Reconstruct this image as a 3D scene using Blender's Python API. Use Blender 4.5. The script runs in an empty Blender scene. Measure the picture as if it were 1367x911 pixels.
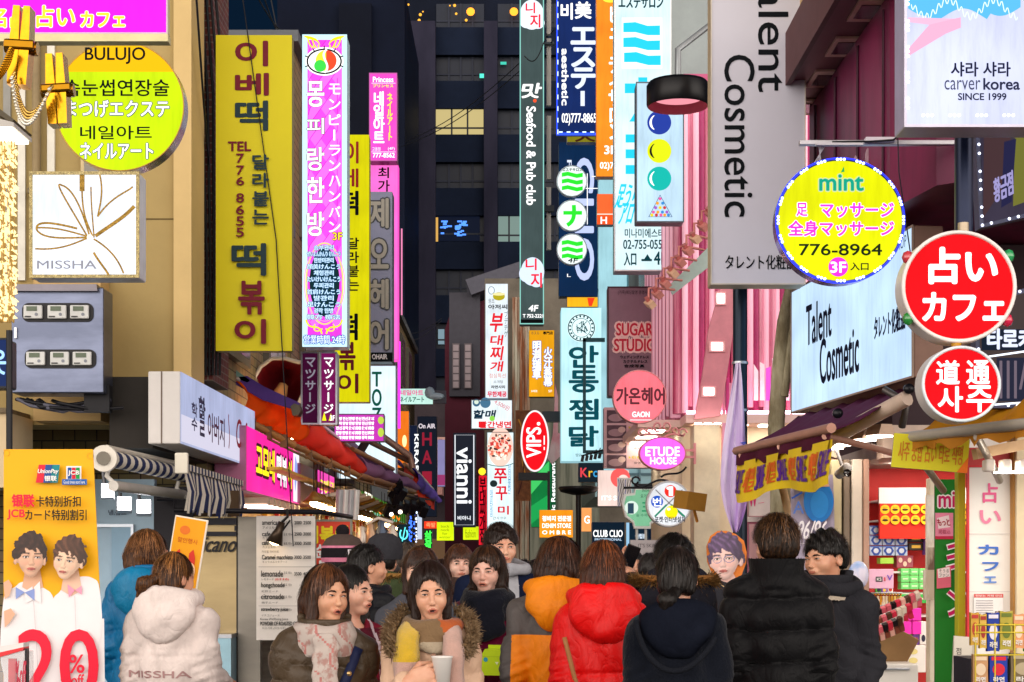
import bpy, bmesh, math, random, colorsys
import numpy as np
from mathutils import Matrix, Vector, Euler
from mathutils.bvhtree import BVHTree
random.seed(7); np.random.seed(7)
S = bpy.context.scene
C = S.collection
PI = math.pi
# ------------------------------------------------------------------ camera, sky, exposure
F = 2200.0            # focal length in photo pixels (photo 1367 wide)
EYE = 1.6
CX, HY = 683.5, 750.0
cam_d = bpy.data.cameras.new('camera')
cam = bpy.data.objects.new('camera', cam_d); C.objects.link(cam); S.camera = cam
cam.location = (0, 0, EYE); cam.rotation_euler = (PI/2, 0, 0)
cam_d.sensor_width = 36; cam_d.lens = 36*F/1367
cam_d.shift_y = (HY-455.5)/1367
cam_d.clip_end = 1000
world = bpy.data.worlds.new('World'); S.world = world; world.use_nodes = True
def make_world():
    nt = world.node_tree; N = nt.nodes; L = nt.links
    bg = N['Background']
    tc = N.new('ShaderNodeTexCoord'); sep = N.new('ShaderNodeSeparateXYZ')
    L.new(tc.outputs['Generated'], sep.inputs[0])
    # night sky, navy; the lit city lies up and down the street behind the photographer
    mr = N.new('ShaderNodeMapRange'); mr.interpolation_type = 'SMOOTHSTEP'
    mr.inputs['From Min'].default_value = 0.30; mr.inputs['From Max'].default_value = -0.5
    L.new(sep.outputs['Y'], mr.inputs['Value'])
    mz = N.new('ShaderNodeMapRange'); mz.interpolation_type = 'SMOOTHSTEP'
    mz.inputs['From Min'].default_value = 0.95; mz.inputs['From Max'].default_value = 0.15
    L.new(sep.outputs['Z'], mz.inputs['Value'])
    mul = N.new('ShaderNodeMath'); mul.operation = 'MULTIPLY'
    L.new(mr.outputs[0], mul.inputs[0]); L.new(mz.outputs[0], mul.inputs[1])
    mix = N.new('ShaderNodeMix'); mix.data_type = 'RGBA'
    mix.inputs[6].default_value = (0.0007, 0.0028, 0.0070, 1)
    mix.inputs[7].default_value = (1.0, 0.90, 0.82, 1)
    L.new(mul.outputs[0], mix.inputs[0])
    L.new(mix.outputs[2], bg.inputs[0]); bg.inputs[1].default_value = 2.9
make_world()
vs = S.view_settings
vs.view_transform = 'Standard'; vs.look = 'None'; vs.exposure = 0.45; vs.gamma = 1.0; vs.use_curve_mapping = False
S.render.engine = 'CYCLES'
S.cycles.use_denoising = True
S.cycles.max_bounces = 6; S.cycles.diffuse_bounces = 3; S.cycles.glossy_bounces = 3; S.cycles.transmission_bounces = 4
S.cycles.sample_clamp_indirect = 4.0; S.cycles.sample_clamp_direct = 0
S.cycles.caustics_reflective = False; S.cycles.caustics_refractive = False
S.cycles.use_light_tree = True
# ------------------------------------------------------------------ colours and materials
def lin(h):
    if not isinstance(h, str): return tuple(h)
    h = h.lstrip('#'); v = [int(h[i:i+2], 16)/255 for i in (0, 2, 4)]
    return tuple((c/12.92 if c <= .04045 else ((c+.055)/1.055)**2.4) for c in v)
MATS = {}
def principled(name):
    m = bpy.data.materials.new(name); m.use_nodes = True
    return m, m.node_tree.nodes, m.node_tree.links, m.node_tree.nodes['Principled BSDF']
def D(col, rough=.6, metal=0., var=.12, scale=6., bump=0., spec=.25, sheen=0., coat=0.):
    """plain surface with uneven colour (dirt, wear) and optional fine bump"""
    if var >= .5 and 0 < metal and (metal <= .35 or var > 1): metal, var, scale, bump = 0., metal, var, (scale if scale <= 1 else 0.)
    key = ('D', col, rough, metal, var, scale, bump, spec, sheen, coat)
    if key in MATS: return MATS[key]
    m, N, L, b = principled('surface')
    c = lin(col)
    b.inputs['Roughness'].default_value = rough; b.inputs['Metallic'].default_value = metal
    b.inputs['Specular IOR Level'].default_value = spec
    if sheen: b.inputs['Sheen Weight'].default_value = sheen
    if coat: b.inputs['Coat Weight'].default_value = coat; b.inputs['Coat Roughness'].default_value = .15
    tc = N.new('ShaderNodeTexCoord')
    if var:
        nz = N.new('ShaderNodeTexNoise'); nz.inputs['Scale'].default_value = scale; nz.inputs['Detail'].default_value = 6; nz.inputs['Roughness'].default_value = .65
        L.new(tc.outputs['Object'], nz.inputs['Vector'])
        mr = N.new('ShaderNodeMapRange'); mr.inputs['From Min'].default_value = .3; mr.inputs['From Max'].default_value = .7
        L.new(nz.outputs['Fac'], mr.inputs['Value'])
        mx = N.new('ShaderNodeMix'); mx.data_type = 'RGBA'
        mx.inputs[6].default_value = tuple(max(0, x*(1-var)) for x in c)+(1,)
        mx.inputs[7].default_value = tuple(min(1, x*(1+var*.7)) for x in c)+(1,)
        L.new(mr.outputs[0], mx.inputs[0]); L.new(mx.outputs[2], b.inputs['Base Color'])
    else:
        b.inputs['Base Color'].default_value = c+(1,)
    if bump:
        n2 = N.new('ShaderNodeTexNoise'); n2.inputs['Scale'].default_value = scale*12; n2.inputs['Detail'].default_value = 4
        L.new(tc.outputs['Object'], n2.inputs['Vector'])
        bp = N.new('ShaderNodeBump'); bp.inputs['Strength'].default_value = bump; bp.inputs['Distance'].default_value = .01
        L.new(n2.outputs['Fac'], bp.inputs['Height']); L.new(bp.outputs[0], b.inputs['Normal'])
    MATS[key] = m; return m
def E(col, s=1., sample=False, base=.03, rough=.5, uneven=.16):
    """lit: backlit film, neon, LED, lamp glass (slightly uneven tubes behind)"""
    key = ('E', col, s, sample, base, rough, uneven)
    if key in MATS: return MATS[key]
    m, N, L, b = principled('lit')
    c = lin(col)
    b.inputs['Base Color'].default_value = tuple(x*base for x in c)+(1,)
    b.inputs['Roughness'].default_value = rough
    b.inputs['Specular IOR Level'].default_value = .04 if sample else .04
    b.inputs['Emission Color'].default_value = c+(1,)
    b.inputs['Emission Strength'].default_value = s
    if uneven and sample:
        tc = N.new('ShaderNodeTexCoord')
        nz = N.new('ShaderNodeTexNoise'); nz.inputs['Scale'].default_value = 2.2; nz.inputs['Detail'].default_value = 1
        L.new(tc.outputs['Object'], nz.inputs['Vector'])
        mr = N.new('ShaderNodeMapRange'); mr.inputs['From Min'].default_value = .3; mr.inputs['From Max'].default_value = .7
        mr.inputs['To Min'].default_value = s*(1-uneven); mr.inputs['To Max'].default_value = s*(1+uneven*.5)
        L.new(nz.outputs['Fac'], mr.inputs['Value'])
        mp = N.new('ShaderNodeMapping'); mp.inputs['Scale'].default_value = (9, 9, 1.3); L.new(tc.outputs['Object'], mp.inputs[0])     # rain streaks and dust on the film
        n2 = N.new('ShaderNodeTexNoise'); n2.inputs['Scale'].default_value = 1.6; n2.inputs['Detail'].default_value = 7; n2.inputs['Roughness'].default_value = .7; L.new(mp.outputs[0], n2.inputs['Vector'])
        m2 = N.new('ShaderNodeMapRange'); m2.inputs['From Min'].default_value = .46; m2.inputs['From Max'].default_value = .75; m2.inputs['To Min'].default_value = 1.; m2.inputs['To Max'].default_value = .82
        L.new(n2.outputs['Fac'], m2.inputs['Value']); ml = N.new('ShaderNodeMath'); ml.operation = 'MULTIPLY'; L.new(mr.outputs[0], ml.inputs[0]); L.new(m2.outputs[0], ml.inputs[1]); L.new(ml.outputs[0], b.inputs['Emission Strength'])
    try: m.cycles.emission_sampling = 'FRONT' if sample else 'NONE'
    except Exception: pass
    MATS[key] = m; return m
def BR(c1, c2, mortar, scale=1., w=.2, h=.07):
    key = ('BR', c1, c2, mortar, scale, w, h)
    if key in MATS: return MATS[key]
    m, N, L, b = principled('brick')
    tc = N.new('ShaderNodeTexCoord'); mp = N.new('ShaderNodeMapping')
    L.new(tc.outputs['Object'], mp.inputs[0])
    sep = N.new('ShaderNodeSeparateXYZ'); L.new(mp.outputs[0], sep.inputs[0])
    add = N.new('ShaderNodeMath'); add.operation = 'ADD'
    L.new(sep.outputs['X'], add.inputs[0]); L.new(sep.outputs['Y'], add.inputs[1])
    cb = N.new('ShaderNodeCombineXYZ'); L.new(add.outputs[0], cb.inputs['X']); L.new(sep.outputs['Z'], cb.inputs['Y'])
    bk = N.new('ShaderNodeTexBrick'); L.new(cb.outputs[0], bk.inputs['Vector'])
    bk.inputs['Color1'].default_value = lin(c1)+(1,); bk.inputs['Color2'].default_value = lin(c2)+(1,); bk.inputs['Mortar'].default_value = lin(mortar)+(1,)
    bk.inputs['Scale'].default_value = scale; bk.inputs['Brick Width'].default_value = w; bk.inputs['Row Height'].default_value = h
    bk.inputs['Mortar Size'].default_value = .006; bk.inputs['Bias'].default_value = -.2
    nz = N.new('ShaderNodeTexNoise'); nz.inputs['Scale'].default_value = 3; nz.inputs['Detail'].default_value = 6
    L.new(tc.outputs['Object'], nz.inputs['Vector'])
    mx = N.new('ShaderNodeMix'); mx.data_type = 'RGBA'; mx.blend_type = 'MULTIPLY'; mx.inputs[0].default_value = .5
    L.new(bk.outputs['Color'], mx.inputs[6]); L.new(nz.outputs['Color'], mx.inputs[7])
    L.new(mx.outputs[2], b.inputs['Base Color'])
    bp = N.new('ShaderNodeBump'); bp.inputs['Strength'].default_value = .5; bp.inputs['Distance'].default_value = .01; bp.invert = True
    L.new(bk.outputs['Fac'], bp.inputs['Height']); L.new(bp.outputs[0], b.inputs['Normal'])
    b.inputs['Roughness'].default_value = .8
    MATS[key] = m; return m
def STREAK(c1, c2, sx=8., sz=.6, rough=.6, metal=0., bump=.15, lo=.4, hi=.6):
    """vertical streaks: rust, hair, corrugation stains, brushed metal"""
    key = ('S', c1, c2, sx, sz, rough, metal, bump, lo, hi)
    if key in MATS: return MATS[key]
    m, N, L, b = principled('streaked')
    tc = N.new('ShaderNodeTexCoord'); mp = N.new('ShaderNodeMapping'); mp.inputs['Scale'].default_value = (sx, sx, sz)
    L.new(tc.outputs['Object'], mp.inputs[0])
    nz = N.new('ShaderNodeTexNoise'); nz.inputs['Scale'].default_value = 1; nz.inputs['Detail'].default_value = 6; nz.inputs['Roughness'].default_value = .6
    L.new(mp.outputs[0], nz.inputs['Vector'])
    mr = N.new('ShaderNodeMapRange'); mr.inputs['From Min'].default_value = lo; mr.inputs['From Max'].default_value = hi
    L.new(nz.outputs['Fac'], mr.inputs['Value'])
    mx = N.new('ShaderNodeMix'); mx.data_type = 'RGBA'
    mx.inputs[6].default_value = lin(c1)+(1,); mx.inputs[7].default_value = lin(c2)+(1,)
    L.new(mr.outputs[0], mx.inputs[0]); L.new(mx.outputs[2], b.inputs['Base Color'])
    b.inputs['Roughness'].default_value = rough; b.inputs['Metallic'].default_value = metal; b.inputs['Specular IOR Level'].default_value = .5 if metal else (.3 if rough < .5 else .08)
    if bump:
        bp = N.new('ShaderNodeBump'); bp.inputs['Strength'].default_value = bump; bp.inputs['Distance'].default_value = .01
        L.new(nz.outputs['Fac'], bp.inputs['Height']); L.new(bp.outputs[0], b.inputs['Normal'])
    MATS[key] = m; return m
def TRANS(col, fac=.5):
    """thin cloth that lets lamp light through"""
    key = ('TR', col, fac)
    if key in MATS: return MATS[key]
    m, N, L, b = principled('thin_cloth'); c = lin(col)
    tc = N.new('ShaderNodeTexCoord'); nz = N.new('ShaderNodeTexNoise'); nz.inputs['Scale'].default_value = 5; nz.inputs['Detail'].default_value = 5; L.new(tc.outputs['Object'], nz.inputs['Vector'])
    mx = N.new('ShaderNodeMix'); mx.data_type = 'RGBA'; mx.inputs[6].default_value = tuple(x*.82 for x in c)+(1,); mx.inputs[7].default_value = tuple(min(1, x*1.1) for x in c)+(1,)
    L.new(nz.outputs['Fac'], mx.inputs[0]); L.new(mx.outputs[2], b.inputs['Base Color']); b.inputs['Roughness'].default_value = .7; b.inputs['Specular IOR Level'].default_value = .2
    t = N.new('ShaderNodeBsdfTranslucent'); L.new(mx.outputs[2], t.inputs['Color']); ms = N.new('ShaderNodeMixShader'); ms.inputs[0].default_value = fac
    L.new(b.outputs[0], ms.inputs[1]); L.new(t.outputs[0], ms.inputs[2]); L.new(ms.outputs[0], N['Material Output'].inputs[0])
    MATS[key] = m; return m
def smooth(pts, n=5):
    out = []; k = len(pts)
    for i in range(k):
        p0, p1, p2, p3 = (pts[(i+j-1) % k] for j in range(4))
        for j in range(n):
            t = j/n; out.append(tuple(.5*(2*p1[a]+(p2[a]-p0[a])*t+(2*p0[a]-5*p1[a]+4*p2[a]-p3[a])*t*t+(3*p1[a]-p0[a]-3*p2[a]+p3[a])*t**3) for a in (0, 1)))
    return out
def GLASS(col, alpha=.35, rough=.05):
    key = ('G', col, alpha, rough)
    if key in MATS: return MATS[key]
    m, N, L, b = principled('clear_plastic')
    b.inputs['Base Color'].default_value = lin(col)+(1,); b.inputs['Alpha'].default_value = alpha; b.inputs['Roughness'].default_value = rough
    MATS[key] = m; return m
# ------------------------------------------------------------------ objects
def props(o, label=None, cat=None, group=None, kind=None):
    if label: o['label'] = label
    if cat: o['category'] = cat
    if group: o['group'] = group
    if kind: o['kind'] = kind
    return o
def thing(name, label, cat, loc=(0, 0, 0), rotz=0., group=None, rot=None):
    o = bpy.data.objects.new(name, None); C.objects.link(o); o.empty_display_size = .1
    o.location = loc; o.rotation_euler = rot if rot else (0, 0, rotz)
    return props(o, label, cat, group)
def W(px, py, Y):
    """real point seen at photo pixel px, py at distance Y down the street"""
    return Vector(((px-CX)*Y/F, Y, EYE+(HY-py)*Y/F))
class MB:
    def __init__(s): s.v = []; s.f = []; s.m = []; s.mats = []; s.sm = []
    def mi(s, mat):
        if mat not in s.mats: s.mats.append(mat)
        return s.mats.index(mat)
    def add(s, vs, fs, mat, smooth=False):
        o = len(s.v); s.v.extend([tuple(p) for p in vs]); k = s.mi(mat)
        for f in fs: s.f.append(tuple(i+o for i in f)); s.m.append(k); s.sm.append(smooth)
        return s
    def box(s, a, b, mat, M=None, bev=0.):
        x0, y0, z0 = (min(a[i], b[i]) for i in range(3)); x1, y1, z1 = (max(a[i], b[i]) for i in range(3))
        if bev > 0 and min(x1-x0, y1-y0, z1-z0) > 2.2*bev:
            bm = bmesh.new(); bmesh.ops.create_cube(bm, size=1)
            for v in bm.verts: v.co = Vector(((x0+x1)/2+v.co.x*(x1-x0), (y0+y1)/2+v.co.y*(y1-y0), (z0+z1)/2+v.co.z*(z1-z0)))
            bmesh.ops.bevel(bm, geom=bm.edges[:], offset=bev, segments=2, affect='EDGES', profile=.5)
            bm.verts.index_update()
            vs = [v.co.copy() for v in bm.verts]; fs = [[v.index for v in f.verts] for f in bm.faces]; bm.free()
        else:
            vs = [(x0,y0,z0),(x1,y0,z0),(x1,y1,z0),(x0,y1,z0),(x0,y0,z1),(x1,y0,z1),(x1,y1,z1),(x0,y1,z1)]
            fs = [(0,3,2,1),(4,5,6,7),(0,1,5,4),(1,2,6,5),(2,3,7,6),(3,0,4,7)]
        if M is not None: vs = [M @ Vector(p) for p in vs]
        return s.add(vs, fs, mat)
    def prism(s, pts, d, mat, M=None, cap=True, side=None):
        """pts in local xz-plane (y=0 front), extruded to y=d"""
        n = len(pts); vs = [(x, 0, z) for x, z in pts]+[(x, d, z) for x, z in pts]
        a = sum(pts[i][0]*pts[(i+1) % n][1]-pts[(i+1) % n][0]*pts[i][1] for i in range(n))
        if M is not None: vs = [M @ Vector(p) for p in vs]
        front = tuple(range(n)) if a > 0 else tuple(range(n-1, -1, -1))
        fs = [front]
        if d:
            fs.append(tuple(n+i for i in reversed(front)))
        s.add(vs, fs, mat)
        if d:
            sd = [(i, n+i, n+(i+1) % n, (i+1) % n) if a > 0 else ((i+1) % n, n+(i+1) % n, n+i, i) for i in range(n)]
            s.add(vs, sd, side or mat, smooth=n > 20)
        return s
    def quad(s, a, b, c, d, mat): return s.add([a, b, c, d], [(0, 1, 2, 3)], mat)
    def tube(s, pts, r, mat, n=8, closed=False):
        pts = [Vector(p) for p in pts]; k = len(pts); vs = []; fs = []
        rr = r if isinstance(r, (list, tuple)) else [r]*k
        up0 = None
        for i, p in enumerate(pts):
            a = pts[(i-1) % k] if closed or i > 0 else p; b = pts[(i+1) % k] if closed or i < k-1 else p
            t = (b-a).normalized()
            if up0 is None:
                up0 = Vector((0, 0, 1)) if abs(t.z) < .9 else Vector((1, 0, 0))
            u = (up0 - t*up0.dot(t))
            if u.length < 1e-5: u = t.orthogonal()
            u.normalize(); up0 = u; w = t.cross(u)
            for j in range(n):
                an = 2*PI*j/n; vs.append(p+(u*math.cos(an)+w*math.sin(an))*rr[i])
        for i in range(k if closed else k-1):
            for j in range(n):
                a = i*n+j; b = i*n+(j+1) % n; i2 = (i+1) % k
                fs.append((a, b, i2*n+(j+1) % n, i2*n+j))
        s.add(vs, fs, mat, True)
        if not closed:
            s.add(vs[:n], [tuple(range(n-1, -1, -1))], mat); s.add(vs[-n:], [tuple(range(n))], mat)
        return s
    def lathe(s, prof, mat, M=None, n=24):
        """prof: (r, z) list revolved about local z"""
        vs = []; fs = []
        for r, z in prof:
            for j in range(n):
                an = 2*PI*j/n; vs.append(Vector((r*math.cos(an), r*math.sin(an), z)))
        for i in range(len(prof)-1):
            for j in range(n):
                fs.append((i*n+j, i*n+(j+1) % n, (i+1)*n+(j+1) % n, (i+1)*n+j))
        if M is not None: vs = [M @ v for v in vs]
        return s.add(vs, fs, mat, True)
    def ball(s, c, r, mat, n=12, M=None):
        r = (r, r, r) if not isinstance(r, (tuple, list)) else r
        vs = []; fs = []; m = max(4, n//2)
        for i in range(m+1):
            th = PI*i/m
            for j in range(n):
                ph = 2*PI*j/n
                vs.append(Vector((c[0]+r[0]*math.sin(th)*math.cos(ph), c[1]+r[1]*math.sin(th)*math.sin(ph), c[2]+r[2]*math.cos(th))))
        for i in range(m):
            for j in range(n): fs.append((i*n+j, (i+1)*n+j, (i+1)*n+(j+1) % n, i*n+(j+1) % n))
        if M is not None: vs = [M @ v for v in vs]
        return s.add(vs, fs, mat, True)
    def build(s, name, parent=None, label=None):
        me = bpy.data.meshes.new(name); me.from_pydata(s.v, [], s.f)
        for m in s.mats: me.materials.append(m)
        me.polygons.foreach_set('material_index', s.m); me.polygons.foreach_set('use_smooth', s.sm)
        me.validate(); me.update()
        o = bpy.data.objects.new(name, me); C.objects.link(o)
        if parent: o.parent = parent
        if label: o['label'] = label
        return o
def copy_tree(o, parent=None):
    c = o.copy(); C.objects.link(c); c.parent = parent
    for ch in list(o.children): copy_tree(ch, c)
    return c
def T(x, y, z, rx=0, ry=0, rz=0): return Matrix.Translation((x, y, z)) @ Euler((rx, ry, rz)).to_matrix().to_4x4()
# ------------------------------------------------------------------ lettering
GL = {}
TXT = bpy.data.scenes.new('lettering_scratch')
KEEP = bpy.data.curves.new('keep', 'FONT'); KEEP.size = 1; KEEP.resolution_u = 4; KEEP.align_x = 'CENTER'
KEEPO = bpy.data.objects.new('keep', KEEP); TXT.collection.objects.link(KEEPO)
def glyphs(txt, line=1.0):
    if (txt, line) in GL: return GL[(txt, line)]
    KEEP.body = txt; KEEP.space_line = line
    me = bpy.data.meshes.new_from_object(KEEPO)
    v = np.array([p.co[:2] for p in me.vertices], dtype=float).reshape(-1, 2); f = [tuple(p.vertices) for p in me.polygons]
    bpy.data.meshes.remove(me)
    GL[(txt, line)] = (v, f); return GL[(txt, line)]
def text_verts(txt, box, rot=0, vert=False, shear=0., line=.95, arc=None):
    """2-D letter shapes stretched into box=(x0,z0,x1,z1)"""
    if vert: txt = '\n'.join(txt)
    v, f = glyphs(txt, line)
    if not len(v): return v, f
    v = v.copy()
    if rot:
        a = math.radians(rot); v = v @ np.array([[math.cos(a), math.sin(a)], [-math.sin(a), math.cos(a)]])
    mn, mx = v.min(0), v.max(0); sz = np.maximum(mx-mn, 1e-6)
    q = (v-mn)/sz
    x0, z0, x1, z1 = box
    q[:, 0] = x0+q[:, 0]*(x1-x0); q[:, 1] = z0+q[:, 1]*(z1-z0)
    if shear: q[:, 0] += (q[:, 1]-(z0+z1)/2)*shear
    return q, f
RING = [(math.cos(a*PI/4), math.sin(a*PI/4)) for a in range(8)]
def put_text(mb, q, f, mat, y, bold=0., step=.0006, M=None):
    """letters as flat film at local y (negative = towards the viewer); bold thickens strokes"""
    offs = [(0, 0)]+([(bold*a, bold*b) for a, b in RING] if bold > 0 else [])
    for i, (dx, dz) in enumerate(offs):
        vs = [(x+dx, y-step*i*.35, z+dz) for x, z in q]
        if M is not None: vs = [M @ Vector(p) for p in vs]
        mb.add(vs, [tuple(t) for t in f], mat)
def circle(cx, cz, rx, rz=None, n=40, a0=0, a1=2*PI):
    rz = rz or rx
    full = abs(a1-a0-2*PI) < 1e-6
    k = n if full else n+1
    return [(cx+rx*math.cos(a0+(a1-a0)*i/n), cz+rz*math.sin(a0+(a1-a0)*i/n)) for i in range(k)]
def stroke(mb, pts, w, mat, y, M=None, closed=False):
    """flat brush stroke of width w along pts (xz)"""
    pts = [Vector((p[0], p[1])) for p in pts]; n = len(pts); L_, R_ = [], []
    ww = w if isinstance(w, (list, tuple)) else [w]*n
    for i, p in enumerate(pts):
        a = pts[(i-1) % n] if (closed or i > 0) else p; b = pts[(i+1) % n] if (closed or i < n-1) else p
        t = (b-a).normalized() if (b-a).length > 1e-9 else Vector((1, 0)); nn = Vector((-t.y, t.x))*ww[i]/2
        L_.append(p+nn); R_.append(p-nn)
    vs = [(p.x, y, p.y) for p in L_]+[(p.x, y, p.y) for p in R_]
    if M is not None: vs = [M @ Vector(p) for p in vs]
    fs = [(n+i, n+(i+1) % n, (i+1) % n, i) for i in range(n if closed else n-1)]
    mb.add(vs, fs, mat)
def bez(*P, n=14):
    out = []
    for i in range(n+1):
        t = i/n; q = [Vector(p) for p in P]
        while len(q) > 1: q = [q[j].lerp(q[j+1], t) for j in range(len(q)-1)]
        out.append(tuple(q[0]))
    return out
# ------------------------------------------------------------------ signs
def art(root, items, mx, mz, k, y0=-.004, step=.0012):
    """flat print on a sign face. items are drawn in order, each a hair in front of the last"""
    A, Lt = MB(), MB(); y = y0; step = min(step, .045/max(len(items), 1))
    m = lambda p: (mx(p[0]), mz(p[1]))
    for it in items:
        y -= step; kd = it[0]
        if kd == 't':
            _, txt, x0, z0, x1, z1, mat = it[:7]; o = it[7] if len(it) > 7 else {}
            q, f = text_verts(txt, (mx(x0), mz(z1), mx(x1), mz(z0)), o.get('rot', 0), o.get('v', False), o.get('sh', 0), o.get('line', .95))
            nch = len(txt); wz, hz = abs(mx(x1)-mx(x0)), abs(mz(z1)-mz(z0)); bcap = .045*min(max(wz, hz)/max(nch, 1)*1.2, max(min(wz, hz), 1e-3)) if nch > 1 else .028*max(wz, hz)
            if 'out' in o:
                put_text(Lt, q, f, o['out'], y, o.get('ow', 1.)*k); y -= step*1.6
            if 'bend' in o:
                b = o['bend']*k; xc = (mx(x0)+mx(x1))/2; hw = abs(mx(x1)-mx(x0))/2
                q = np.array(q); q[:, 1] += b*(((q[:, 0]-xc)/hw)**2)
            put_text(Lt, q, f, mat, y, min(o.get('b', 0)*k, bcap)); y -= step*.5
        elif kd == 'r': A.prism([m((it[1], it[4])), m((it[3], it[4])), m((it[3], it[2])), m((it[1], it[2]))], 0, it[5], T(0, y, 0))
        elif kd == 'c': A.prism(circle(mx(it[1]), mz(it[2]), it[3]*k), 0, it[4], T(0, y, 0))
        elif kd == 'e': A.prism(circle(mx(it[1]), mz(it[2]), it[3]*k, it[4]*k), 0, it[5], T(0, y, 0))
        elif kd == 'p': A.prism([m(p) for p in it[1]], 0, it[2], T(0, y, 0))
        elif kd == 'l': stroke(A, [m(p) for p in it[1]], [w*k for w in it[2]] if isinstance(it[2], (list, tuple)) else it[2]*k, it[3], y, closed=len(it) > 4 and it[4])
        elif kd == 'ring': stroke(A, [m(p) for p in circle(it[1], it[2], it[3], n=44)], it[4]*k, it[5], y, closed=True)
        elif kd == 'ering': stroke(A, [m(p) for p in circle(it[1], it[2], it[3], it[4], n=44)], it[5]*k, it[6], y, closed=True)
    if A.v: A.build('artwork', root)
    if Lt.v: Lt.build('lettering', root)
def sign(name, label, cat, rect, Y, face, items=(), side=None, depth=.16, frame=None, fw=2., shape='rect', group=None, arms=None, rotz=0., tilt=0., backing=True):
    """projecting sign seen face-on: rect=(x0,y0,x1,y1) in photo pixels at distance Y"""
    x0, y0, x1, y1 = rect; k = Y/F; cx = (x0+x1)/2; cy = (y0+y1)/2
    p = W(cx, cy, Y)
    root = thing(name, label, cat, p, rotz, group)
    if tilt: root.rotation_euler = (0, tilt, rotz)
    mx = lambda x: (x-cx)*k
    mz = lambda z: (cy-z)*k
    side = side or D('#8a8a8e', .45, .2)
    hw, hh = (x1-x0)/2*k, (y1-y0)/2*k
    body = MB(); fc = MB()
    if shape == 'rect':
        body.box((-hw, 0, -hh), (hw, depth, hh), side, bev=min(.012, depth/4))
        ins = fw*k if frame else .25*k
        fc.box((-hw+ins, -.003, -hh+ins), (hw-ins, .0, hh-ins), face)
        if frame:
            fr = MB(); w = fw*k
            fr.box((-hw-.002, -.012, -hh-.002), (hw+.002, -.001, -hh+w), frame); fr.box((-hw-.002, -.012, hh-w), (hw+.002, -.001, hh+.002), frame)
            fr.box((-hw-.002, -.0115, -hh+w), (-hw+w, -.001, hh-w), frame); fr.box((hw-w, -.0115, -hh+w), (hw+.002, -.001, hh-w), frame)
            fr.build('frame', root)
    else:
        body.prism(circle(0, 0, hw, hh, n=56), depth, side)
        ins = fw*k if frame else .3*k
        fc.prism(circle(0, 0, hw-ins, hh-ins, n=56), .004, face, T(0, -.004, 0))
        if frame:
            fr = MB(); fr.tube([(x, -.004, z) for x, z in circle(0, 0, hw-fw*k*.45, hh-fw*k*.45, n=56)], fw*k*.5, frame, 8, True); fr.build('frame', root)
    body.build('cabinet', root); fc.build('face', root)
    art(root, items, mx, mz, k)
    if arms:   # steel arms reaching to the wall: list of (py, reach in metres, signed)
        a = MB()
        for py, reach in arms:
            x = hw if reach > 0 else -hw
            a.box((x, depth*.3, mz(py)-.02), (x+reach, depth*.3+.04, mz(py)+.02), D('#55585e', .5, .6))
        a.build('bracket', root)
    return root
def leds(mb, pts, y, r, mat):
    for x, z in pts: mb.ball((x, y, z), r, mat, 6)
def free_sign(name, label, cat, loc, rotz, w, h, face, items=(), side=None, depth=.16, frame=None, fw=.02, group=None, rot=None):
    """sign with its own size in metres; items use centimetres from the top-left corner"""
    root = thing(name, label, cat, loc, rotz, group, rot)
    side = side or D('#8a8a8e', .45, .2)
    b = MB(); b.box((0, 0, 0), (w, depth, h), side, bev=min(.01, depth/4)); b.build('cabinet' if depth > .04 else 'panel', root)
    ins = fw if frame else .003
    f = MB(); f.box((ins, -.003, ins), (w-ins, 0, h-ins), face); f.build('face', root)
    if frame:
        fr = MB(); q = fw
        fr.box((-.002, -.012, -.002), (w+.002, -.001, q), frame); fr.box((-.002, -.012, h-q), (w+.002, -.001, h+.002), frame)
        fr.box((-.002, -.0115, q), (q, -.001, h-q), frame); fr.box((w-q, -.0115, q), (w+.002, -.001, h-q), frame); fr.build('frame', root)
    art(root, items, lambda x: x*.01, lambda z: h-z*.01, .01)
    return root
# ------------------------------------------------------------------ setting
def ground():
    m = MB(); m.quad((-150, -60, 0), (150, -60, 0), (150, 400, 0), (-150, 400, 0), D('#55534f', .7, .3, 3, .3))
    props(m.build('ground'), kind='structure')
    m = MB(); m.quad((-2.75, -20, .004), (2.5, -20, .004), (2.5, 60, .004), (-2.75, 60, .004), BR('#6e6a64', '#5d5a55', '#3c3a37', 1, .4, .2))
    props(m.build('road'), kind='structure')
ground()
def block(mb, x0, x1, y0, y1, z0, z1, mat): mb.box((x0, y0, z0), (x1, y1, z1), mat)
# --- left: beige building face-on at 13.5 m
BEI = D('#a8925f', .8, .10, 1.5, .15); BEI2 = D('#b89a62', .8, .08, 2, .12); BEI3 = D('#c2a26c', .75, .08, 3, .1); CREAM = D('#d8c29c', .7, .06, 3, .08)
r = thing('beige_building', 'beige plastered building with grey striped cladding behind the square flower sign', 'building', (-4.5, 13.5, 0))
m = MB(); m.box((-4.5, 0, 2.72), (1.74, .5, 9.5), BEI); m.build('wall', r)
m = MB(); m.box((1.74, -.06, 2.72), (1.885, .5, 9.5), D('#d0b47c', .75, .08, 2)); m.build('corner_pilaster', r)
m = MB()
for i in range(7): m.box((-.02+i*.12, -.03, 3.9), (.04+i*.12, -.001, 9.4), D('#8b8a84', .5, .1) if i % 2 else D('#d8d5c8', .5, .1))
m.build('striped_cladding', r)
m = MB(); m.box((.66, -.28, 2.73), (1.2, -.001, 3.86), BEI3); m.prism([(.78, 3.861), (1.2, 3.861), (1.2, 3.95), (1.02, 4.1), (.78, 4.1)], .1, BEI3, T(0, -.11, 0)); m.build('plaster_block', r)
m = MB(); m.box((.98, -.05, 4.12), (1.16, -.001, 5.75), D('#c9b58a', .5)); fo = m.build('window_frame', r)
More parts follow.
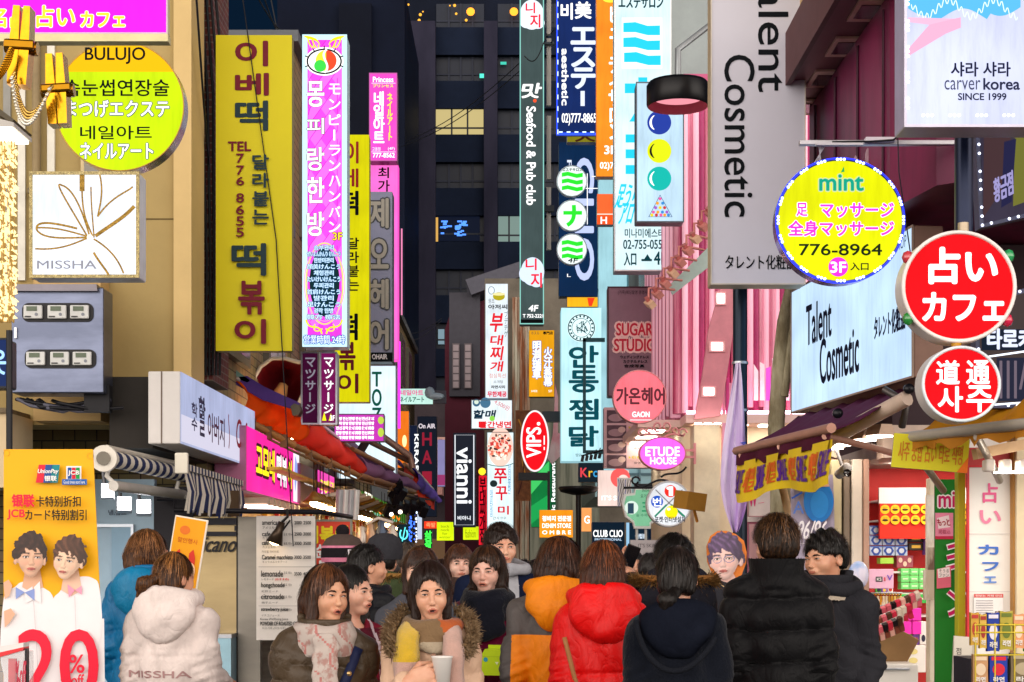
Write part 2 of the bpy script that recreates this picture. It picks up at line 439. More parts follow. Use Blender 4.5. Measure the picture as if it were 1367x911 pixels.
m = MB(); m.box((1.01, -.058, 4.16), (1.13, -.051, 5.7), D('#5b5446', .15, .1, spec=.8)); m.build('window', r)
m = MB(); m.box((-4.5, -.62, 2.18), (.58, -.02, 2.76), CREAM); m.box((-4.5, -.66, 2.76), (.56, -.02, 2.80), D('#7d6e58', .9, .5, 8, .6)); m.build('parapet', r)
m = MB(); m.tube([(.62, -.06, 3.9), (.62, -.06, 9.4)], .035, D('#8f7c58', .5, 0, .2), 8)
for z in (4.6, 6.2, 7.8): m.box((.56, -.1, z), (.68, -.02, z+.04), D('#6a5c44', .4))
m.build('drainpipe', r)
m = MB()
for z in (4.4, 5.6, 6.8, 8.0): m.box((.9, -.004, z), (1.74, -.001, z+.012), D('#6b5a38', .9))
m.build('wall_joint', r)
m = MB()
for i in range(9):
    x = .72+random.random()*.4; z = 2.9+random.random()*.9; m.ball((x, -.281, z), .012, D('#2c2119', .9), 6)
m.build('rust_spot', r)
# --- brick building strip
r = thing('brick_building', 'dark red brick building corner with black cables between the beige house and the yellow banner', 'building', (-3.4, 14.2, 0))
m = MB(); m.box((-.6, 0, 3.16), (.82, .8, 9.6), BR('#7e3a31', '#5f2a25', '#8a7c70', 1, .13, .062)); m.build('wall', r)
m = MB()
for i in range(5):
    x0 = .62+i*.03; m.tube([(x0, -.04, 9.5), (x0+.02, -.05, 7.5), (x0+.12+.02*i, -.06-.01*i, 5.6), (x0+.16, -.05, 4.2), (x0+.15, -.05, 3.2)], .012, D('#15161a', .6), 6)
m.build('cable_bundle', r)
# --- low tiled houses down the left side
TIL = BR('#a08a62', '#8d7752', '#4b4035', 1, .2, .1)
def low_house(y0, y1, h, x, label):
    r = thing('tiled_house', label, 'building', (x, y0, 0))
    m = MB(); m.box((-5, 0, 0), (0, y1-y0, h), TIL); m.build('wall', r)
    m = MB(); m.box((-5, -.08, h), (.1, y1-y0, h+.14), D('#6b6f74', .7, .2)); m.build('roof', r)
    for k in range(int((y1-y0)/2.6)):
        y = .8+k*2.6
        for z in ((3.6,) if h < 7 else (3.4, 5.8)):
            f = MB(); f.box((.001, y, z), (.07, y+1.3, z+1.3), D('#6e6a5e', .5)); fo = f.build('window', r)
            f = MB(); f.box((.071, y+.08, z+.08), (.075, y+.62, z+1.22), D('#1c2530', .1, spec=.9)); f.box((.071, y+.68, z+.08), (.075, y+1.22, z+1.22), D('#27323f', .1, spec=.9)); f.build('pane', fo)
    for k in range(3):
        y = .5+k*1.7
        if y < y1-y0-1 and y0 > 16:
            f = MB(); f.box((.001, y, 2.75), (.34, y+.8, 3.3), D('#8d969c', .5, .1), bev=.02)
            f.lathe([(.02, 0), (.22, .01), (.22, .03)], D('#5b646b', .5), T(.345, y+.4, 3.03, 0, PI/2, 0), 16); f.build('air_conditioner', r)
    return r
low_house(15.0, 20.4, 5.6, -2.78, 'lower tiled house behind the tall yellow banner')
low_house(20.5, 31, 8.05, -2.75, 'tiled house with air conditioners behind the quilted pink sign')
low_house(31.1, 46, 7.4, -2.72, 'farthest tiled house on the left below the office tower')
# --- office tower closing the view
def tower():
    Y = 78.; r = thing('office_tower', 'dark concrete office tower with few lit windows closing the street', 'building', (0, Y, 0))
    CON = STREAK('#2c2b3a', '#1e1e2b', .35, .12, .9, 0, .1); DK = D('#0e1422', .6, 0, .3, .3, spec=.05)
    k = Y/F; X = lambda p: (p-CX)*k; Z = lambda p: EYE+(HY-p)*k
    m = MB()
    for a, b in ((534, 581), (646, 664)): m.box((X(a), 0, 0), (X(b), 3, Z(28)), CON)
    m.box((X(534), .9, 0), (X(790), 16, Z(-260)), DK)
    m.build('wall', r)
    m = MB()
    for i, p in enumerate(range(32, 640, 72)):
        m.box((X(581)+.004, .5, Z(p+37)), (X(646)-.004, .89, Z(p)), D('#131b2c', .7, 0, .25, .5, spec=.05)); m.box((X(664)+.004, .5, Z(p+37)), (X(790), .89, Z(p)), D('#131b2c', .7, 0, .25, .5, spec=.05))
    m.build('spandrel', r)
    for i in range(32, 640, 72):
        for x0, x1, qs in ((581, 646, (597, 613, 629)), (664, 790, (682, 700, 718, 740, 762))):
            f = MB(); f.box((X(x0)+.01, .86, Z(i)+.01), (X(x1)-.01, .895, Z(i-35)-.01), D('#0d1626', .4, 0, .3, .4, spec=.2)); o = f.build('window', r)
            f = MB()
            for q in qs: f.box((X(q), .78, Z(i)+.02), (X(q)+.09, .855, Z(i-35)-.02), D('#1a2030', .6))
            f.box((X(x0)+.02, .80, Z(i-10)), (X(x1)-.02, .85, Z(i-10)+.08), D('#1a2030', .6)); f.build('window_frame', o)
    def win(a, b, t, bt, mat, bars=2):
        f = MB(); f.box((X(a), .7, Z(bt)), (X(b), .76, Z(t)), mat)
        o = f.build('window', r)
        f = MB()
        for i in range(1, bars+1): f.box((X(a+(b-a)*i/(bars+1))-.04, .66, Z(bt)), (X(a+(b-a)*i/(bars+1))+.04, .695, Z(t)), D('#20242c'))
        f.box((X(a), .67, Z(t+(bt-t)*.72)-.04), (X(b), .69, Z(t+(bt-t)*.72)+.04), D('#20242c')); f.build('pane', o)
    win(581, 645, 141, 176, E('#c8b67c', .8)); win(665, 694, 284, 321, E('#8fa8a0', .55), 1); win(584, 603, 437, 457, E('#8ba6b4', .6), 1)
    win(582, 640, 285, 318, E('#10182c', .6), 0)
    f = MB()
    for i in range(26):
        a = 586+random.random()*36; p = 290+random.random()*20; f.box((X(a), .60, Z(p+2)), (X(a+3+random.random()*5), .65, Z(p)), E('#4f8cff', 1.3))
    f.box((X(581), .60, Z(320)), (X(584), .65, Z(287)), E('#d0a050', .9)); f.build('neon', r)
    # bar lights high up
    f = MB()
    for i in range(12):
        a = 505+random.random()*150; p = 2+random.random()*24; f.ball((X(a), .45, Z(p)), .035+random.random()*.04, E('#ffb43c', 1.2), 6)
    for a in (628, 686): f.ball((X(a), .3, Z(13)), (.2, .1, .2), E('#ff9a2c', 1.8), 10)
    f.build('string_light', r)
    f = MB(); f.box((X(640), .55, Z(99)), (X(646), .65, Z(94)), E('#50d8c0', 1.2)); f.box((X(668), .55, Z(81)), (X(676), .65, Z(78)), E('#3fbfa8', 1.)); f.build('exit_light', r)
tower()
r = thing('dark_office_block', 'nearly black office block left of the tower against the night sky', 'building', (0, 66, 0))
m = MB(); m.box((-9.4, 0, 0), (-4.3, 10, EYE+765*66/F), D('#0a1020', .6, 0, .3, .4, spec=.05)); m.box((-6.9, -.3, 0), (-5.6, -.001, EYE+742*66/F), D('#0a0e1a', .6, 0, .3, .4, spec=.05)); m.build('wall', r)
m = MB()
for z in range(6): m.box((-8.1, -.08, 6+z*2.4), (-7.1, -.002, 7.2+z*2.4), D('#0e1420', .2, spec=.8)); m.box((-5.4, -.08, 6+z*2.4), (-4.6, -.002, 7.2+z*2.4), D('#0e1420', .2, spec=.8))
m.build('window', r)
# --- maroon gabled house and rusty house at the bend
r = thing('maroon_house', 'maroon house with a curved gable and tall lattice windows below the tower', 'building', (0, 50, 0))
k = 50/F; X = lambda p: (p-CX)*k; Z = lambda p: EYE+(HY-p)*k
m = MB(); m.prism([(X(594), 0), (X(720), 0), (X(720), Z(388)), (X(650), Z(400)), (X(612), Z(412)), (X(600), Z(422)), (X(594), Z(440))], 5, D('#4a1626', .8, .2, 1.5)); m.build('wall', r)
m = MB(); m.box((X(600), -.18, Z(530)), (X(641), -.004, Z(392)), D('#3b3a42', .6, .25)); m.build('gable_shutter', r)
for a, b in ((604, 614), (620, 630)):
    f = MB(); f.box((X(a), -.26, Z(520)), (X(b), -.181, Z(460)), D('#564e52', .6)); o = f.build('window', r)
    f = MB()
    for i in range(6): f.box((X(a)+.03, -.27, Z(519-i*9.8)), (X(b)-.03, -.262, Z(511-i*9.8)), D('#8d8084', .4))
    f.build('pane', o)
m = MB(); m.prism([(X(622), Z(378)), (X(700), Z(352)), (X(700), Z(372)), (X(630), Z(398))], 3, D('#50505a', .7, .2), T(0, -.6, 0)); m.build('roof', r)
r = thing('rusty_house', 'narrow house clad in rusty corrugated metal behind the grey green pub sign', 'building', (0, 42, 0))
k = 42/F
m = MB(); m.box((X(640)*42/50, 0, 0), (3.2, 5, Z(372)), D('#6c655a', .8, .3, 1.5, .2)); m.build('wall', r)
m = MB()
RUST = STREAK('#8a4e2a', '#b9b5a2', 6, .5, .8, .1, .4)
for i in range(7): m.box(((684-CX)*k+i*.064, -.10-(i % 2)*.03, .2), ((684-CX)*k+i*.064+.06, -.004, EYE+(HY-398)*k), RUST)
m.build('corrugated_sheet', r)
m = MB(); m.box(((706-CX)*k, -.1, 0), ((800-CX)*k, -.004, EYE+(HY-560)*k), STREAK('#5d6357', '#8f9182', 5, .3, .7, 0, .4)); m.build('shutter', r)
# --- far end of the street
r = thing('far_shop_row', 'dim far row of shops closing the lane behind the crowd', 'building', (-2.6, 58, 0))
m = MB(); m.box((-3, 0, 0), (3.2, 4, 7.5), D('#3c3338', .8, .3, 1)); m.build('wall', r)
m = MB(); m.box((-2, -.08, .6), (1.6, -.004, 2.4), E('#8d6a4c', .35)); m.build('shop_window', r)
m = MB(); m.box((-1.2, -1.4, 3.9), (.2, -.2, 5.1), D('#c9948c', .6)); m.box((-1.4, -1.1, 5.1), (.5, -.2, 5.9), D('#d9aaa0', .6)); m.build('balcony', r)
# --- right-hand buildings
r = thing('pale_blue_building', 'pale blue panelled building behind the billiard and studio signs', 'building', (1.6, 30.5, 0))
m = MB(); m.box((-.06, 0, 2.8), (1.6, 6, 12.5), D('#9fc4cc', .4, .1, .8)); m.build('wall', r)
m = MB()
for z in range(5): m.box((-.1, -.03, 3.2+z*1.7), (1.6, -.003, 3.24+z*1.7), D('#5f7d88', .5))
for x in (0.25, .75, 1.2): m.box((x, -.028, 2.8), (x+.03, -.004, 12.4), D('#7797a0', .5))
m.build('panel_joint', r)
m = MB(); m.box((.0, -.35, 3.2), (.5, -.04, 8.6), E('#a9dbe6', .75, True)); m.build('glow_panel', r)  # wall panel made to glow in place of light from a nearby sign
m = MB()
for i in range(9): m.box((.55+i*.09, -.3, 6.3), (.58+i*.09, -.26, 12), D('#2f6f78', .5, .4))
m.build('pipe', r)
r = thing('grey_building', 'grey building with drainpipes beside the tall talent shop blade sign', 'building', (2.05, 23, 0))
m = MB(); m.box((0, 0, 5.5), (1.5, 6, 14), D('#8f9a9a', .6, .2, 1)); m.build('wall', r)
m = MB(); m.box((-.12, .5, 5.6), (-.005, 2.1, 13), D('#2b6a74', .15, .2, spec=.8)); m.build('window', r)
m = MB(); m.tube([(-.05, -.1, 5.5), (-.05, -.1, 14)], .05, D('#b99f86', .5), 10); m.build('drainpipe', r)
# pink shop
PK_GLOW = E('#f9bccf', .22, False, 1., .22); PK2 = STREAK('#c8587e', '#f6b0c6', 9, .3, .25, 0, .15)  # pale ribs glow faintly of themselves so the cladding looks brightly lit
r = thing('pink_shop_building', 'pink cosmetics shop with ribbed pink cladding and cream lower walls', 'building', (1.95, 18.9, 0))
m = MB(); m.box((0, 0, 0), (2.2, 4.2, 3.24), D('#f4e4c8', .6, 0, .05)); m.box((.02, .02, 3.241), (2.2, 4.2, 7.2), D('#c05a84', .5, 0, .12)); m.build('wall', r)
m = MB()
for i in range(30): m.tube([(.03+i*.062, -.05+.025*math.sin(i*1.9), 3.30+.10*math.sin(i*2.3)), (.03+i*.062, -.05+.025*math.sin(i*1.9), 7.1)], .036, (PK_GLOW, PK2, PK_GLOW, D('#b03a70', .35), PK2)[i % 5], 8)
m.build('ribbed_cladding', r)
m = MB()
for i in range(26): m.tube([(-.03, .08+i*.16, 3.3+.06*math.sin(i*1.7)), (-.03, .08+i*.16, 7.1)], .07, PK_GLOW if i % 3 else PK2, 8)
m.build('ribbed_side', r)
m = MB(); m.box((-.02, -.6, 3.14), (2.2, -.003, 3.24), D('#f4d0cc', .5, 0, .05)); m.box((-.5, .1, 3.15), (-.003, 4.2, 3.235), D('#f0d0c8', .5, 0, .05)); m.build('canopy', r)
m = MB()
for i in range(5): m.box((.12+i*.36, -.42, 3.128), (.34+i*.36, -.2, 3.137), E('#fff0dc', 10., True, uneven=0))
for i in range(4): m.box((-.4, .5+i*.95, 3.138), (-.15, .8+i*.95, 3.147), E('#fff0dc', 9., True, uneven=0))
m.build('canopy_light', r)
m = MB(); m.box((0, -.56, 3.243), (2.1, -.48, 3.28), E('#ffb8d0', 9., True, uneven=0)); m.build('added_uplight', r)  # strip added on top of the canopy, hidden from below, to brighten the ribs
m = MB()
for i in range(12):
    h = 3.75+.10*math.sin(i*2.9); m.prism([(.0+i*.07, 3.42), (.05+i*.07, 3.42), (.05+i*.07, h+.05*(i % 3)), (i*.07, h+.08)], .03, D('#f4ecf2', .5) if i % 4 != 2 else E('#f060d8', .8), T(.78, -.30, 0))
m.build('picket', r)
r = thing('shop_partition', 'dusty pink wall panel with posters behind the crowd at the pink shop', 'wall', (2.05, 14.5, 0))
m = MB(); m.box((0, 0, 0), (.75, .1, 2.34), D('#b86a80', .6, 0, .1)); m.box((-.01, -.02, 1.95), (.76, -.001, 2.0), D('#e8dcd8', .5)); m.build('panel', r)
# leaning pink pilaster with square lights, cream canopy below
r = thing('canopy_pilaster', 'pink leaning pilaster with three square white lights on the pink shop', 'canopy', W(955, 560, 18.2))
k = 18.2/F; P_ = lambda a, b: ((a-955)*k, (560-b)*k)
m = MB(); m.prism([P_(927, 560), P_(962, 555), P_(975, 470), P_(986, 388), P_(962, 384), P_(946, 440), P_(938, 500)], .08, D('#dd8f9c', .5, .08), T(0, 0, 0)); m.build('pilaster', r)
for (a, b, w, h) in ((962, 399, 8, 10), (957, 463, 12, 8), (946, 523, 11, 8)):
    f = MB(); f.box((P_(a-w*.9, b)[0], -.02, P_(a, b+h*.9)[1]), (P_(a+w*.9, b)[0], -.003, P_(a, b-h*.9)[1]), D('#e9a9ae', .5)); o = f.build('downlight', r)
    f = MB(); f.box((P_(a-w*.6, b)[0], -.028, P_(a, b+h*.6)[1]), (P_(a+w*.6, b)[0], -.022, P_(a, b-h*.6)[1]), E('#fff2ea', 6., True, uneven=0)); f.build('lamp_glass', o)
m = MB(); m.box((P_(928, 0)[0], .1, -1.9), (P_(962, 0)[0], .5, P_(0, 566)[1]), D('#f4e6c8', .6, .05)); m.build('cream_column', r)
m = MB()
for a in (930, 943, 956): m.box((P_(a-4, 0)[0], -.16, P_(0, 567.6)[1]), (P_(a+4, 0)[0], -.08, P_(0, 566.3)[1]), E('#fff4dc', 9., True, uneven=0))
m.build('lamp_strip', r)
m = MB()
for i, a in enumerate((966, 971, 975, 979)): m.box((P_(a, 0)[0], .1, P_(0, 620-i*6)[1]), (P_(a+4, 0)[0], .2, P_(0, 496+i*7)[1]), D('#e0509a' if i % 2 else '#f3a5c6', .4))
m.build('pink_fin', r)
# maroon near building on the right
MAR = STREAK('#5a1238', '#842450', 1.6, .35, .45, 0, .1); MAR2 = D('#6b3a44', .5, .1)
r = thing('maroon_building', 'maroon curved building with a lit soffit above the yellow mint sign', 'building', (2.25, 8.4, 0))
m = MB(); m.prism([(.18, 2.2), (.3, 1.5), (.8, 1.1), (5, 1.0), (5, 4.9), (.15, 4.9)], 1.4, MAR, Matrix.Translation((0, 0, 3.86)) @ Matrix(((1, 0, 0, 0), (0, 0, 1, 0), (0, 1, 0, 0), (0, 0, 0, 1))) @ Matrix.Translation((0, 0, 0))); m.build('wall', r)
m = MB()
for q in range(4): m.tube([(.14+.01*q, 4.6-q*.75, 3.9), (.14+.012*q, 4.6-q*.75, 5.2)], .012, D('#3c0c26', .5), 5)
m.build('panel_joint', r)
m = MB(); m.box((-.12, -.6, 5.28), (3.6, 5.1, 5.5), MAR2); m.build('soffit', r)
m = MB(); m.box((-.16, -.62, 5.24), (-.122, 5.14, 5.64), D('#5d3a3c', .6, .1)); m.build('fascia', r)
for i in range(7):
    y = 4.7-i*.78; f = MB(); f.box((.02, y, 5.262), (.22, y+.42, 5.279), D('#d9b7a8', .5)); o = f.build('soffit_light', r)
    f = MB(); f.box((.05, y+.08, 5.255), (.19, y+.34, 5.261), D('#4a2b39', .2, spec=.9)); f.build('lamp_glass', o)
m = MB(); m.box((-.05, 3.3, 5.66), (.3, 5.3, 9), D('#c7a878', .7, .2, 3, .2))
m.build('upper_wall', r)
m = MB()
for i in range(13):
    h = .32+.10*((i*7) % 5)/4; x = (1123+i*8.2-CX)*11.2/F; zt = EYE+(HY-(236-i*7.5))*11.2/F
    m.prism([(0, 0), (.03, 0), (.03, h), (.015, h+.03), (0, h)], .02, D('#b89aa6', .6, .1), T(x-2.25, 2.8, zt-.38))
m.build('picket', r)
# ------------------------------------------------------------------ signs, left side
BLK = D('#121214', .4, 0, 0); INK = E('#101418', .0, base=1.); WHT = E('#ffffff', 1.0, base=.2); STEEL = D('#a9adb4', .3, .85, .1)
WHT2 = D('#f4f4f2', .5, 0, 0)
CRM = D('#d9cf9f', .6, .1)
SG = 'shop signs projecting over the street'
sign('shop_sign', 'magenta fortune cafe sign with yellow lettering at the top left corner', 'sign', (-90, -90, 224, 46), 9.2, E('#ff22f2', 1., True), [
    ('t', '名品', -14, 11, 38, 37, E('#ffe53a', 1.), {'out': WHT, 'ow': 1.6, 'b': .9}), ('t', '占い', 50, 9, 100, 37, E('#ffe53a', 1.), {'out': WHT, 'ow': 1.6, 'b': .9}),
    ('t', 'カフェ', 109, 17, 167, 37, E('#ffe53a', 1.), {'out': WHT, 'ow': 1.6, 'b': .9})], side=CRM, depth=.07, frame=D('#c9b8c0', .4), fw=1.6, group=SG)
m = MB(); x0 = W(-90, 46, 9.2)
m.box((x0.x, 9.2-.02, x0.z-.045), (W(225, 0, 9.2).x, 9.26, x0.z-.004), CRM); o = m.build('bottom_rail'); o.parent = bpy.data.objects['shop_sign']; o.matrix_parent_inverse = Matrix.Translation(-bpy.data.objects['shop_sign'].location)
sign('round_sign', 'round yellow green eyelash and nail art sign above the flower sign', 'sign', (73, 55, 246, 229), 10.6, E('#cfee12', .92, True), [
    ('p', [(160+86*math.cos(a), 142-86*math.sin(a)) for a in [math.radians(32+i*116/30) for i in range(31)]], E('#f2b80e', .95)),
    ('t', 'BULUJO', 114, 64, 194, 86, INK, {'b': .35}),
    ('t', '속눈썹연장술', 86, 107, 226, 129, INK, {'b': .35}),
    ('t', 'まつげエクステ', 88, 135, 226, 157, WHT, {'out': E('#1a3a78', .5), 'ow': 1.4, 'b': .4}),
    ('t', '네일아트', 108, 169, 203, 187, INK, {'b': .3}),
    ('t', 'ネイルアート', 108, 192, 205, 213, WHT, {'out': E('#1a3a78', .5), 'ow': 1.4, 'b': .4})],
    side=D('#c9ced8', .2, .9), depth=.13, frame=D('#d0a050', .4, .3), fw=1.6, shape='round', group=SG)
GLIT = D('#c9a24e', .25, .85, .5, 60, .6); GLIT2 = D('#e6cf95', .25, .8, .5, 60, .6)
def petal(*p, w=2.4): return ('l', bez(*p, n=18), w, GLIT)
sign('flower_sign', 'square white lightbox with a gold flower outline and glitter edge', 'sign', (40, 230, 186, 371), 10.4, E('#eaf1ff', 1., True), [
    petal((118, 318), (90, 270), (70, 240), (83, 248)), petal((83, 248), (98, 252), (110, 280), (120, 316)),
    ('l', [(110, 232), (110, 256)], 7, GLIT), petal((110, 252), (110, 290), (118, 300), (124, 316), w=2.4), petal((122, 250), (122, 280), (126, 310), (126, 318), w=2),
    petal((133, 231), (140, 256), (134, 275), (131, 290)), petal((131, 290), (150, 262), (170, 258), (178, 250)),
    petal((128, 316), (150, 300), (166, 292), (180, 276), w=5), ('l', bez((104, 306), (80, 300), (46, 292), (50, 308), n=18), 3, GLIT), ('l', bez((50, 308), (60, 322), (90, 318), (118, 318), n=18), 2.6, GLIT),
    petal((51, 305), (80, 304), (100, 312), (116, 316)), petal((48, 333), (84, 336), (104, 324), (120, 318), w=2.4),
    petal((126, 320), (150, 334), (160, 350), (166, 366)), petal((126, 338), (134, 352), (142, 360), (146, 368), w=3), ('c', 121, 318, 4, E('#fff6dc', 1.1)),
    ('t', 'MISSHA', 51, 349, 130, 360, D('#8a8fa0', .4), {'b': .15})], side=D('#dfe3ee', .3, .3), depth=.2, frame=GLIT2, fw=4., group=SG)
# meter cabinet
def meters():
    Y = 12.6; k = Y/F; r = thing('meter_cabinet', 'stainless steel cabinet with two rows of electricity meters', 'meter cabinet', W(76, 525, Y))
    X = lambda p: (p-76)*k; Z = lambda p: (525-p)*k
    SS = STREAK('#5d6478', '#737b92', .8, 3, .36, .85, .02)
    m = MB(); m.box((X(15), 0, 0), (X(138), .3, Z(384)), SS, bev=.01); m.build('body', r)
    m = MB(); m.prism([(X(14), Z(390)), (X(132), Z(390)), (X(131), Z(381)), (X(18), Z(381))], .36, D('#6e6a70', .35, .8), T(0, -.05, 0)); m.build('rain_cover', r)
    for i, (a, b) in enumerate(((405, 430), (467, 492))):
        f = MB(); xs = X(30)+i*.02
        def rr(x0, z0, x1, z1, q):
            o = []
            for cx, cz, a0 in ((x1-q, z1-q, 0), (x0+q, z1-q, PI/2), (x0+q, z0+q, PI), (x1-q, z0+q, 1.5*PI)): o += [(cx+q*math.cos(a0+j*PI/12), cz+q*math.sin(a0+j*PI/12)) for j in range(7)]
            return o
        f.prism(rr(xs, Z(b), xs+95*k, Z(a), .05), .01, D('#18181c', .4), T(0, -.012, 0)); w = f.build('window', r)
        for j in range(3):
            x = xs+(3+j*30+(2 if j else 0))*k
            g = MB(); g.box((x, -.04, Z(b)+.02), (x+25*k, -.013, Z(a)-.02), D('#d7d9d6', .4), bev=.008); g.box((x+.025, -.044, Z(a)-.065), (x+.105, -.041, Z(a)-.03), D('#5d6b55', .2)); g.prism(circle(x+.1, Z(b)+.052, .012), .003, D('#8b9099'), T(0, -.043, 0)); g.box((x+.012, -.043, Z(b)+.03), (x+.06, -.041, Z(b)+.04), D('#444444')); g.build('meter', w)
    m = MB(); m.box((X(20), -.02, Z(452)), (X(23), -.001, Z(438)), D('#d8dade', .3, .8)); m.build('latch', r)
meters()
r = thing('junction_cables', 'tangle of black cables and pipes below the meter cabinet', 'cables', W(90, 550, 12.7))
m = MB(); k = 12.7/F; BK = D('#15151a', .5)
for i in range(9):
    a = random.uniform(18, 70); m.tube([tuple(Vector(((a-90)*k, .05*i % .2, .1))), ((a-70)*k, -.05, random.uniform(.02, .08)), ((a-30)*k, .02, random.uniform(-.0, .07)), ((a+10)*k, .05, random.uniform(0, .1))], .014, BK if i % 3 else D('#5a5a68', .4), 6)
m.box((22*k, 0, 0), (56*k, .1, 36*k), BK); m.build('cable', r)
# gold clothespins with bead strings and a curtain of fairy lights
GOLD = D('#c8901c', .18, .95, .15, 20)
def clothespin(px, py, Y, label, s, tilt):
    r = thing('giant_clothespin', label, 'clothespin', W(px, py, Y), 0, 'gold clothespins', rot=(0, tilt, 0)); h = 47*Y/F*s
    for sg in (0, 1):
        m = MB(); x = -.045+sg*.048; m.prism([(x, -h), (x+.04, -h), (x+.044, -.1*h), (x+.038, h), (x+.008, h), (x-.002, -.1*h)], .09, GOLD, T(0, 0, 0)); m.build('jaw', r)
    m = MB(); m.box((-.07, -.012, -.12*h), (.07, .102, .14*h), D('#8e6412', .25, .95), bev=.01); m.tube([(-.075, .045, .0), (.075, .045, .0)], .03, GOLD, 12); m.build('spring', r)
clothespin(25, 60, 7.6, 'giant gold clothespin at the far left edge under the magenta sign', 1.12, .06)
clothespin(74, 118, 7.6, 'giant gold clothespin overlapping the round eyelash sign', 1.0, -.06)
r = thing('bead_garland', 'sagging strings of gold beads hanging between the two clothespins', 'garland', W(48, 110, 7.58)); k = 7.58/F
m = MB()
for i in range(5):
    sag = 60+i*6
    for p in bez((22-48, 10-i*3), (30-48, -sag*.7), (40-48, -sag*1.15), (72-48, -8-i*2), n=30): m.ball((p[0]*k, -.03-.012*i, p[1]*k), .0085, D('#d9b765', .2, .9) if i < 3 else D('#e6e0cf', .2, .6), 6)
for i in range(4):
    for p in bez((20-48, 40), (14-48, 10+i*6), (0-48, 0-i*4), (-14-48, -10), n=22): m.ball((p[0]*k, -.03-.012*i, p[1]*k), .0085, GOLD, 6)
m.build('bead_string', r)
r = thing('fairy_light_curtain', 'dense curtain of warm white fairy lights hanging at the left edge', 'fairy lights', W(5, 300, 8.2)); k = 8.2/F
m = MB(); WI = D('#a88a4e', .4, .3); FL = E('#ffdf9c', 1.5)
for i in range(26):
    x = (-26+i*1.55)*k; m.tube([(x, .02*(i % 3), 135*k), (x+.01*math.sin(i), .02*(i % 3), 0), (x+.006*math.sin(i*3), .02*(i % 3), -130*k)], .003, WI, 4)
m.build('wire', r)
m = MB()
for i in range(620):
    a = random.uniform(-28, 14+2*random.random()); b = random.uniform(-128, 132)
    if a > 6 and b > 118: continue
    m.add([((a)*k+dx, random.uniform(-.03, .06)+dy, b*k+dz) for dx, dy, dz in ((0, 0, .012), (.008, 0, 0), (0, -.008, 0), (-.008, 0, 0), (0, .008, 0), (0, 0, -.012))], [(0, 1, 2), (0, 2, 3), (0, 3, 4), (0, 4, 1), (5, 2, 1), (5, 3, 2), (5, 4, 3), (5, 1, 4)], FL)
props(m.build('bulb', r), kind='stuff')
r = thing('wall_lamp', 'white lamp shade at the left edge beside the bead strings', 'lamp', W(2, 150, 8.0)); m = MB(); m.prism([(-.2, .02), (.06, -.05), (.06, -.07), (-.2, -.07)], .3, D('#c9c4bd', .4)); m.prism([(-.2, .16), (.055, -.03), (.04, -.045), (-.2, .11)], .3, D('#5c5340', .5), T(0, .02, 0)); m.build('shade', r)
m = MB(); m.box((-.2, .0, -.085), (.05, .28, -.071), E('#fff2da', 3., True, uneven=0)); m.build('lamp_glass', r)
r = thing('standing_pole', 'thin black pole beside the meter cabinet', 'pole', W(12.5, 600, 8.6)); m = MB(); m.tube([(0, 0, -2.1), (0, 0, .62)], .017, D('#17171b', .4), 10); m.build('post', r)
m = MB(); m.lathe([(.0, 0), (.16, .0), (.16, .03), (.03, .05)], D('#17171b', .4), T(0, 0, -2.185)); m.build('base_plate', r)
sign('blue_sign', 'small dark blue lit sign cut by the left edge', 'sign', (-60, 452, 11, 518), 8.8, E('#2a3f78', .5), [('t', '옷', -12, 468, 8, 500, E('#9ec8ff', 1.2), {'b': .8})], side=D('#2b2e3a', .4), frame=D('#1b1c22', .4), fw=2)
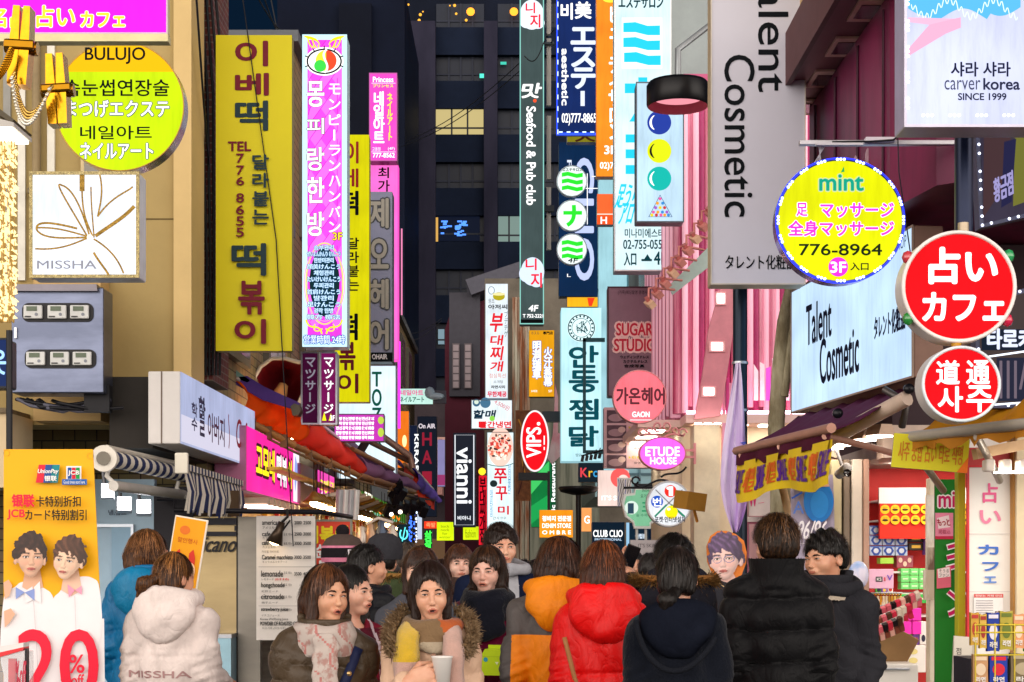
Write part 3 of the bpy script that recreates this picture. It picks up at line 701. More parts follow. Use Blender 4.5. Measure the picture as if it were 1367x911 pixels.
# poster banner stand
def poster():
    Y = 7.4; k = Y/F; r = thing('banner_stand', 'yellow card discount banner with two men in white suits and a red 20', 'banner', W(70, 600, Y), 0)
    zt = EYE+(HY-600)*k; X = lambda p: (p-70)*k; Z = lambda p: (600-p)*k
    YEL = D('#f6b408', .45, 0, .04, 1.5)
    m = MB(); m.prism([(X(5), 0), (X(124), 0), (X(139), Z(911)), (X(142), -zt+.06), (X(4), -zt+.06)], .006, YEL); m.build('banner_sheet', r)
    m = MB(); m.box((X(0), -.08, -zt), (X(146), .1, -zt+.06), D('#8b8d92', .35, .7), bev=.01); m.tube([(X(66), .03, -zt+.05), (X(66), .03, 0)], .012, STEEL, 8); m.build('stand', r)
    m = MB()
    for a, b in ((9, 605), (121, 609)): m.lathe([(.0, -.008), (.014, -.006), (.014, 0)], STEEL, T(X(a), -.002, Z(b), PI/2, 0, 0), 12)
    m.build('eyelet', r)
    SK = D('#e5b596', .5, 0, .04); SK2 = D('#f0c8ad', .5, 0, .04); HR = D('#4a2e22', .5, 0, .25, 30); HR2 = D('#6d4430', .5, 0, .25, 30); SHW = D('#f2eef0', .5, 0, .03); RED = D('#ee1c3c', .4, 0, .02); BL = D('#1c5fb0', .4, 0, .02)
    it = [('p', [(52, 640), (80, 640), (74, 600+45), (60, 606+50)], YEL)]
    it = [('p', [(5, 826), (139, 826), (141, 1000), (142, 1300), (5, 1300)], SHW)]
    # shoulders and suits, white
    it += [('p', smooth([(5, 800), (20, 784), (30, 777), (44, 780), (60, 786), (72, 800), (80, 850), (60, 900), (5, 900)]), SHW), ('p', smooth([(70, 806), (80, 790), (92, 776), (108, 770), (124, 772), (133, 786), (135, 850), (110, 900), (74, 860)]), SHW)]
    for (cx, cy, sk, lean) in ((44, 742, SK, 0), (93, 746, SK2, 3)): it += [('p', [(cx-9+lean, cy+14), (cx+9+lean, cy+14), (cx+14+lean, cy+42), (cx+lean, cy+50), (cx-14+lean, cy+42)], sk)]
    it += [('p', [(33, 790), (44, 783), (46, 800), (35, 806)], SHW), ('p', [(54, 776), (46, 784), (46, 800), (56, 806)], SHW),
           ('p', [(22, 784), (34, 791), (22, 800)], D('#8fa3dd', .5)), ('p', [(34, 791), (47, 786), (47, 802)], D('#8fa3dd', .5)), ('p', [(91, 780), (101, 788), (93, 798)], D('#f0a0bc', .5)), ('p', [(101, 788), (110, 782), (110, 794)], D('#f0a0bc', .5)), ('l', [(46, 802), (50, 860), (52, 900)], .8, D('#cfc8cc')), ('l', [(101, 796), (103, 850)], .8, D('#cfc8cc')),
           ('p', [(6, 778), (13, 774), (18, 782), (14, 796), (8, 800)], SK), ('p', [(7, 816), (16, 812), (22, 820), (14, 832), (8, 838)], SK),
           # the sum
           ('t', '20', 26, 841, 132, 935, RED, {'b': 1.2}), ('t', '%', 94, 874, 114, 898, RED, {'b': .5}), ('t', 'off', 97, 900, 114, 915, RED, {'b': .2}),
           # card marks
           ('p', [(54, 621), (82, 621), (79, 645), (50, 645)], D('#0e8a92', .4)), ('p', [(54, 621), (63, 621), (60, 645), (50, 645)], D('#e2203a', .4)), ('p', [(63, 621), (72, 621), (69, 645), (60, 645)], D('#1b4f9a', .4)),
           ('t', 'UnionPay', 53, 627, 80, 634, WHT2, {'b': .25, 'sh': .2}), ('t', '银联', 62, 636, 78, 643, WHT2, {'b': .25}),
           ('r', 91, 623, 111, 641, D('#f2f2f4')), ('r', 93, 625, 98, 640, D('#1d4f9e')), ('r', 98.7, 625, 103.5, 640, D('#d81f3a')), ('r', 104.2, 625, 109, 640, D('#1e9a46')), ('t', 'JCB', 94, 629, 108.5, 636, WHT2, {'b': .3}), ('r', 86, 640.5, 119, 648, BL), ('t', 'Good times start here.', 88, 642, 117, 646.5, WHT2),
           ('t', '银联', 20, 661, 49, 677, RED, {'b': .7}), ('t', '卡特别折扣', 52, 663, 111, 677, D('#2a211c'), {'b': .25}), ('t', 'JCB', 14, 681, 37, 694, RED, {'b': .5}), ('t', 'カード特别割引', 38, 681, 119, 695, D('#2a211c'), {'b': .25})]
    art(r, it, X, Z, k, y0=0.)
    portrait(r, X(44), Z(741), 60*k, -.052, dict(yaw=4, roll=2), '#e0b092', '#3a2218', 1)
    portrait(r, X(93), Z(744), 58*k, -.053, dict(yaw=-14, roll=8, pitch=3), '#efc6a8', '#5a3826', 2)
# low price stand in the corner
r = thing('display_stand', 'clear acrylic price stand with a red edge at the bottom left', 'display stand', W(15, 870, 6.6)); k = 6.6/F
m = MB(); m.box((-45*k, 0, -1.22), (22*k, .08, 0), GLASS('#d8dade', .3)); m.build('box', r)
m = MB(); m.prism([(-45*k, -8*k), (17*k, 6*k), (17*k, 2*k), (-45*k, -16*k)], .08, D('#e23a40', .4), T(0, -.01, 0)); m.prism([(-45*k, 2*k), (17*k, 12*k), (17*k, 6*k), (-45*k, -8*k)], .08, D('#e9e4e2', .5), T(0, -.008, 0)); m.box((19*k, -.01, -1.22), (22*k, .02, 4*k), D('#26262a', .4)); m.build('edge_strip', r)
m = MB(); m.box((-6*k, .02, -60*k), (4*k, .04, -10*k), D('#e8263c', .4)); m.build('price_card', r)
m = MB()
q, f = text_verts('%off', (8*k, -50*k, 22*k, -12*k)); put_text(m, q, f, D('#c43a50'), -.02, .3*k); m.build('lettering', r)
# cafe lightbox along the left kerb
WB = D('#d8d4d0', .4, 0, .08, 2)
r = free_sign('cafe_sign', 'long white cafe lightbox with handwritten red and blue lettering', 'sign', (-2.56, 12.72, 2.51), math.radians(89.3), 3.4, .56, E('#c3ccf2', .62, True),
    [('r', 1, 33, 339, 54, E('#d9d6ea', .75)), ('t', '할', 66, 12, 92, 30, D('#3a3f70')), ('t', '학수', 38, 20, 60, 42, D('#4a4f80'), {'v': True, 'b': .4}), ('t', '할', 66, 12, 92, 44, D('#40406c'), {'b': .4}), ('t', '아버지', 102, 22, 176, 46, D('#6a3a60'), {'b': .5}), ('l', bez((196, 16), (190, 22), (206, 30), (196, 46)), 3, D('#b0304a')), ('t', 'Cafe', 232, 16, 304, 42, D('#c23a4c'), {'b': .4, 'sh': .15})], side=WB, depth=.25)
m = MB(); m.box((0.2, .26, -.02), (3.4, .6, .54), D('#2a2622', .7)); m.build('backing', r)
m = MB(); m.box((-.004, .14, .002), (-.001, .15, .558), D('#6b5a50', .5)); m.build('seam', r)
# pink snack sign boxes
def oblique(name, label, px0, px1, ytop0, ybot0, X, items, face, depth=.3, side=None, cat='sign'):
    """sign parallel to the kerb in the plane x=X from photo column px0 (near) to px1 (far)"""
    Y0 = X*F/(px0-CX); Y1 = X*F/(px1-CX); z1 = EYE+(HY-ytop0)*Y0/F; z0 = EYE+(HY-ybot0)*Y0/F
    return free_sign(name, label, cat, (X, Y0, z0), math.radians(90), abs(Y1-Y0), z1-z0, face, items(abs(Y1-Y0)*100, (z1-z0)*100), side=side or D('#b06a8c', .4), depth=depth)
YELT = E('#ffe81e', 1.)
oblique('snack_sign', 'hot pink rice cake snack sign with yellow and white lettering', 329, 399, 568, 655, -2.46, lambda w, h: [
    ('r', w*.86, 2, w*.995, h-2, E('#f2e6ee', .9)), ('p', [(w*.9, h*.1), (w*.97, h*.3), (w*.9, h*.8), (w*.88, h*.5)], E('#8f9fe0', .9)),
    ('t', '고모네', w*.14, h*.22, w*.46, h*.72, YELT, {'b': 2.2, 'out': E('#5a1030', .3), 'ow': 4.5}), ('t', '떡볶', w*.5, h*.25, w*.70, h*.75, WHT, {'b': 2.2, 'out': E('#5a1030', .3), 'ow': 4.5}), ('t', '이', w*.72, h*.25, w*.80, h*.75, YELT, {'b': 2.2, 'out': E('#5a1030', .3), 'ow': 4.5})], E('#f5249c', .95, True))
oblique('menu_sign', 'small brown sign between the two pink snack signs', 401, 420, 618, 672, -2.42, lambda w, h: [('t', '떡볶이', w*.2, h*.4, w*.8, h*.5, WHT)], D('#a5806e', .4))
oblique('snack_sign', 'second smaller pink snack sign with crowded yellow lettering', 424, 447, 627, 672, -2.42, lambda w, h: [
    ('t', '오뎅', w*.08, h*.25, w*.5, h*.6, YELT, {'b': 3}), ('t', '튀김', w*.5, h*.2, w*.92, h*.55, YELT, {'b': 3}), ('t', '순대국', w*.1, h*.6, w*.9, h*.85, E('#ffd0ee', 1.), {'b': 2})], E('#e63aa8', .95, True))
# tall banners and signs hanging over the left side
TEAL = D('#0e2c34', .6); DRED = D('#6a1024', .7)
YB = D('#c8bc00', .55, 0, .06, 1.2)
it = [('t', '이', 315, 56, 357, 88, DRED, {'b': 2.6}), ('t', '베', 315, 99, 358, 127, DRED, {'b': 2.4}), ('t', '떡', 315, 136, 357, 174, TEAL, {'b': 2.2}),
      ('t', 'TEL', 305, 190, 335, 202, DRED, {'b': 1.1})]
for i, ch in enumerate('7768655'): it.append(('t', ch, 316, (206, 222, 237, 259, 275, 290, 305)[i], 326, (218, 234, 248, 271, 287, 302, 317)[i], DRED, {'b': 1.2}))
for i, ch in enumerate('달라붙는'): it.append(('t', ch, 338, 208+i*24.5, 359, 227+i*24.5, TEAL, {'b': .8}))
it += [('t', '떡', 311, 327, 355, 368, TEAL, {'b': 2.2}), ('t', '볶', 320, 377, 353, 420, DRED, {'b': 2.2}), ('t', '이', 315, 428, 355, 459, DRED, {'b': 2.6})]
r = sign('tall_banner', 'tall dull yellow vertical banner with dark red and navy brush lettering', 'sign', (288, 47, 390, 469), 14.0, YB, it, side=D('#8f8a50', .5), depth=.12, group=SG)
m = MB(); k = 14/F; m.tube([(-44*k, -.02, 3.0), (30*k, -.02, -.4), (53*k, -.03, -3.0)], .005, D('#14141a'), 5); m.build('wire', r)
# quilted pink clinic sign
Y = 16.; it = []
PKL, PKD = E('#ff6ef4', 1.), E('#c420b8', 1.)
for i in range(-2, 36):
    for j in range(-1, 4):
        x = 414+j*14.6+(7.3 if i % 2 else 0); z = 74+i*10.2
        if z > 452 or z < 62: continue
        L_ = max(411.4, x-7.3); R_ = min(455.6, x+7.3)
        if R_-L_ < 2: continue
        it.append(('p', [(L_, z+10.2*(x-L_)/7.3*0), (min(max(x, L_), R_), max(z-10.2, 51)), (R_, z), (min(max(x, L_), R_), min(z+10.2, 461))], PKL if (i+j) % 3 else E('#f84ae4', 1.)))
        it.append(('l', [(L_, z), (x if L_ < x < R_ else L_, max(z-10.2, 51))], .9, PKD))
GRL = E('#e6e016', 1.)
for sx in (1, -1):
    c = 433.5
    it += [('l', bez((c+sx*27, 50), (c+sx*18, 54), (c+sx*10, 52), (c+sx*6, 62)), [1, 2, 3, 3.4, 3.6, 3.8, 3.6, 3.4, 3.2, 3, 2.6, 2.2, 1.8, 1.4, 1], GRL), ('l', bez((c+sx*22, 52), (c+sx*20, 66), (c+sx*12, 70), (c+sx*14, 60)), 1.8, GRL), ('l', bez((c+sx*16, 54), (c+sx*14, 66), (c+sx*5, 72), (c+sx*8, 62)), 1.8, GRL)]
it += [('e', 433.5, 84, 25.5, 19, WHT), ('ering', 433.5, 84, 22.5, 16, 2.2, INK), ('c', 436, 83, 14, E('#f04a2a', 1.)), ('p', [(436+14*math.cos(a), 83-14*math.sin(a)) for a in [PI*.5+i*PI/16 for i in range(17)]], E('#ffe23a', 1.)), ('e', 428, 90, 8, 8, E('#3fd04a', 1.)), ('l', bez((437, 68), (424, 78), (446, 88), (434, 99)), 2.6, WHT)]
for a in (20, 55, 90, 125, 160, 200, 340): it.append(('l', [(433.5+22*math.cos(math.radians(a)), 84-16*math.sin(math.radians(a))), (433.5+27*math.cos(math.radians(a)), 84-21*math.sin(math.radians(a)))], 1.6, INK))
ol = {'out': E('#30103a', .4), 'ow': 1.3, 'b': .9}
for ch, z0, z1 in (('몽', 111, 144), ('피', 160, 180), ('랑', 199, 229), ('한', 239, 272), ('방', 285, 316)): it.append(('t', ch, 411, z0, 433, z1, WHT, ol))
for i, ch in enumerate('モンピ|ランハンバン'): it.append(('t', ch, 440 if ch != '|' else 446, 114+i*20.4, 455 if ch != '|' else 448, 128+i*20.4, WHT, {'b': .25}))
it.append(('t', '3F', 445, 312, 457.5, 322, E('#ffe23a', 1.), {'out': INK, 'ow': 1., 'b': .4}))
ORN = E('#ffd070', 1.)
it += [('e', 434, 378, 20, 46, E('#17393d', .55)), ('ering', 434, 380, 24.5, 54, 2., ORN), ('ering', 434, 380, 27, 50, 1.2, E('#ff9ad0', 1.))]
for i, s in enumerate(('습부관리', 'ぜいよんかんり けんこう', '한방미관리', '顔美けんこう', '체형관리', 'たいけいけんこう', '두피관리', '首肩けんこう', '발관리', '足けんこう', '경락 한방', '韓方 療法')):
    z = 329+i*8.4; w = 13 if i % 2 == 0 else 22; it.append(('t', s, 433-w, z, 433+w, z+6.4, E('#d8f4ff', 1.), {'b': .4, 'out': E('#2a7ac0', .6), 'ow': .9}))
it += [('t', '営業時間 24時', 407, 449, 461, 460, E('#e4f4ff', 1.), {'b': .5, 'out': E('#1c5ac0', .9), 'ow': 1.4})]
for sx in (1, -1): it += [('l', bez((433.5+sx*3, 447), (433.5+sx*6, 430), (433.5+sx*20, 446), (433.5+sx*24, 428)), 2.2, GRL), ('l', bez((433.5+sx*2, 440), (433.5+sx*12, 448), (433.5+sx*16, 440), (433.5+sx*12, 434)), 1.6, GRL)]
sign('clinic_sign', 'tall quilted pink massage clinic sign with a pomegranate emblem', 'sign', (404, 47, 463, 463), Y, E('#e63edc', 1., True), it, side=D('#bfe4ee', .3), depth=.3, frame=E('#c6ecf6', 1.), fw=6.5, group=SG)
# second yellow banner behind
it = [('t', '이', 461, 190, 478, 218, D('#a01818'), {'b': 2}), ('t', '베', 456, 226, 478, 250, D('#a01818'), {'b': 2}), ('t', '떡', 452, 256, 478, 287, INK, {'b': 1.6})]
for i, ch in enumerate('달라붙는'): it.append(('t', ch, 464, 318+i*18.5, 479, 333+i*18.5, INK, {'b': .7}))
it += [('t', '떡', 452, 420, 477, 454, INK, {'b': 1.6}), ('t', '볶', 453, 458, 474, 494, DRED, {'b': 1.8}), ('t', '이', 451, 500, 478, 525, DRED, {'b': 2.})]
sign('tall_banner', 'bright yellow vertical banner half hidden behind the quilted pink sign', 'sign', (447, 180, 493, 537), 18.5, E('#dcd409', .82, True), it, side=D('#a09a30', .5), depth=.2, group=SG)
sign('nail_sign', 'pink nail art sign with phone number above the grey hair salon sign', 'sign', (493, 98, 530, 215), 21, E('#fb4ac0', 1., True), [
    ('t', 'Princess', 498, 103, 525, 110, WHT, {'b': .3}), ('l', [(496, 111.5), (528, 111.5)], .5, WHT), ('t', 'プリンセス', 498, 113, 525, 117, E('#ffe94a', 1.), {'b': .2}),
    ('t', '네일아트', 499, 123, 513, 191, WHT, {'v': True, 'b': .6, 'line': .85}), ('t', 'ネイルア|ト', 517, 125, 524, 188, E('#ffe92a', 1.), {'v': True, 'b': .4, 'line': .85}),
    ('t', '고용원', 497, 197, 508, 202, WHT), ('t', '(4F)', 518, 197, 527, 202, WHT), ('l', [(496, 203.5), (528, 203.5)], .5, WHT), ('t', '777-8562', 498, 205, 527, 211, WHT, {'b': .3})], side=D('#8a2a6a', .4), depth=.25, frame=E('#d86ab8', .7), fw=1, group=SG)
sign('hair_sign', 'pink upper sign with two black letters under the nail art sign', 'sign', (494, 217, 531, 480), 21.3, E('#f96ac8', 1., True), [('t', '최', 505, 224, 519, 238, INK, {'b': .4}), ('t', '가', 505, 241, 520, 256, INK, {'b': .4})], side=E('#f04ab8', .9), depth=.3, group=SG)
sign('salon_sign', 'grey hair salon sign with big raised letters and a dark side', 'sign', (490, 256, 524, 483), 20.6, D('#8288a2', .5, 0, .08), [('t', ch, 494, 266+i*54, 518, 304+i*54, D('#9a988e', .4), {'b': 1.8, 'out': D('#3c4046', .5), 'ow': 3.}) for i, ch in enumerate('제오헤어')]+[('r', 490, 471, 524, 483, INK), ('t', 'OHAIR', 497, 473.5, 517, 480, D('#d8d8de'), {'b': .5})], side=D('#1d2230', .4), depth=.3, group=SG)
sign('toz_sign', 'white lightbox with large green latin letters below the grey salon sign', 'sign', (449, 488, 529, 640), 23, E('#d9edf6', 1., True), [('t', 'T', 497, 497, 509, 516, E('#0c5a4a', .6), {'b': .9, 'rot': 0}), ('t', 'O', 497, 520, 509, 542, E('#0c5a4a', .6), {'b': .9}), ('t', 'Z', 497, 545, 509, 564, E('#0c5a4a', .6), {'b': .9}), ('l', bez((496, 566), (508, 576), (500, 586), (510, 596)), 2.4, E('#0c6a4a', .6))], side=D('#a5b8c4', .4), depth=.3, frame=D('#9ab0b8', .4), fw=1, group=SG)
r = thing('light_edge', 'thin magenta light tube edging the left sign column', 'light tube', W(532.5, 480, 22.6)); k = 22.6/F
m = MB(); m.box((-1.5*k, 0, -92*k), (1.8*k, .04, 24*k), E('#f032d8', 1.5, True)); m.box((2.6*k, .02, 60*k), (4.4*k, .06, 175*k), E('#e884b0', .9)); m.build('tube', r)
for i, (x0, x1, lab) in enumerate(((427, 450, 'narrow purple massage sign with white letters and silver frame'), (402, 426, 'darker twin of the purple massage sign, partly behind it'))):
    it = [('t', ch, x0+6 if ch != '|' else (x0+x1)/2-.7, 478+j*15.5, x1-5 if ch != '|' else (x0+x1)/2+.7, 490+j*15.5, WHT if i == 0 else E('#a8a0b0', .5), {'b': .5}) for j, ch in enumerate('マッサ|ジ')]
    if i == 0: it += [('p', [(x0+3, 562), (x0+6, 550), (x0+9, 562)], GRL), ('p', [(x0+12, 562), (x0+15, 552), (x0+17, 562)], GRL), ('t', '3F', x0+14, 555, x0+20, 562, WHT, {'b': .3})]
    sign('massage_sign', lab, 'sign', (x0, 470, x1, 567), 16.4+i*.5, E('#7a1258' if i == 0 else '#4a1038', .75 if i == 0 else .5, True), it, side=D('#8a8a98', .3, .5), depth=.22, frame=D('#b9bcc8', .3, .6), fw=2, group=SG)
it = []
for i in range(5):
    for j in range(6): it.append(('t', random.choice(('한방', '경락', '전신', '美容', '足つぼ')), 449+j*8.6, 557+i*6.4, 456.6+j*8.6, 561.4+i*6.4, WHT, {'b': .3}))
sign('price_chart_sign', 'small magenta price chart sign with rows of white text', 'sign', (446, 553, 513, 590), 19, E('#c436b4', .95, True), it+[('e', 509, 562, 4, 5, E('#b8d048', .9)), ('e', 509, 578, 4, 6, E('#b8d048', .9))], side=D('#888888', .4), frame=D('#55505a', .4), fw=1)
r = sign('shoe_sign', 'small pale green nail sign with a fingertip shape at its end', 'sign', (533, 519, 578, 540), 32, E('#bfe8dc', .9, True), [('t', '네일아트', 535, 521, 565, 528, E('#e04a8a', .9), {'b': .2}), ('t', 'ネイルアート', 534, 530, 566, 537, E('#2a6a5a', .6), {'b': .2})], depth=.2)
m = MB(); k = 32/F; m.ball((18*k, 0, 5*k), (7*k, .08, 8*k), D('#aab8c8', .3)); m.ball((26*k, 0, 0), (12*k, .08, 5*k), D('#b8c6d4', .3)); m.box((24*k, .01, -9*k), (40*k, .1, 8*k), D('#4d4a56', .5)); m.build('ornament', r)
sign('hair_sign', 'black vertical hair sign with dim red letters', 'sign', (557, 556, 583, 690), 34, E('#1c2230', .5), [('t', 'On AIR', 559, 566, 581, 572, E('#e8dce4', .8), {'b': .3})]+[('t', ch, 564, z, 576, z+17, E('#8c1c30', .9), {'b': 1.}) for ch, z in (('H', 578), ('A', 602), ('I', 630))], side=D('#15161c', .4), depth=.3, group=SG)
r = sign('led_letter_sign', 'dark sign edged by stacked white neon letters beside the black hair sign', 'sign', (547, 568, 557, 645), 31, E('#1a2440', .5), [('t', 'KRRARA', 553.5, 580, 558.5, 642, WHT, {'rot': -90, 'b': .5})], depth=.2, group=SG)
sign('orange_lightbox', 'orange lit panel behind the white green lettered lightbox', 'sign', (529, 549, 546, 625), 28, E('#e8741c', .9, True), [('e', 540, 589, 3, 8, E('#ffe9a0', 1.1))], depth=.2)
sign('vianni_sign', 'black vertical sign with white rotated latin letters and white border', 'sign', (605, 578, 635, 704), 26, E('#262a36', .55), [('l', [(607.5, 581), (632.5, 581), (632.5, 701), (607.5, 701)], 1.3, E('#dfe3ea', .95), True), ('t', 'vianni', 610, 598, 629, 672, E('#f2f4f8', 1.), {'rot': -90, 'b': .7}), ('t', '비아니', 611, 689, 628, 694.5, E('#e8ecf2', .9), {'b': .2})], side=D('#1a1b20', .4), depth=.25, group=SG)
sign('pale_strip_sign', 'narrow pale violet strip sign between the dark signs', 'sign', (584, 587, 594, 650), 38, E('#8a84b4', .8, True), [('r', 584, 634, 594, 648, E('#a03a70', .7))], depth=.2)
for rect, col, lab, t in (((583, 697, 606, 722), '#d6ee12', 'lime yellow sheet sign left of the black latin lettered sign', 'back\nneck\nfor\nwinter'), ((618, 703, 639, 721), '#d2ea14', 'lime yellow sheet sign right of the black latin lettered sign', 'fashion')):
    sign('sheet_sign', lab, 'sign', rect, 29, E(col, .95, True), [('t', t, rect[0]+3, rect[1]+4, rect[2]-4, rect[3]-3, E('#8a9a10', .6))], depth=.04)
sign('neon_letters', 'green neon korean letters on a dark panel under a red panel', 'sign', (566, 708, 577, 732), 30.5, E('#143a1e', .5), [('t', '삼겹살', 567, 709, 576, 731, E('#3cff4a', 1.4), {'v': True, 'b': .6, 'line': .8})], depth=.08)
sign('red_lightbox', 'small red lit panel above the green neon letters', 'sign', (566, 696, 584, 706), 30.3, E('#f03a1c', 1., True), [('t', '족발', 569, 698, 581, 704, E('#ff8a5a', 1.), {'b': .3})], depth=.08)
r = sign('red_neon_sign', 'narrow red neon sign with black letters right of the black latin lettered sign', 'sign', (639, 635, 650, 728), 33, E('#e0182c', .95, True), [('t', '부대찌개집', 640.5, 638, 648.5, 724, E('#3a0610', .3), {'v': True, 'b': .6, 'line': .8})], depth=.2)
m = MB(); k = 33/F; m.ball((-1*k, .05, 52*k), (5*k, .06, 5*k), E('#ffd02a', 1.2), 10); m.build('lamp', r)
it = [('t', '봄', 6, 8, 40, 60, E('#f4f4e0', 1.), {'b': 3}), ]
r = thing('lamp_string', 'two strings of blue and white lights hanging past the stall lamps', 'fairy lights', W(552, 700, 24)); k = 24/F
m = MB()
for i in range(70):
    a = random.choice((-6, -4, 0, 3)); m.ball(((a+random.random())*k, random.random()*.1, random.uniform(-24, 24)*k), .012, E('#3a6aff', 2.2) if a < 2 else E('#d8e8ff', 1.8), 5)
m.box((5*k, .02, -20*k), (11*k, .06, 24*k), E('#c8d4e8', .8)); props(m.build('bulb', r), kind='stuff')
oblique('green_led_sign', 'green LED sign with orange swirls under the stall awning', 482, 541, 655, 682, -2.3, lambda w, h: [('l', circle(w*f, h*.5, w*.05, h*.26, n=16, a0=.4, a1=5.2), 5, E('#ff7a1c', 1.2)) for f in (.36, .5, .64, .78)]+[('t', '글', w*.03, h*.1, w*.2, h*.8, E('#fffbe0', 1.2), {'b': 4})]+[('c', w*(.04+i*.047), h*.93, 2.4, E('#b8f0ff', 1.4)) for i in range(21)], E('#3f7a24', .7, True))
sign('teal_sign', 'dark sign with a teal neon curl behind the drink dispensers', 'sign', (530, 700, 550, 728), 25, E('#1a3038', .5), [('l', circle(539, 713, 5, 7, a0=-.8, a1=4, n=18), 2, E('#5fe0e0', 1.3)), ('l', [(541, 704), (537, 723)], 1.5, E('#5fe0e0', 1.3))], depth=.1)
sign('snack_board', 'red snack board with yellow and white brush lettering beside the menu', 'sign', (420, 694, 470, 770), 14.6, D('#e0442c', .5, 0, .06), [('t', '떡볶이', 408, 703, 464, 725, D('#f2dc1e', .5), {'b': 1.4}), ('t', '순대', 421, 727, 447, 745, WHT2, {'b': 1.1}), ('t', '오뎅', 449, 730, 468, 744, WHT2, {'b': 1.}), ('t', '튀김', 425, 748, 462, 764, WHT2, {'b': 1.})], side=D('#8a8678', .5), frame=D('#8f8c7c', .5), fw=2.6, depth=.06)
# ------------------------------------------------------------------ signs, centre and right
NAVY = '#10275e'
r = sign('pub_sign', 'tall grey green seafood pub sign with two white splashes', 'sign', (694, -40, 726, 433), 28, E('#4e6060', .62, True), [
    ('e', 710, 20, 16, 20, E('#dfe9f4', 1.)), ('e', 703, 30, 9, 8, E('#dfe9f4', 1.)), ('e', 718, 31, 9, 8, E('#dfe9f4', 1.)), ('t', '니', 702, 4, 714, 18, E('#e0283c', 1.), {'b': .5}), ('t', '지', 708, 20, 721, 37, E('#e0283c', 1.), {'b': .5}),
    ('t', '맛', 697, 112, 722, 131, WHT, {'b': .9, 'sh': .2}), ('c', 714, 135, 2.4, E('#f0502a', 1.)),
    ('t', 'Seafood & Pub club', 703, 143, 715, 274, WHT, {'rot': -90, 'b': .45}),
    ('e', 711, 363, 15.5, 19, E('#cfdcf0', 1.)), ('e', 702, 366, 9, 11, E('#cfdcf0', 1.)), ('e', 716, 376, 9, 8, E('#cfdcf0', 1.)), ('t', '니', 702, 346, 716, 361, E('#e0283c', 1.), {'b': .5}), ('t', '지', 709, 365, 723, 384, E('#e0283c', 1.), {'b': .5}),
    ('t', '4F', 706, 408, 718, 416, WHT, {'b': .4, 'sh': .15}), ('t', 'T 752-2221', 698, 420, 725, 424.5, WHT, {'b': .3}), ('r', 695, 427, 725, 432, INK)], side=D('#39484a', .4), depth=.3, frame=E('#8fd8cc', .8), fw=1.2, group=SG)
m = MB(); k = 28/F
for a, b in ((-8, 40), (46, 136), (150, 235), (246, 330)): m.box((20*k, .2, (196-b)*k), (26*k, .3, (196-a)*k), D('#c8c2bc', .5)); 
m.build('wall_rail', r)
m = MB(); m.box((16*k, .1, 140*k), (30*k, .2, 143*k), D('#3a4550', .5)); m.box((16*k, .1, -84*k), (30*k, .2, -76*k), D('#2a3038', .5)); m.build('bracket', r)
r = sign('aesthetic_sign', 'dark blue aesthetic salon sign edged with blue and white LEDs', 'sign', (743, -40, 797, 178), 25, E(NAVY, .95, True), [
    ('t', '비', 749, 5, 764, 26, WHT, {'b': .9}), ('t', '美', 768, 3, 789, 25, WHT, {'b': .9}), ('t', 'ス', 772, -20, 790, -2, WHT, {'b': 1}),
    ('t', 'エステ', 763, 38, 794, 118, E('#d8e2f6', 1.), {'v': True, 'b': 1.5, 'line': .85}), ('r', 775, 122, 780.5, 142, E('#d8e2f6', 1.)), ('t', 'aesthetic', 750, 66, 758.5, 141, WHT, {'rot': -90, 'b': .7}), ('t', '02)777-8865', 750, 152, 796, 168, WHT, {'b': .5})], side=D('#16306c', .4), depth=.22, group=SG)
m = MB(); k = 25/F
for i in range(14): m.box((-25.8*k, -.02, (105-i*15.5-14)*k), (-24.8*k, -.006, (105-i*15.5-8)*k), E('#c8d8ff', 1.8))
for i in range(5): m.box((-24+i*10.5)*k and ((-24+i*10.5)*k, -.02, -108.4*k), ((-19+i*10.5)*k, -.006, -107.2*k), E('#c8d8ff', 1.8))
m.box((-27*k, -.01, -109*k), (-25.4*k, .1, 109*k), E('#2a4cff', 1.3)); m.box((-27*k, -.01, -109.6*k), (27*k, .1, -108.6*k), E('#2a4cff', 1.3)); m.build('led_strip', r)
sign('olive_sign', 'small olive sign between the blue salon sign and the navy sign', 'sign', (757, 179, 797, 190), 26, E('#9a9020', .6, True), [('t', '人', 768, 178, 794, 189, D('#6a2a10'), {'b': 1.})], depth=.2)
sign('navy_sign', 'navy vertical sign with white dotted letters behind three round discs', 'sign', (746, 190, 798, 396), 26.5, E('#0d2a4e', .8, True), [
    ('t', 'CLIO', 768, 212, 792, 374, E('#b8c4ee', .95), {'rot': -90, 'b': 1.2}), ('t', 'Peri', 757, 214, 763, 262, E('#dfe8ff', .9), {'rot': -90}), ('l', [(790, 236), (798, 236)], 1, WHT), ('l', [(784, 232), (784, 300)], 1, WHT), ('l', [(778, 252), (798, 252)], 1, WHT), ('t', 'L', 757, 366, 762, 370, WHT)], side=D('#0c2038', .4), depth=.25, group=SG)
GN = E('#28d42c', 1.)
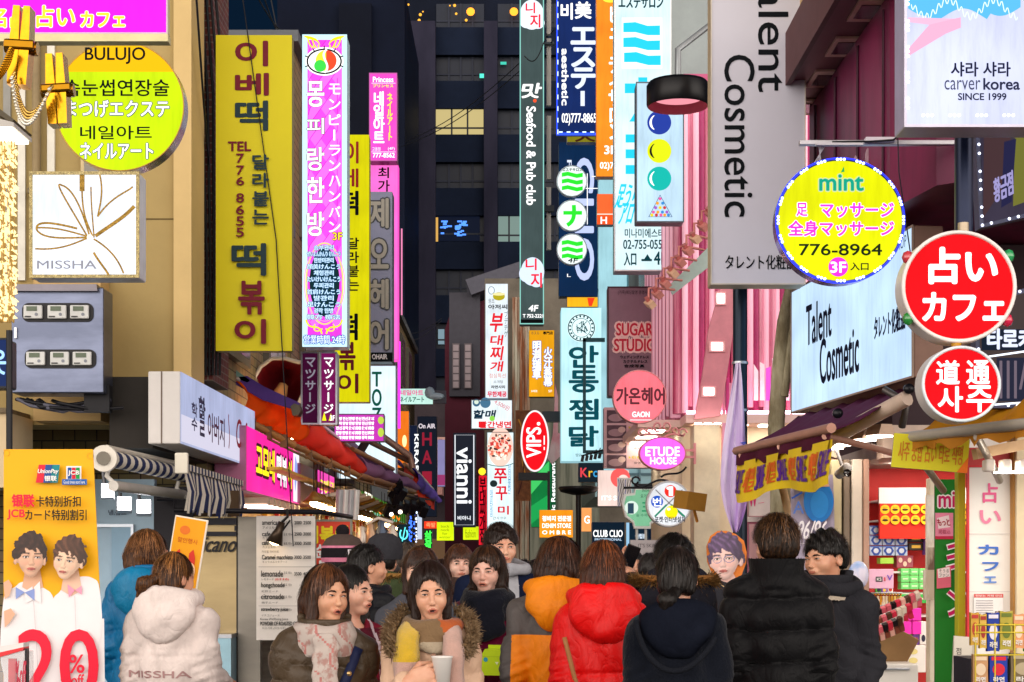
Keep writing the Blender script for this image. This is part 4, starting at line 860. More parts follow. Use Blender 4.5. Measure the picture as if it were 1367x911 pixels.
for i, (cy, lab) in enumerate(((242, 'topmost green striped white disc on the navy sign'), (288, 'middle white disc with a green katakana letter on the navy sign'), (333, 'lowest green striped white disc marked 4F on the navy sign'))):
    def wav(z): return ('p', [(755, z), (763, z-1.5), (775, z+1.5), (783, z)] + [(783, z+5.5), (775, z+7), (763, z+4), (755, z+5.5)][::1], GN)
    it = [wav(cy-11), wav(cy-2), wav(cy+7)] if i != 1 else [('r', 752, cy-6, 777, cy-1, GN), ('l', bez((766, cy-14), (767, cy+2), (766, cy+8), (757, cy+13)), 5.4, GN)]
    if i == 0: it.append(('t', 'エステサロン', 751, cy-17, 777, cy-13, INK, {'b': .2}))
    if i == 2: it.append(('t', '4F', 758, cy+12, 771, cy+18, INK, {'b': .2, 'sh': .2}))
    it = [tuple([q[0], [(a-5, b) for a, b in q[1]], q[2]]) if q[0] == 'p' else q for q in it]
    sign('disc_sign', lab, 'sign', (743, cy-21, 784, cy+21), 25.8, E('#eaf6f4', 1., True), it, side=D('#b0c4d0', .3), depth=.1, frame=D('#cfe0ea', .3), fw=1.5, shape='round', group='discs on the navy sign')
sign('orange_sign', 'tall orange sign with white letters and 3F, right of the blue salon sign', 'sign', (796, -40, 822, 236), 24.2, E('#f58a22', 1., True), [('t', 'ビュ|ティサロン', 813, 8, 828, 186, WHT, {'v': True, 'b': 1.2, 'line': .85}), ('t', '3F', 807, 195, 822, 206, WHT, {'b': .5}), ('t', '02)7', 801, 217, 819, 228, WHT, {'b': .4}), ('e', 815, 0, 10, 4, E('#ffe040', 1.))], side=D('#c06a1a', .4), depth=.22, group=SG)
sign('orange_tag', 'small two tone orange sign with a white H under the tall orange sign', 'sign', (797, 259, 819, 300), 24.4, E('#ef6430', 1., True), [('r', 797, 287, 819, 300, E('#e8501c', 1.)), ('r', 797, 285.6, 819, 287, E('#f4d8c8', 1.)), ('t', 'H', 802, 290, 810, 299, WHT, {'b': .8})], depth=.2)
CY = E('#22c4e6', 1.); TLL = E('#0f4a52', .5)
def flag(x0, x1, z, h): return ('p', [(x0, z), (x0+(x1-x0)*.33, z-1), (x0+(x1-x0)*.66, z+4), (x1, z+3.5), (x1, z+h+4), (x0+(x1-x0)*.66, z+h+4), (x0+(x1-x0)*.33, z+h), (x0, z+h)], CY)
sign('esthetic_sign', 'wide white lightbox with cyan wavy flag stripes and an arrow to 4F', 'sign', (820, -40, 896, 362), 20.5, E('#d3edf3', 1., True), [
    ('t', 'エステサロン', 826, -4, 885, 11, TLL, {'b': .6}), ('r', 830, 24, 884, 92, E('#e9f8fb', 1.05)),
    flag(832, 881, 31, 12.5), flag(832, 881, 51, 12.5), flag(833, 882, 71, 12.5), ('r', 834, 112, 850, 125, CY), ('p', [(840, 163), (848, 150), (848, 163)], CY), ('r', 835, 180, 850, 191, CY), ('r', 835, 200, 850, 212, CY), ('r', 835, 221, 850, 233, CY), ('r', 852, 104, 864, 112, CY),
    ('t', '足うら', 824, 247, 852, 278, CY, {'b': .6, 'sh': .25}), ('t', 'アロマ', 828, 272, 856, 300, CY, {'b': .6, 'sh': .25}),
    ('t', '미나미에스테', 834, 306, 886, 318, TLL, {'b': .2}), ('t', '02-755-0555', 832, 321, 889, 333, TLL, {'b': .3}), ('t', '入口', 833, 338, 849, 355, TLL, {'b': .7}), ('l', [(856, 348), (870, 348)], 3, TLL), ('p', [(864, 340), (870, 349.4), (858, 349.4)], TLL), ('t', '4F', 873, 337, 889, 354, TLL, {'b': 1.})], side=D('#8db8bc', .4), depth=.3, frame=D('#e4ecee', .3), fw=1.6, group=SG)
BALLS = [(0, 0)]+[(-4, 10), (4, 10)]+[(-8, 18), (0, 18), (8, 18)]+[(-12, 26), (-4, 26), (4, 26), (12, 26)]
it = []
for cy, c in ((164, '#233a98'), (202, '#d8e016'), (239, '#12b0a4')):
    it += [('c', 880, cy, 16, E(c, .95)), ('l', circle(880, cy, 11.5, 11.5, n=12, a0=2.2, a1=4.1), [1, 1.6, 2.2, 2.8, 3, 3, 3, 2.8, 2.4, 2, 1.6, 1.2, .8], WHT if c != '#d8e016' else INK)]
it += [('l', [(881, 261), (897, 290), (866, 290)], 1.3, E('#1c4a8c', .7), True)]
for i, (dx, dz) in enumerate([(0, 266), (-3.5, 272), (3.5, 272), (-6, 278), (0, 278), (6, 278), (-9, 284), (-3, 284), (3, 284), (9, 284), (-11, 288), (-5, 288), (1, 288), (6, 288), (11, 288)]): it.append(('c', 881+dx, dz, 2.1, E(('#e05aa0', '#f0a030', '#3a8ad0', '#a05ac0', '#e8d020', '#c83a3a')[i % 6], .9)))
sign('billiard_sign', 'pale blue billiard hall sign with three big balls and a triangle rack', 'sign', (849, 110, 913, 297), 17.6, E('#bcd9ec', .95, True), it, side=D('#5d6b74', .4, .3), depth=.24, frame=D('#56606a', .4, .4), fw=1.5, group=SG)
# black round street lamp
r = thing('street_lamp', 'black drum shaped street lamp glowing pink inside', 'lamp', W(905, 140, 15)); k = 15/F
m = MB(); m.lathe([(40*k, -.02), (42*k, 0), (42*k, .17), (39*k, .2), (0, .21)], D('#101014', .35)); m.lathe([(40*k, -.02), (39.5*k, .01), (39.5*k, .16), (0, .165)], D('#b06070', .5)); m.build('drum', r)
m = MB(); m.lathe([(0, .06), (33*k, .06), (33*k, .10)], E('#ff9fae', .75, True, uneven=0), n=28); m.build('diffuser', r)
m = MB(); m.tube([(0, 0, .2), (0, 0, .5), (43*k, .1, .75), (110*k, .2, .8)], .03, D('#9aa0a4', .4, .5), 8); m.build('arm', r)
# andong chicken sign
r = sign('chicken_sign', 'pale cyan restaurant sign with four dark teal korean letters', 'sign', (749, 411, 803, 616), 24, E('#b9e6ee', 1., True), [
    ('c', 776, 438, 19, E('#d6f2f4', 1.)), ('ring', 776, 438, 17.5, 1.4, TLL), ('ring', 776, 438, 12.5, .8, TLL)]+[('l', [(776+13.8*math.cos(a), 438+13.8*math.sin(a)), (776+16.4*math.cos(a), 438+16.4*math.sin(a))], 2.2, TLL) for a in [i*.33 for i in range(19)]]+
    [('l', [(776+random.uniform(-9, 9), 438+random.uniform(-9, 9)), (776+random.uniform(-9, 9), 438+random.uniform(-9, 9))], 1., TLL) for i in range(16)]+
    [('t', ch, 760, z, 798, z+h, E('#0c5562', .6), {'b': 1.7}) for ch, z, h in (('안', 463, 28), ('동', 496, 28), ('찜', 534, 26), ('닭', 570, 26))]+[('t', '찜닭', 768, 606, 776, 610, TLL)], side=E('#9fd4de', .6), depth=.5, group=SG)
m = MB(); k = 24/F; TB = D('#16565f', .4)
m.box((1*k, -.3, (513.5-607)*k), (5*k, -.24, (513.5-456)*k), TB); m.box((1*k, -.3, (513.5-460)*k), (30*k, -.24, (513.5-455)*k), TB); m.box((5*k, -.29, (513.5-608)*k), (30*k, -.25, (513.5-603)*k), TB); m.build('bracket', r)
sign('yellow_strip', 'thin yellow sign strip above the pale cyan restaurant sign', 'sign', (757, 397, 798, 410), 25, E('#f2ac1c', 1., True), [('p', [(784, 398), (794, 398), (790, 409), (786, 409)], E('#e83a1c', 1.))], depth=.2)
sign('spa_sign', 'orange spa sign with white chinese characters edged in blue', 'sign', (706, 441, 740, 530), 27, E('#e09a12', .9, True), [('t', '明洞瑞草', 711, 456, 722, 506, E('#f2f6ff', 1.), {'v': True, 'b': .5, 'out': E('#2a5ac0', .8), 'ow': 1.1, 'line': .9}), ('t', '火汗蒸幕', 726, 464, 737, 516, E('#e6ecff', 1.), {'v': True, 'b': .5, 'out': E('#24349a', .8), 'ow': 1.1, 'line': .9}), ('t', 'ホスル', 709, 443, 720, 447, TLL), ('t', '専門店', 725, 443, 738, 447, INK, {'b': .3}), ('t', '24時間', 709, 521, 717, 524, WHT), ('t', '5F', 732, 521, 737, 524, WHT)], side=D('#8a6a20', .4), depth=.24, group=SG)
r = sign('budae_sign', 'white vertical stew restaurant sign with red brush letters and a yellow bowl', 'sign', (648, 379, 678, 532), 34, E('#dfe9f0', .95, True), [('ering', 656, 388, 4, 5, .8, E('#6a8aa0', .6)), ('e', 666, 396, 8, 5.5, E('#b8a81c', .8)), ('e', 666, 393, 8.5, 2, E('#e8e0a0', .9)), ('t', '원조', 652, 399, 660, 405, INK), ('t', '아저씨', 652, 407, 677, 413, INK, {'b': .5})]+[('t', ch, 655, z, 671, z+h, E('#d8202c', .95), {'b': 1.3, 'sh': .15}) for ch, z, h in (('부', 419, 24), ('대', 448, 13), ('찌', 463, 18), ('개', 483, 13))]+[('t', 'ブデチゲ', 673, 416, 678, 450, TLL, {'v': True}), ('t', '점심특선', 653, 499, 675, 505, E('#e07a5a', .8)), ('t', '소개팅', 659, 508, 671, 512, INK), ('t', '라면사리', 656, 515, 674, 519, INK, {'b': .2}), ('t', '무한제공', 651, 523, 676, 530, E('#d83050', .9), {'b': .7})], side=E('#7d94a4', .5), depth=.5, group=SG)
sign('noodle_sign', 'small white cold noodle sign with bowls drawn at its top', 'sign', (629, 534, 684, 573), 33, E('#e4f0f4', .95, True), [('c', 636, 538, 5, E('#3a6a8a', .7)), ('c', 648, 538, 7, E('#4a7a9a', .7)), ('c', 636, 537, 3, E('#d0e0d0', .9)), ('t', '4,500원', 660, 535, 681, 549, E('#e04a5a', .8), {'rot': -28}), ('t', '할매', 632, 548, 661, 559, E('#143a52', .5), {'b': .7, 'sh': .2}), ('c', 657, 559, 3.6, E('#8ad048', .9)), ('r', 639, 563, 648, 571, E('#d81c24', .95)), ('t', '빨간냉면', 640, 563, 682, 571.5, E('#d81c24', .95), {'b': .8})], depth=.3, frame=D('#8a96a0', .4), fw=.8)
it = [('p', [(668+17*math.cos(a), 597-26*math.sin(a)) for a in [i*PI/20 for i in range(41)]], E('#f0c8b8', .95))]
for i in range(120):
    a = random.random()*2*PI; q = math.sqrt(random.random()); it.append(('e', 667+15*q*math.cos(a), 596+16*q*math.sin(a), 1+random.random()*1.6, 1+random.random()*1.5, E(random.choice(('#e0523c', '#f08a6a', '#c83a3a', '#f4b89a', '#3a2a28', '#f0e0d0', '#d86a58')), .9)))
for i in range(22): it.append(('e', 668+random.uniform(-8, 8), 610+random.uniform(-4, 4), 1.3, 1.2, E('#f4ead8', 1.)))
it += [('l', bez((651, 620), (662, 624), (676, 624), (685, 619)), 1., E('#1c6a5a', .6))]+[('t', ch, x, z, x+w, z+h, E('#d0182c', .95), {'b': 1.1}) for ch, x, z, w, h in (('쭈', 660, 626, 16, 20), ('꾸', 662, 650, 15, 18), ('미', 665, 676, 14, 11))]+[('e', 659, 646, 5, 4.6, E('#2a3a3a', .5)), ('t', '매콤달콤', 654, 654, 658, 690, E('#2a8ac0', .8), {'v': True, 'line': .8}), ('t', '점심불판', 678, 620, 682, 660, E('#2a8ac0', .8), {'v': True, 'line': .8}), ('t', '간사코우', 658, 690, 676, 694, INK)]
sign('octopus_sign', 'white vertical octopus restaurant sign with a round photo of spicy food', 'sign', (650, 577, 686, 712), 32, E('#dcf0f4', .97, True), it, side=D('#5f7a86', .4), depth=.3, frame=D('#74858c', .4), fw=.8, group=SG)
sign('picture_panel', 'dim framed orange picture panel left of the red oval steak sign', 'sign', (688, 548, 708, 669), 30, D('#7a4a2a', .6, 0, .5, 12), [('l', bez((692, 560), (704, 580), (690, 610), (704, 640)), 2, D('#c8882a')), ('l', bez((706, 556), (694, 590), (706, 620), (692, 660)), 1.6, D('#4a1c14'))], side=D('#5a4a3a', .5), frame=D('#8a5a34', .5), fw=1, depth=.1)
r = sign('oval_sign', 'red oval restaurant sign with white vertical letters and white rim', 'sign', (695, 548, 733, 630), 25, E('#e8101c', 1., True), [('t', 'VIPS', 703, 571, 722, 611, WHT, {'rot': 90, 'b': 1.3}), ('c', 719, 566, 2.3, WHT), ('l', [(726.5, 582), (726.5, 594)], 1.4, WHT), ('l', [(726.5, 597), (726.5, 601)], 1.4, WHT)], side=D('#d9d9dc', .3), depth=.25, frame=E('#f4e8ea', .95), fw=2.2, shape='round', group=SG)
m = MB(); k = 25/F; m.box((10*k, .02, 26*k), (38*k, .2, 40*k), D('#15222a', .4)); m.box((-22*k, .02, -52*k), (18*k, .2, -42*k), D('#15171c', .4)); m.box((17*k, .05, -120*k), (20.5*k, .14, -40*k), D('#17181c', .4)); m.build('bracket', r)
sign('green_sign', 'tall green restaurant sign with rotated white lettering behind the oval sign', 'sign', (709, 616, 742, 704), 29, E('#127a3c', .8, True), [('p', [(709, 640), (733, 616), (733, 632), (709, 660)], E('#3fc060', .9)), ('p', [(709, 676), (733, 660), (733, 680), (709, 700)], E('#1c9a4c', .9)), ('r', 735, 616, 742, 704, E('#0c5a34', .6)), ('t', 'Public Restaurant', 736, 618, 741, 702, WHT, {'rot': 90, 'b': .3})], side=D('#1a3a28', .4), depth=.3, group=SG)
m = MB(); 
r = thing('pink_figure_sign', 'pale pink draped fabric figure between the oval sign and the cyan sign', 'banner', W(741, 590, 26)); k = 26/F
m.prism([(0*k, 78*k), (4*k, 60*k), (4*k, 12*k), (16*k, 8*k), (16*k, -10*k), (-4*k, -30*k), (-10*k, -22*k), (-3*k, 10*k), (-1*k, 40*k)], .08, STREAK('#e88a9a', '#f6d8d8', 3, 1.5, .6, 0, .1)); m.build('cloth', r)
sign('ombre_sign', 'orange denim store sign with white lettering', 'sign', (720, 681, 765, 718), 20, E('#f39018', 1., True), [('t', '청바지 전문점', 724, 689, 762, 696, WHT, {'b': .4}), ('t', 'DENIM STORE', 724, 699, 762, 705, WHT, {'b': .5}), ('t', 'O M B R E', 724, 708.5, 762, 713.5, WHT, {'b': .6})], depth=.16)
sign('orange_tag', 'small pale orange square sign behind the street table lamp post', 'sign', (776, 678, 790, 710), 24, E('#f2a05a', .9, True), [('t', 'G', 780, 689, 787, 699, WHT, {'b': .5})], depth=.1)
r = thing('disc_lamp_post', 'black post with a flat black disc top in the crowd', 'lamp', W(772, 652, 22)); k = 22/F
m = MB(); m.lathe([(0, .03), (26*k, .02), (27*k, 0), (24*k, -.05), (8*k, -.09), (0, -.09)], D('#121318', .35)); m.build('disc', r)
zb = r.location.z; m = MB(); m.tube([(0, 0, -zb), (0, 0, -.08)], .035, D('#121318', .35), 12); m.tube([(0, 0, -zb), (0, 0, -zb+.06)], .16, D('#121318', .35), 16); m.build('post', r)
sign('studio_sign', 'mauve studio sign with bubbly red and white lettering', 'sign', (811, 383, 880, 530), 22, D('#8e707e', .5, 0, .1), [('t', '(가족)웨딩촬영 증명사진', 825, 388, 868, 394, INK), ('t', 'SUGAR', 823, 432, 871, 448, D('#d01c3c', .4), {'b': .9, 'out': D('#f6d2cc', .4), 'ow': 3.2}), ('t', 'STUDIO', 820, 453, 875, 469, D('#d01c3c', .4), {'b': .9, 'out': D('#f6d2cc', .4), 'ow': 3.2}), ('t', 'ウェディングドレス', 828, 475, 866, 479, INK, {'b': .3}), ('t', 'カクテルドレス', 832, 481, 864, 485, INK, {'b': .3}), ('t', '合成写真', 833, 487, 860, 491, INK, {'b': .3})], side=D('#4a2c38', .4), frame=D('#4a2c38', .4), fw=1.6, depth=.24, group=SG)
it = []
for i in range(4):
    z = 548+i*20; it += [('r', 810, z, 836, z+17, D('#5c4450', .5, 0, .35, 9)), ('e', 822, z+10, 10, 5, D('#a88a92')), ('e', 830, z+6, 5, 4, D('#d2b8b0')), ('p', [(839, z+1), (842, z+3), (839, z+5)], D('#d8c040')), ('t', '웨딩 패키지 화보', 843, z+1, 866, z+5, D('#c4b030'), {'b': .3}), ('t', '촬영 코스', 846, z+9, 866, z+12, INK)]
sign('photo_menu_sign', 'mauve photo package board with four photographs under the studio sign', 'sign', (806, 544, 881, 625), 21.6, D('#d8b4ba', .5, 0, .1), it, side=D('#5a4048', .4), depth=.2)
sign('gaon_sign', 'round coral pink hair salon sign with grey korean letters', 'sign', (818, 494, 890, 566), 19, E('#ff7480', .98, True), [('t', '가온헤어', 823, 518, 887, 540, E('#7a3a44', .5), {'b': .7}), ('t', 'GAON', 844, 550, 867, 557, WHT, {'b': .5}), ('l', [(841, 561), (870, 561)], .8, WHT)], side=D('#d05a6a', .35), depth=.14, frame=D('#e8a0a4', .35), fw=1.6, shape='round', group=SG)
r = sign('oval_sign', 'violet pink oval cosmetics shop sign with iron scrolls above it', 'sign', (853, 583, 916, 628), 18, E('#f76af0', 1., True), [('t', 'ETUDE', 862, 597, 907, 609, WHT, {'b': .8}), ('t', 'HOUSE', 868, 611, 903, 620, WHT, {'b': .7})], side=D('#e0909c', .4), depth=.12, frame=D('#e58a94', .35), fw=1.8, shape='round', group=SG)
m = MB(); k = 18/F; IR = D('#f0a0a4', .35, .2)
for sx in (1, -1):
    m.tube([(x*k, .05, z*k) for x, z in bez((sx*2, 22), (sx*14, 30), (sx*22, 24), (sx*29, 24), n=12)], .011, IR, 6)
    m.tube([((sx*27+6*math.cos(a)*(1-a/14))*k, .05, (28+6*math.sin(a)*(1-a/14))*k) for a in [i*.4 for i in range(16)]], .011, IR, 6)
    m.tube([((sx*6+5*sx*math.cos(a)*(1-a/14))*k, .05, (36+6*math.sin(a)*(1-a/14))*k) for a in [i*.4-2 for i in range(16)]], .011, IR, 6)
    m.tube([((sx*17+4*math.cos(a)*(1-a/14))*k, .05, (31+4*math.sin(a)*(1-a/14))*k) for a in [i*.4 for i in range(14)]], .009, IR, 6)
m.build('scroll', r)
m = MB(); m.box((30*k, .03, 3*k), (44*k, .07, 6*k), IR); m.box((30*k, .03, -6*k), (44*k, .07, -3*k), IR); m.box((42*k, .02, -14*k), (45*k, .08, 14*k), IR); m.build('bracket', r)
sign('krispy_sign', 'dark board with coloured letters under the cyan restaurant sign', 'sign', (772, 618, 806, 644), 23.4, E('#1c2a34', .5), [('t', 'K', 775, 625, 784, 637, E('#d8404a', .9), {'b': .5}), ('t', 'r', 786, 629, 791, 637, E('#e8b030', .9), {'b': .5}), ('t', 'o', 792, 629, 799, 637, E('#3a9ad0', .9), {'b': .5})], depth=.14)
r = thing('spotlight_row', 'row of small black spotlights under the pale cyan sign', 'spotlights', W(790, 612, 22.6)); k = 22.6/F; m = MB()
for i in range(5): m.box((-14*k+i*5.4*k, -.05, (-7+i*2.2)*k), (-10*k+i*5.4*k, .04, (0+i*2.2)*k), BLK, T(0, 0, 0, 0, .2, 0)); m.tube([(-12*k+i*5.4*k, 0, i*2.2*k), (-10*k+i*5.4*k, .02, (5+i*2.2)*k)], .008, BLK, 5)
m.tube([(-14*k, 0, 3*k), (18*k, 0, 12*k)], .012, BLK, 6); m.build('lamp_row', r)
sign('skin_shop_sign', 'pale peach cosmetics sign with a red circle logo', 'sign', (798, 628, 840, 676), 22, E('#efd2c8', .92, True), [('c', 828, 638, 13, E('#ee5a58', .95)), ('c', 832, 641, 7, E('#efd2c8', .95)), ('c', 822, 647, 2.4, E('#ee5a58', .95)), ('t', "IT'S SKIN", 803, 662, 838, 668, WHT, {'b': .3})], depth=.14)
r = thing('barcode_banner', 'white hanging banner with black vertical stripes beside the peach sign', 'banner', W(833, 676, 21.4)); k = 21.4/F
m = MB(); m.box((-9*k, 0, 0), (10*k, .02, 38*k), D('#e4e6ee', .5)); m.build('cloth', r); m = MB()
for i in range(6): stroke(m, [((-7+i*3+.6*math.sin(j*1.7+i))*k, j*3.6*k) for j in range(11)], .9*k, D('#23283a' if i % 3 else '#4a6ac0'), -.003)
m.build('artwork', r)
sign('club_sign', 'dark navy professional cosmetics sign with white lettering', 'sign', (790, 697, 834, 742), 19.6, E('#0f2334', .6), [('t', 'CLUB CLIO', 792, 708, 831, 717, WHT, {'b': .7}), ('t', 'PROFESSIONAL', 794, 719, 830, 722, E('#b8d0e8', .8), {'b': .2})], depth=.16)
sign('club_sign', 'narrow navy sign panel beside the professional cosmetics sign', 'sign', (836, 698, 866, 742), 20, E('#12293c', .6), [('r', 836, 698, 840, 742, E('#9ac8e8', .8)), ('t', '클럽클', 848, 713, 863, 719, E('#d8e8f8', .8), {'b': .3})], depth=.16)
sign('paper_poster', 'pale grey shop poster with thin lettering above the crowd', 'sign', (841, 721, 880, 770), 17, D('#c9c2c4', .6), [('t', "IT'S SKIN", 852, 726, 876, 731, D('#6a6468')), ('t', 'YES\nBEST', 857, 740, 874, 760, D('#6a5a5a'))], depth=.02)
# bottle-shaped green sign and round billiard sign
Y = 17.5; k = Y/F; r = thing('bottle_sign', 'pale green bottle shaped sign with white scrolled rim', 'sign', W(855, 680, Y))
P2 = [(-25, 8), (-22, 20), (-8, 22), (-7, 30), (14, 30), (15, 22), (26, 20), (30, 6), (26, -12), (14, -20), (14, -26), (-8, -26), (-10, -18), (-20, -10)]
m = MB(); m.prism([(x*k, z*k) for x, z in P2], .12, D('#e8ebe8', .35)); m.build('cabinet', r)
m = MB(); m.prism([(x*.86*k, z*.86*k) for x, z in P2], .004, E('#7ab890', .85, True), T(0, -.005, 0)); m.build('face', r)
art(r, [('e', -12, -2, 9, 9, E('#d2e4d8', .9)), ('r', -17, -8, -9, 6, E('#3a5a70', .5)), ('t', '三', 2, -9, 12, 3, E('#1c8a5a', .8), {'b': .8}), ('t', '요거트', 0, -20, 12, -15, INK), ('t', 'SNOW', 2, -27, 12, -23, INK), ('t', '숲 수제커피', -6, 6, 18, 10, E('#1c6a4a', .6))], lambda x: x*k, lambda z: -z*k, k, y0=-.006)
m = MB(); m.box((-8*k, .0, 30.5*k), (16*k, .12, 34*k), D('#1e2226', .4)); m.build('cap', r)
m = MB(); m.box((-6*k, .02, -42*k), (-3*k, .08, -26.2*k), D('#c9ccc8', .4)); m.box((6*k, .02, -42*k), (9*k, .08, -26.2*k), D('#c9ccc8', .4)); m.build('bracket', r)
r = sign('round_sign', 'round white billiard hall sign with crossed cues and three balls', 'sign', (863, 642, 923, 704), 16.4, E('#e2e4e8', .92, True), [('l', [(875, 654), (912, 690)], 1.4, D('#8a8a92')), ('l', [(911, 654), (874, 690)], 1.4, D('#8a8a92')), ('l', [(896, 674), (914, 690)], 2.4, E('#1c8a6a', .8)), ('l', [(890, 674), (874, 690)], 2.4, E('#1c8a6a', .8)), ('c', 895, 656, 8, E('#e02c20', .95)), ('e', 892, 652, 2.4, 2, WHT), ('t', '1', 893, 650, 898, 662, WHT, {'b': .6}), ('c', 877, 670, 8, E('#1c50b8', .95)), ('t', '번', 871.5, 665, 882.5, 676, WHT, {'b': .5}), ('c', 896, 684, 8.6, E('#f4dc10', 1.)), ('e', 892.5, 680, 2.4, 1.8, WHT),
    ('t', '포켓·인터넷설치', 874, 690, 914, 697.5, E('#283048', .5), {'b': .2, 'bend': 0})], side=D('#c8c8cc', .35), depth=.14, frame=D('#e8e8ea', .3), fw=2.6, shape='round')
m = MB(); k = 16.4/F; IRB = D('#15151a', .4)
m.tube([((a)*k, .06, b*k) for a, b in [(-60, 22), (-32, 22), (-4, 22)]], .012, IRB, 6)
m.tube([((a)*k, .06, b*k) for a, b in bez((-44, 26), (-30, 14), (-22, 40), (2, 30), n=16)], .010, IRB, 6); m.tube([((-44+6*math.cos(q)*(1-q/14))*k, .06, (31+6*math.sin(q)*(1-q/14))*k) for q in [i*.4 for i in range(16)]], .010, IRB, 6)
m.tube([((a)*k, .06, b*k) for a, b in bez((-10, 36), (0, 46), (14, 34), (24, 50), n=12)], .010, IRB, 6); m.build('bracket', r)
r = thing('cardboard_box', 'brown cardboard lamp box tilted beside the round billiard sign', 'box', W(922, 669, 15), .3, rot=(.1, .1, .5)); k = 15/F
m = MB(); m.box((-15*k, -.1, -12*k), (15*k, .12, 12*k), D('#a8792c', .7, 0, .12)); m.build('carton', r)
m = MB(); m.tube([(8*k, 0, -12*k), (20*k, .05, -26*k)], .014, D('#e0963c', .5), 6); m.build('strut', r)
# ladder of pink spotlights
r = thing('spotlight_ladder', 'stepped row of pink spotlights climbing in front of the pink shop', 'spotlights', W(905, 350, 16.5)); k = 16.5/F
CO = D('#e09088', .4, .1); CO2 = D('#c9736f', .4, .1)
for i in range(9):
    x = (866+i*9.8-905); z = (350-(405-i*12.4-(i*i*.25)))
    m = MB(); m.box((-.034, -.10, -.032), (.034, .03, .032), CO if i % 3 else D('#efc0a0', .4), T(x*k, -.02*i, z*k, .5, -.75, 0)); m.box((-.018, -.04, .032), (.018, .02, .07), CO2, T(x*k, -.02*i, z*k, .5, -.5, 0)); o = m.build('spotlight', r)
    m = MB(); m.tube([(x*k, -.02*i, z*k+.05), (x*k, -.02*i, (z+20)*k), ((x+9)*k, -.02*i, (z+20)*k), ((x+36)*k, .1, (z+20)*k)], .013, CO, 6); m.build('arm', o)
m = MB(); m.prism([((895-905)*k, (350-378)*k), ((952-905)*k, (350-322)*k), ((952-905)*k, (350-350)*k), ((900-905)*k, (350-390)*k)], .03, D('#c3dcd6', .4), T(0, .18, 0)); m.build('rail', r)
# dark pole with flag
r = thing('utility_pole', 'dark steel utility pole in front of the pink shop', 'pole', W(988, 700, 13.2)); zb = r.location.z
m = MB(); m.tube([(0, 0, -zb), (0, 0, 3.6)], .058, D('#1a2836', .3, .4), 16); m.build('post', r)
m = MB(); 
for z in (.9, 1.28): m.lathe([(.066, z), (.066, z+.02)], D('#b8bcc0', .3, .7), n=16)
m.build('clamp', r)
r = thing('hanging_flag', 'lilac folded flag hanging on the dark utility pole', 'flag', W(983, 485, 12.9)); k = 12.9/F
vs, fs = [], []; prof = [(0, -1, 4), (30, -6, 6), (80, -14, 10), (130, -20, 12), (165, -22, 16), (190, -18, 14), (210, -12, 8), (226, -6, 2)]
n = 17
for (d, l, rr_) in prof:
    for j in range(n):
        t = j/(n-1); x = l+(rr_-l)*t; vs.append((x*k, -.02+.035*math.sin(t*11+d*.02)+.02*math.sin(t*5), -d*k))
for i in range(len(prof)-1):
    for j in range(n-1): fs.append((i*n+j, i*n+j+1, (i+1)*n+j+1, (i+1)*n+j))
m = MB(); m.add(vs, fs, STREAK('#b78fd8', '#e6d6f4', 5, .8, .4, 0, .1), True); o = m.build('cloth', r); sm_ = o.modifiers.new('subsurf', 'SUBSURF'); sm_.levels = 1; sm_.render_levels = 2
so = o.modifiers.new('solid', 'SOLIDIFY'); so.thickness = .004
art(r, [('t', 'A', 4, 106, 11, 114, E('#4a58b8', .0, base=1.), {'rot': -60, 'b': .4}), ('t', 'O', 5, 122, 12, 133, D('#4a4a9a'), {'b': .2}), ('t', '3', 4, 140, 11, 150, D('#4a4a9a'), {'b': .2}), ('t', '89', 2, 152, 11, 160, D('#3a3a6a'), {'b': .2})], lambda x: x*k, lambda z: -z*k, k, y0=-.07)
# tree trunk by the pink shop
r = thing('street_tree', 'bare pale forked tree trunk beside the talent shop lightbox', 'tree', W(1042, 700, 13.6)); k = 13.6/F; zb = r.location.z
BARK = STREAK('#c8c0a0', '#8f8468', 7, 2.2, .8, 0, .4)
m = MB(); m.tube([(0, 0, -zb), (.01, 0, -.6), (0, 0, .4), (-6*k, 0, 130*k), (0, 0, 215*k), (5*k, .0, 270*k), (14*k, 0, 310*k), (30*k, .1, 400*k)], [.12, .1, .085, .07, .066, .06, .055, .05], BARK, 12); m.build('trunk', r)
m = MB(); m.tube([(2*k, -.02, 170*k), (10*k, -.02, 230*k), (15*k, 0, 275*k), (24*k, 0, 330*k), (26*k, 0, 400*k)], [.05, .045, .045, .04, .035], BARK, 10); m.build('limb', r)
